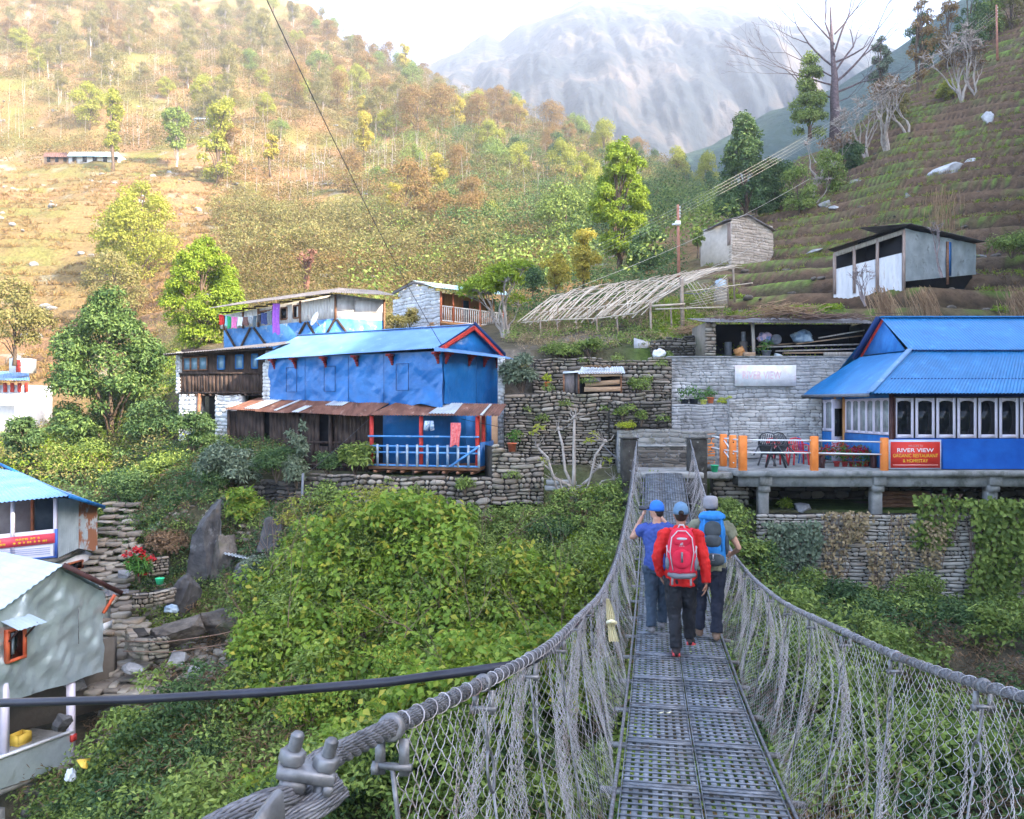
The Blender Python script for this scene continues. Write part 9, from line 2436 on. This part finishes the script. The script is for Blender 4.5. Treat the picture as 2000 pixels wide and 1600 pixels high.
RED, Wr, Fr = person(1330, 9.38, 1.72, "person in a red jacket and faded blue cap, walking away in the middle", m_skindark,
 {-1: ((-.19, 0, 1.385), (-.275, -.03, 1.12), (-.235, .06, .90), ((-.20, .10, .81), (0, 1, .2), .6)), 1: ((.19, 0, 1.385), (.265, -.05, 1.11), (.285, -.05, .85), ((.27, -.06, .75), (.2, 1, 0), -.5))},
 {-1: ((-.085, 0, .90), (-.075, .03, .49), (-.055, -.05, .09), (-.06, .10, .035)), 1: ((.085, 0, .90), (.095, .14, .50), (.11, .22, .15), (.15, .36, .05))},
 C_red, C_blk, C_shoe2, {-1: 1, 1: 1}, hem=.475, cap=C_cap2, bulk=.98, soles=C_sole)
BLUE, Wb, Fb = person(1283, 10.45, 1.66, "person in a navy shirt and bright blue cap, raising binoculars at the left", m_skin,
 {-1: ((-.18, .02, 1.39), (-.31, .16, 1.25), (-.15, .28, 1.52), ((-.10, .30, 1.62), (-.3, 1, 0), .9)), 1: ((.18, .02, 1.39), (.27, .20, 1.30), (.10, .30, 1.52), ((.05, .31, 1.60), (.3, 1, 0), -.9))},
 {-1: ((-.085, 0, .90), (-.07, .03, .48), (-.075, -.01, .09), (-.10, .14, .035)), 1: ((.085, 0, .90), (.10, .12, .49), (.10, .18, .10), (.12, .32, .035))},
 C_navy, C_slate, C_shoe3, {-1: .42, 1: .42}, turn=.18, headturn=.75, hem=.50, cap=C_cap1, bulk=.97, collar=False)
GREY, Wg, Fg = person(1388, 10.1, 1.76, "person in an olive shirt and grey cap carrying a tall blue pack, at the right", m_skin,
 {-1: ((-.19, 0, 1.39), (-.27, .10, 1.13), (-.20, .26, .98), ((-.18, .36, .96), (0, 0, 1), .7)), 1: ((.20, .0, 1.37), (.33, -.02, 1.13), (.27, .20, 1.02), ((.22, .29, 1.0), (0, 0, 1), -.7))},
 {-1: ((-.09, 0, .90), (-.12, .12, .49), (-.13, .10, .10), (-.15, .25, .035)), 1: ((.09, 0, .90), (.08, .03, .48), (.065, -.03, .09), (.06, .12, .035))},
 C_olive, C_dnavy, C_shoe, {-1: .5, 1: .5}, hem=.50, cap=C_cap3, bulk=1.0, hatkind='round', collar=False)
# --- packs, and binoculars
def pack(W, Fm, label, z0, z1, w, dep, mats, tall=False):
 rt, fw, k, hc, hx, hy = Fm
 T = thing("backpack", W(0, -.15, z0), label, "backpack")
 yb = -.145
 def S(z, rx, ry, y): return (W(0, y, z), rx, ry, rt * k, fw * k)
 m = MB(); h = z1 - z0
 loft(m, [S(z0, w * .40, dep * .36, yb - dep * .42), S(z0 + h * .06, w * .49, dep * .50, yb - dep * .5), S(z0 + h * .35, w * .50, dep * .56, yb - dep * .55), S(z0 + h * .7, w * .47, dep * .50, yb - dep * .5), S(z0 + h * .92, w * .38, dep * .38, yb - dep * .42), S(z1, w * .22, dep * .2, yb - dep * .36)], 18)
 fused(m, "main_bag", mats[0], T, .010, 2, wr=.007, ws=12)
 def plate_(nm, zc, hh, ww, yo, mt, bulge=.03):
  q = MB(); loft(q, [(W(0, yb - yo, zc + hh * s), ww * .5 * math.sqrt(max(.05, 1 - abs(s * 2) ** 3)), bulge * math.sqrt(max(.05, 1 - abs(s * 2) ** 3)), rt * k, fw * k) for s in (-.5, -.42, -.25, 0, .25, .42, .5)], 16); return q.build(nm, mt, T, smooth=True)
 for s in (-1, 1):
  q = MB(); limb(q, [W(s * .08, yb - .01, z1 - .06 * (1 if not tall else 3)), W(s * .115, -.06, 1.47), W(s * .13, .06, 1.44), W(s * .14, .145, 1.30), W(s * .155, .10, 1.12), W(s * .15, -.10, 1.02)], [.018 * k] * 6, 8); q.build("shoulder_strap", mats[0], T, smooth=True)
 if not tall:
  plate_("front_pocket", z0 + h * .36, h * .42, w * .66, dep * 1.06, mats[0], .028)
  plate_("top_pocket", z0 + h * .76, h * .26, w * .60, dep * .93, mats[0], .026)
  plate_("badge_panel", z0 + h * .80, h * .06, w * .36, dep * 1.04, C_strap, .012)
  q = MB(); q.beam(W(0, yb - dep * 1.24, z0 + h * .30), W(0, yb - dep * 1.24, z0 + h * .52), .022, .008); q.build("daisy_strip", m_greypipe, T)
  q = MB()
  for s in (-1, 1): q.tube([W(s * w * .30, yb - dep * .9, z0 + h * .1), W(s * w * .40, yb - dep * 1.02, z0 + h * .5), W(s * w * .34, yb - dep * .98, z0 + h * .82), W(s * w * .14, yb - dep * .85, z0 + h * .96)], .006, 6)
  q.tube([W(-w * .14, yb - dep * .85, z0 + h * .96), W(w * .14, yb - dep * .85, z0 + h * .96)], .006, 6); q.build("piping", C_strap, T, smooth=True)
  q = MB(); q.tube([W(-.04, yb - .05, z1 - .01), W(-.02, yb - .06, z1 + .035), W(.02, yb - .06, z1 + .035), W(.04, yb - .05, z1 - .01)], .010, 7); q.build("haul_loop", C_strap, T, smooth=True)
  for s in (-1, 1):
   q = MB(); ball(q, W(s * w * .47, yb - dep * .5, z0 + h * .24), (.03, dep * .40, h * .16), 10, Matrix((rt, fw, V(0, 0, 1))).transposed()); q.build("side_pocket", C_strap if False else m_greypipe, T, smooth=True)
   q = MB(); q.beam(W(s * w * .42, yb - dep * .75, z0 + h * .48), W(s * w * .50, yb - dep * .4, z0 + h * .60), .02, .012); q.beam(W(s * w * .50, yb - dep * .5, z0 + h * .30), W(s * w * .49, yb - dep * .3, z0 + h * .62), .012, .02); q.build("side_strap", C_strap, T)
   q = MB(); q.beam(W(s * .10, yb - dep * .60, z0 + .01), W(s * .105, yb - dep * .45, z0 - .13), .022, .006); q.build("hanging_strap", C_strap, T)
  q = MB(); q.tube([W(-.15, yb - dep * .6, z0 + .0), W(-.08, yb - dep * .85, z0 - .01), W(.08, yb - dep * .85, z0 - .01), W(.15, yb - dep * .6, z0 + .0)], [.022, .034, .034, .022], 10); q.build("bottom_pad", m_greypipe, T, smooth=True)
  q = MB(); c = W(.012, yb - dep * 1.0 - .012, z0 + h * .665)
  for r_ in (.030, .021, .012):
   pts = [c + rt * (-math.cos(a) * r_) + V(0, 0, math.sin(a) * r_ * .85) for a in [math.pi / 2 * i / 6 for i in range(7)]] + [c + rt * .0 + V(0, 0, r_ * .85)]
   q.tube(pts, .0032, 5)
  q.build("logo", C_strap, T)
  text("THE NORTH FACE", W(-.002, yb - dep * 1.03 - .014, z0 + h * .645), .055, .011, C_strap, T, nrm=-fw, name="lettering")
 else:
  plate_("dark_upper_panel", z0 + h * .72, h * .34, w * .62, dep * .93, C_pgrey, .04)
  plate_("dark_middle_panel", z0 + h * .50, h * .26, w * .62, dep * 1.02, C_pgrey, .03)
  plate_("bottom_compartment", z0 + h * .13, h * .27, w * .86, dep * .98, C_pgrey, .06)
  q = MB(); loft(q, [(W(0, yb - dep * .45, z0 + h * v), w * a, dep * a, rt * k, fw * k) for v, a in ((.90, .44), (.94, .50), (1.0, .47), (1.05, .32), (1.07, .1))], 16); fused(q, "lid", mats[0], T, .010, 2, wr=.008, ws=12)
  for s in (-1, 1):
   q = MB(); ball(q, W(s * w * .50, yb - dep * .45, z0 + h * .40), (.035, dep * .42, h * .2), 10, Matrix((rt, fw, V(0, 0, 1))).transposed()); q.build("side_pocket", C_pgrey if s > 0 else mats[0], T, smooth=True)
   q = MB(); q.beam(W(s * w * .33, yb - dep * .98, z0 + h * .30), W(s * w * .30, yb - dep * .92, z0 + h * .92), .02, .008); q.build("compression_strap", mats[0], T)
  q = MB(); q.tube([W(-w * .38, yb - dep * .95, z0 + h * .18), W(-w * .2, yb - dep * 1.25, z0 + h * .255), W(w * .2, yb - dep * 1.25, z0 + h * .255), W(w * .38, yb - dep * .95, z0 + h * .18)], .006, 6); q.build("zip", m_greypipe, T)
  q = MB(); q.beam(W(0, yb - dep * 1.32, z0 + h * .17), W(0, yb - dep * 1.32, z0 + h * .25), .012, .01); q.build("zip_pull", C_strap, T)
  text("JW", W(.0, yb - dep * .98 - .072, z0 + h * .14), .035, .016, C_strap, T, nrm=-fw, name="lettering")
 return T
pack(Wr, Fr, "red backpack with grey piping worn over the red jacket", .98, 1.50, .33, .17, [C_pred])
pack(Wg, Fg, "tall blue trekking pack with dark grey panels worn by the walker in the grey cap", .96, 1.56, .33, .21, [C_pblue], tall=True)
rt, fw, k, hc, hx, hy = Fb
bi = MB(); ey_ = hc + hy * .115 + V(0, 0, .012)
for s in (-1, 1):
 R = Matrix((hx.normalized(), V(0, 0, 1), hy.normalized())).transposed(); bi.lathe(ey_ + hx * s * .034, [(.016, 0), (.02, .03), (.024, .05), (.030, .09), (.031, .13), (.026, .131)], 14, R)
bi.box(ey_ + hy * .05, (.05, .05, .02)); bi.single("binoculars", m_black, "black binoculars held to the eyes by the walker in the bright blue cap", "binoculars")
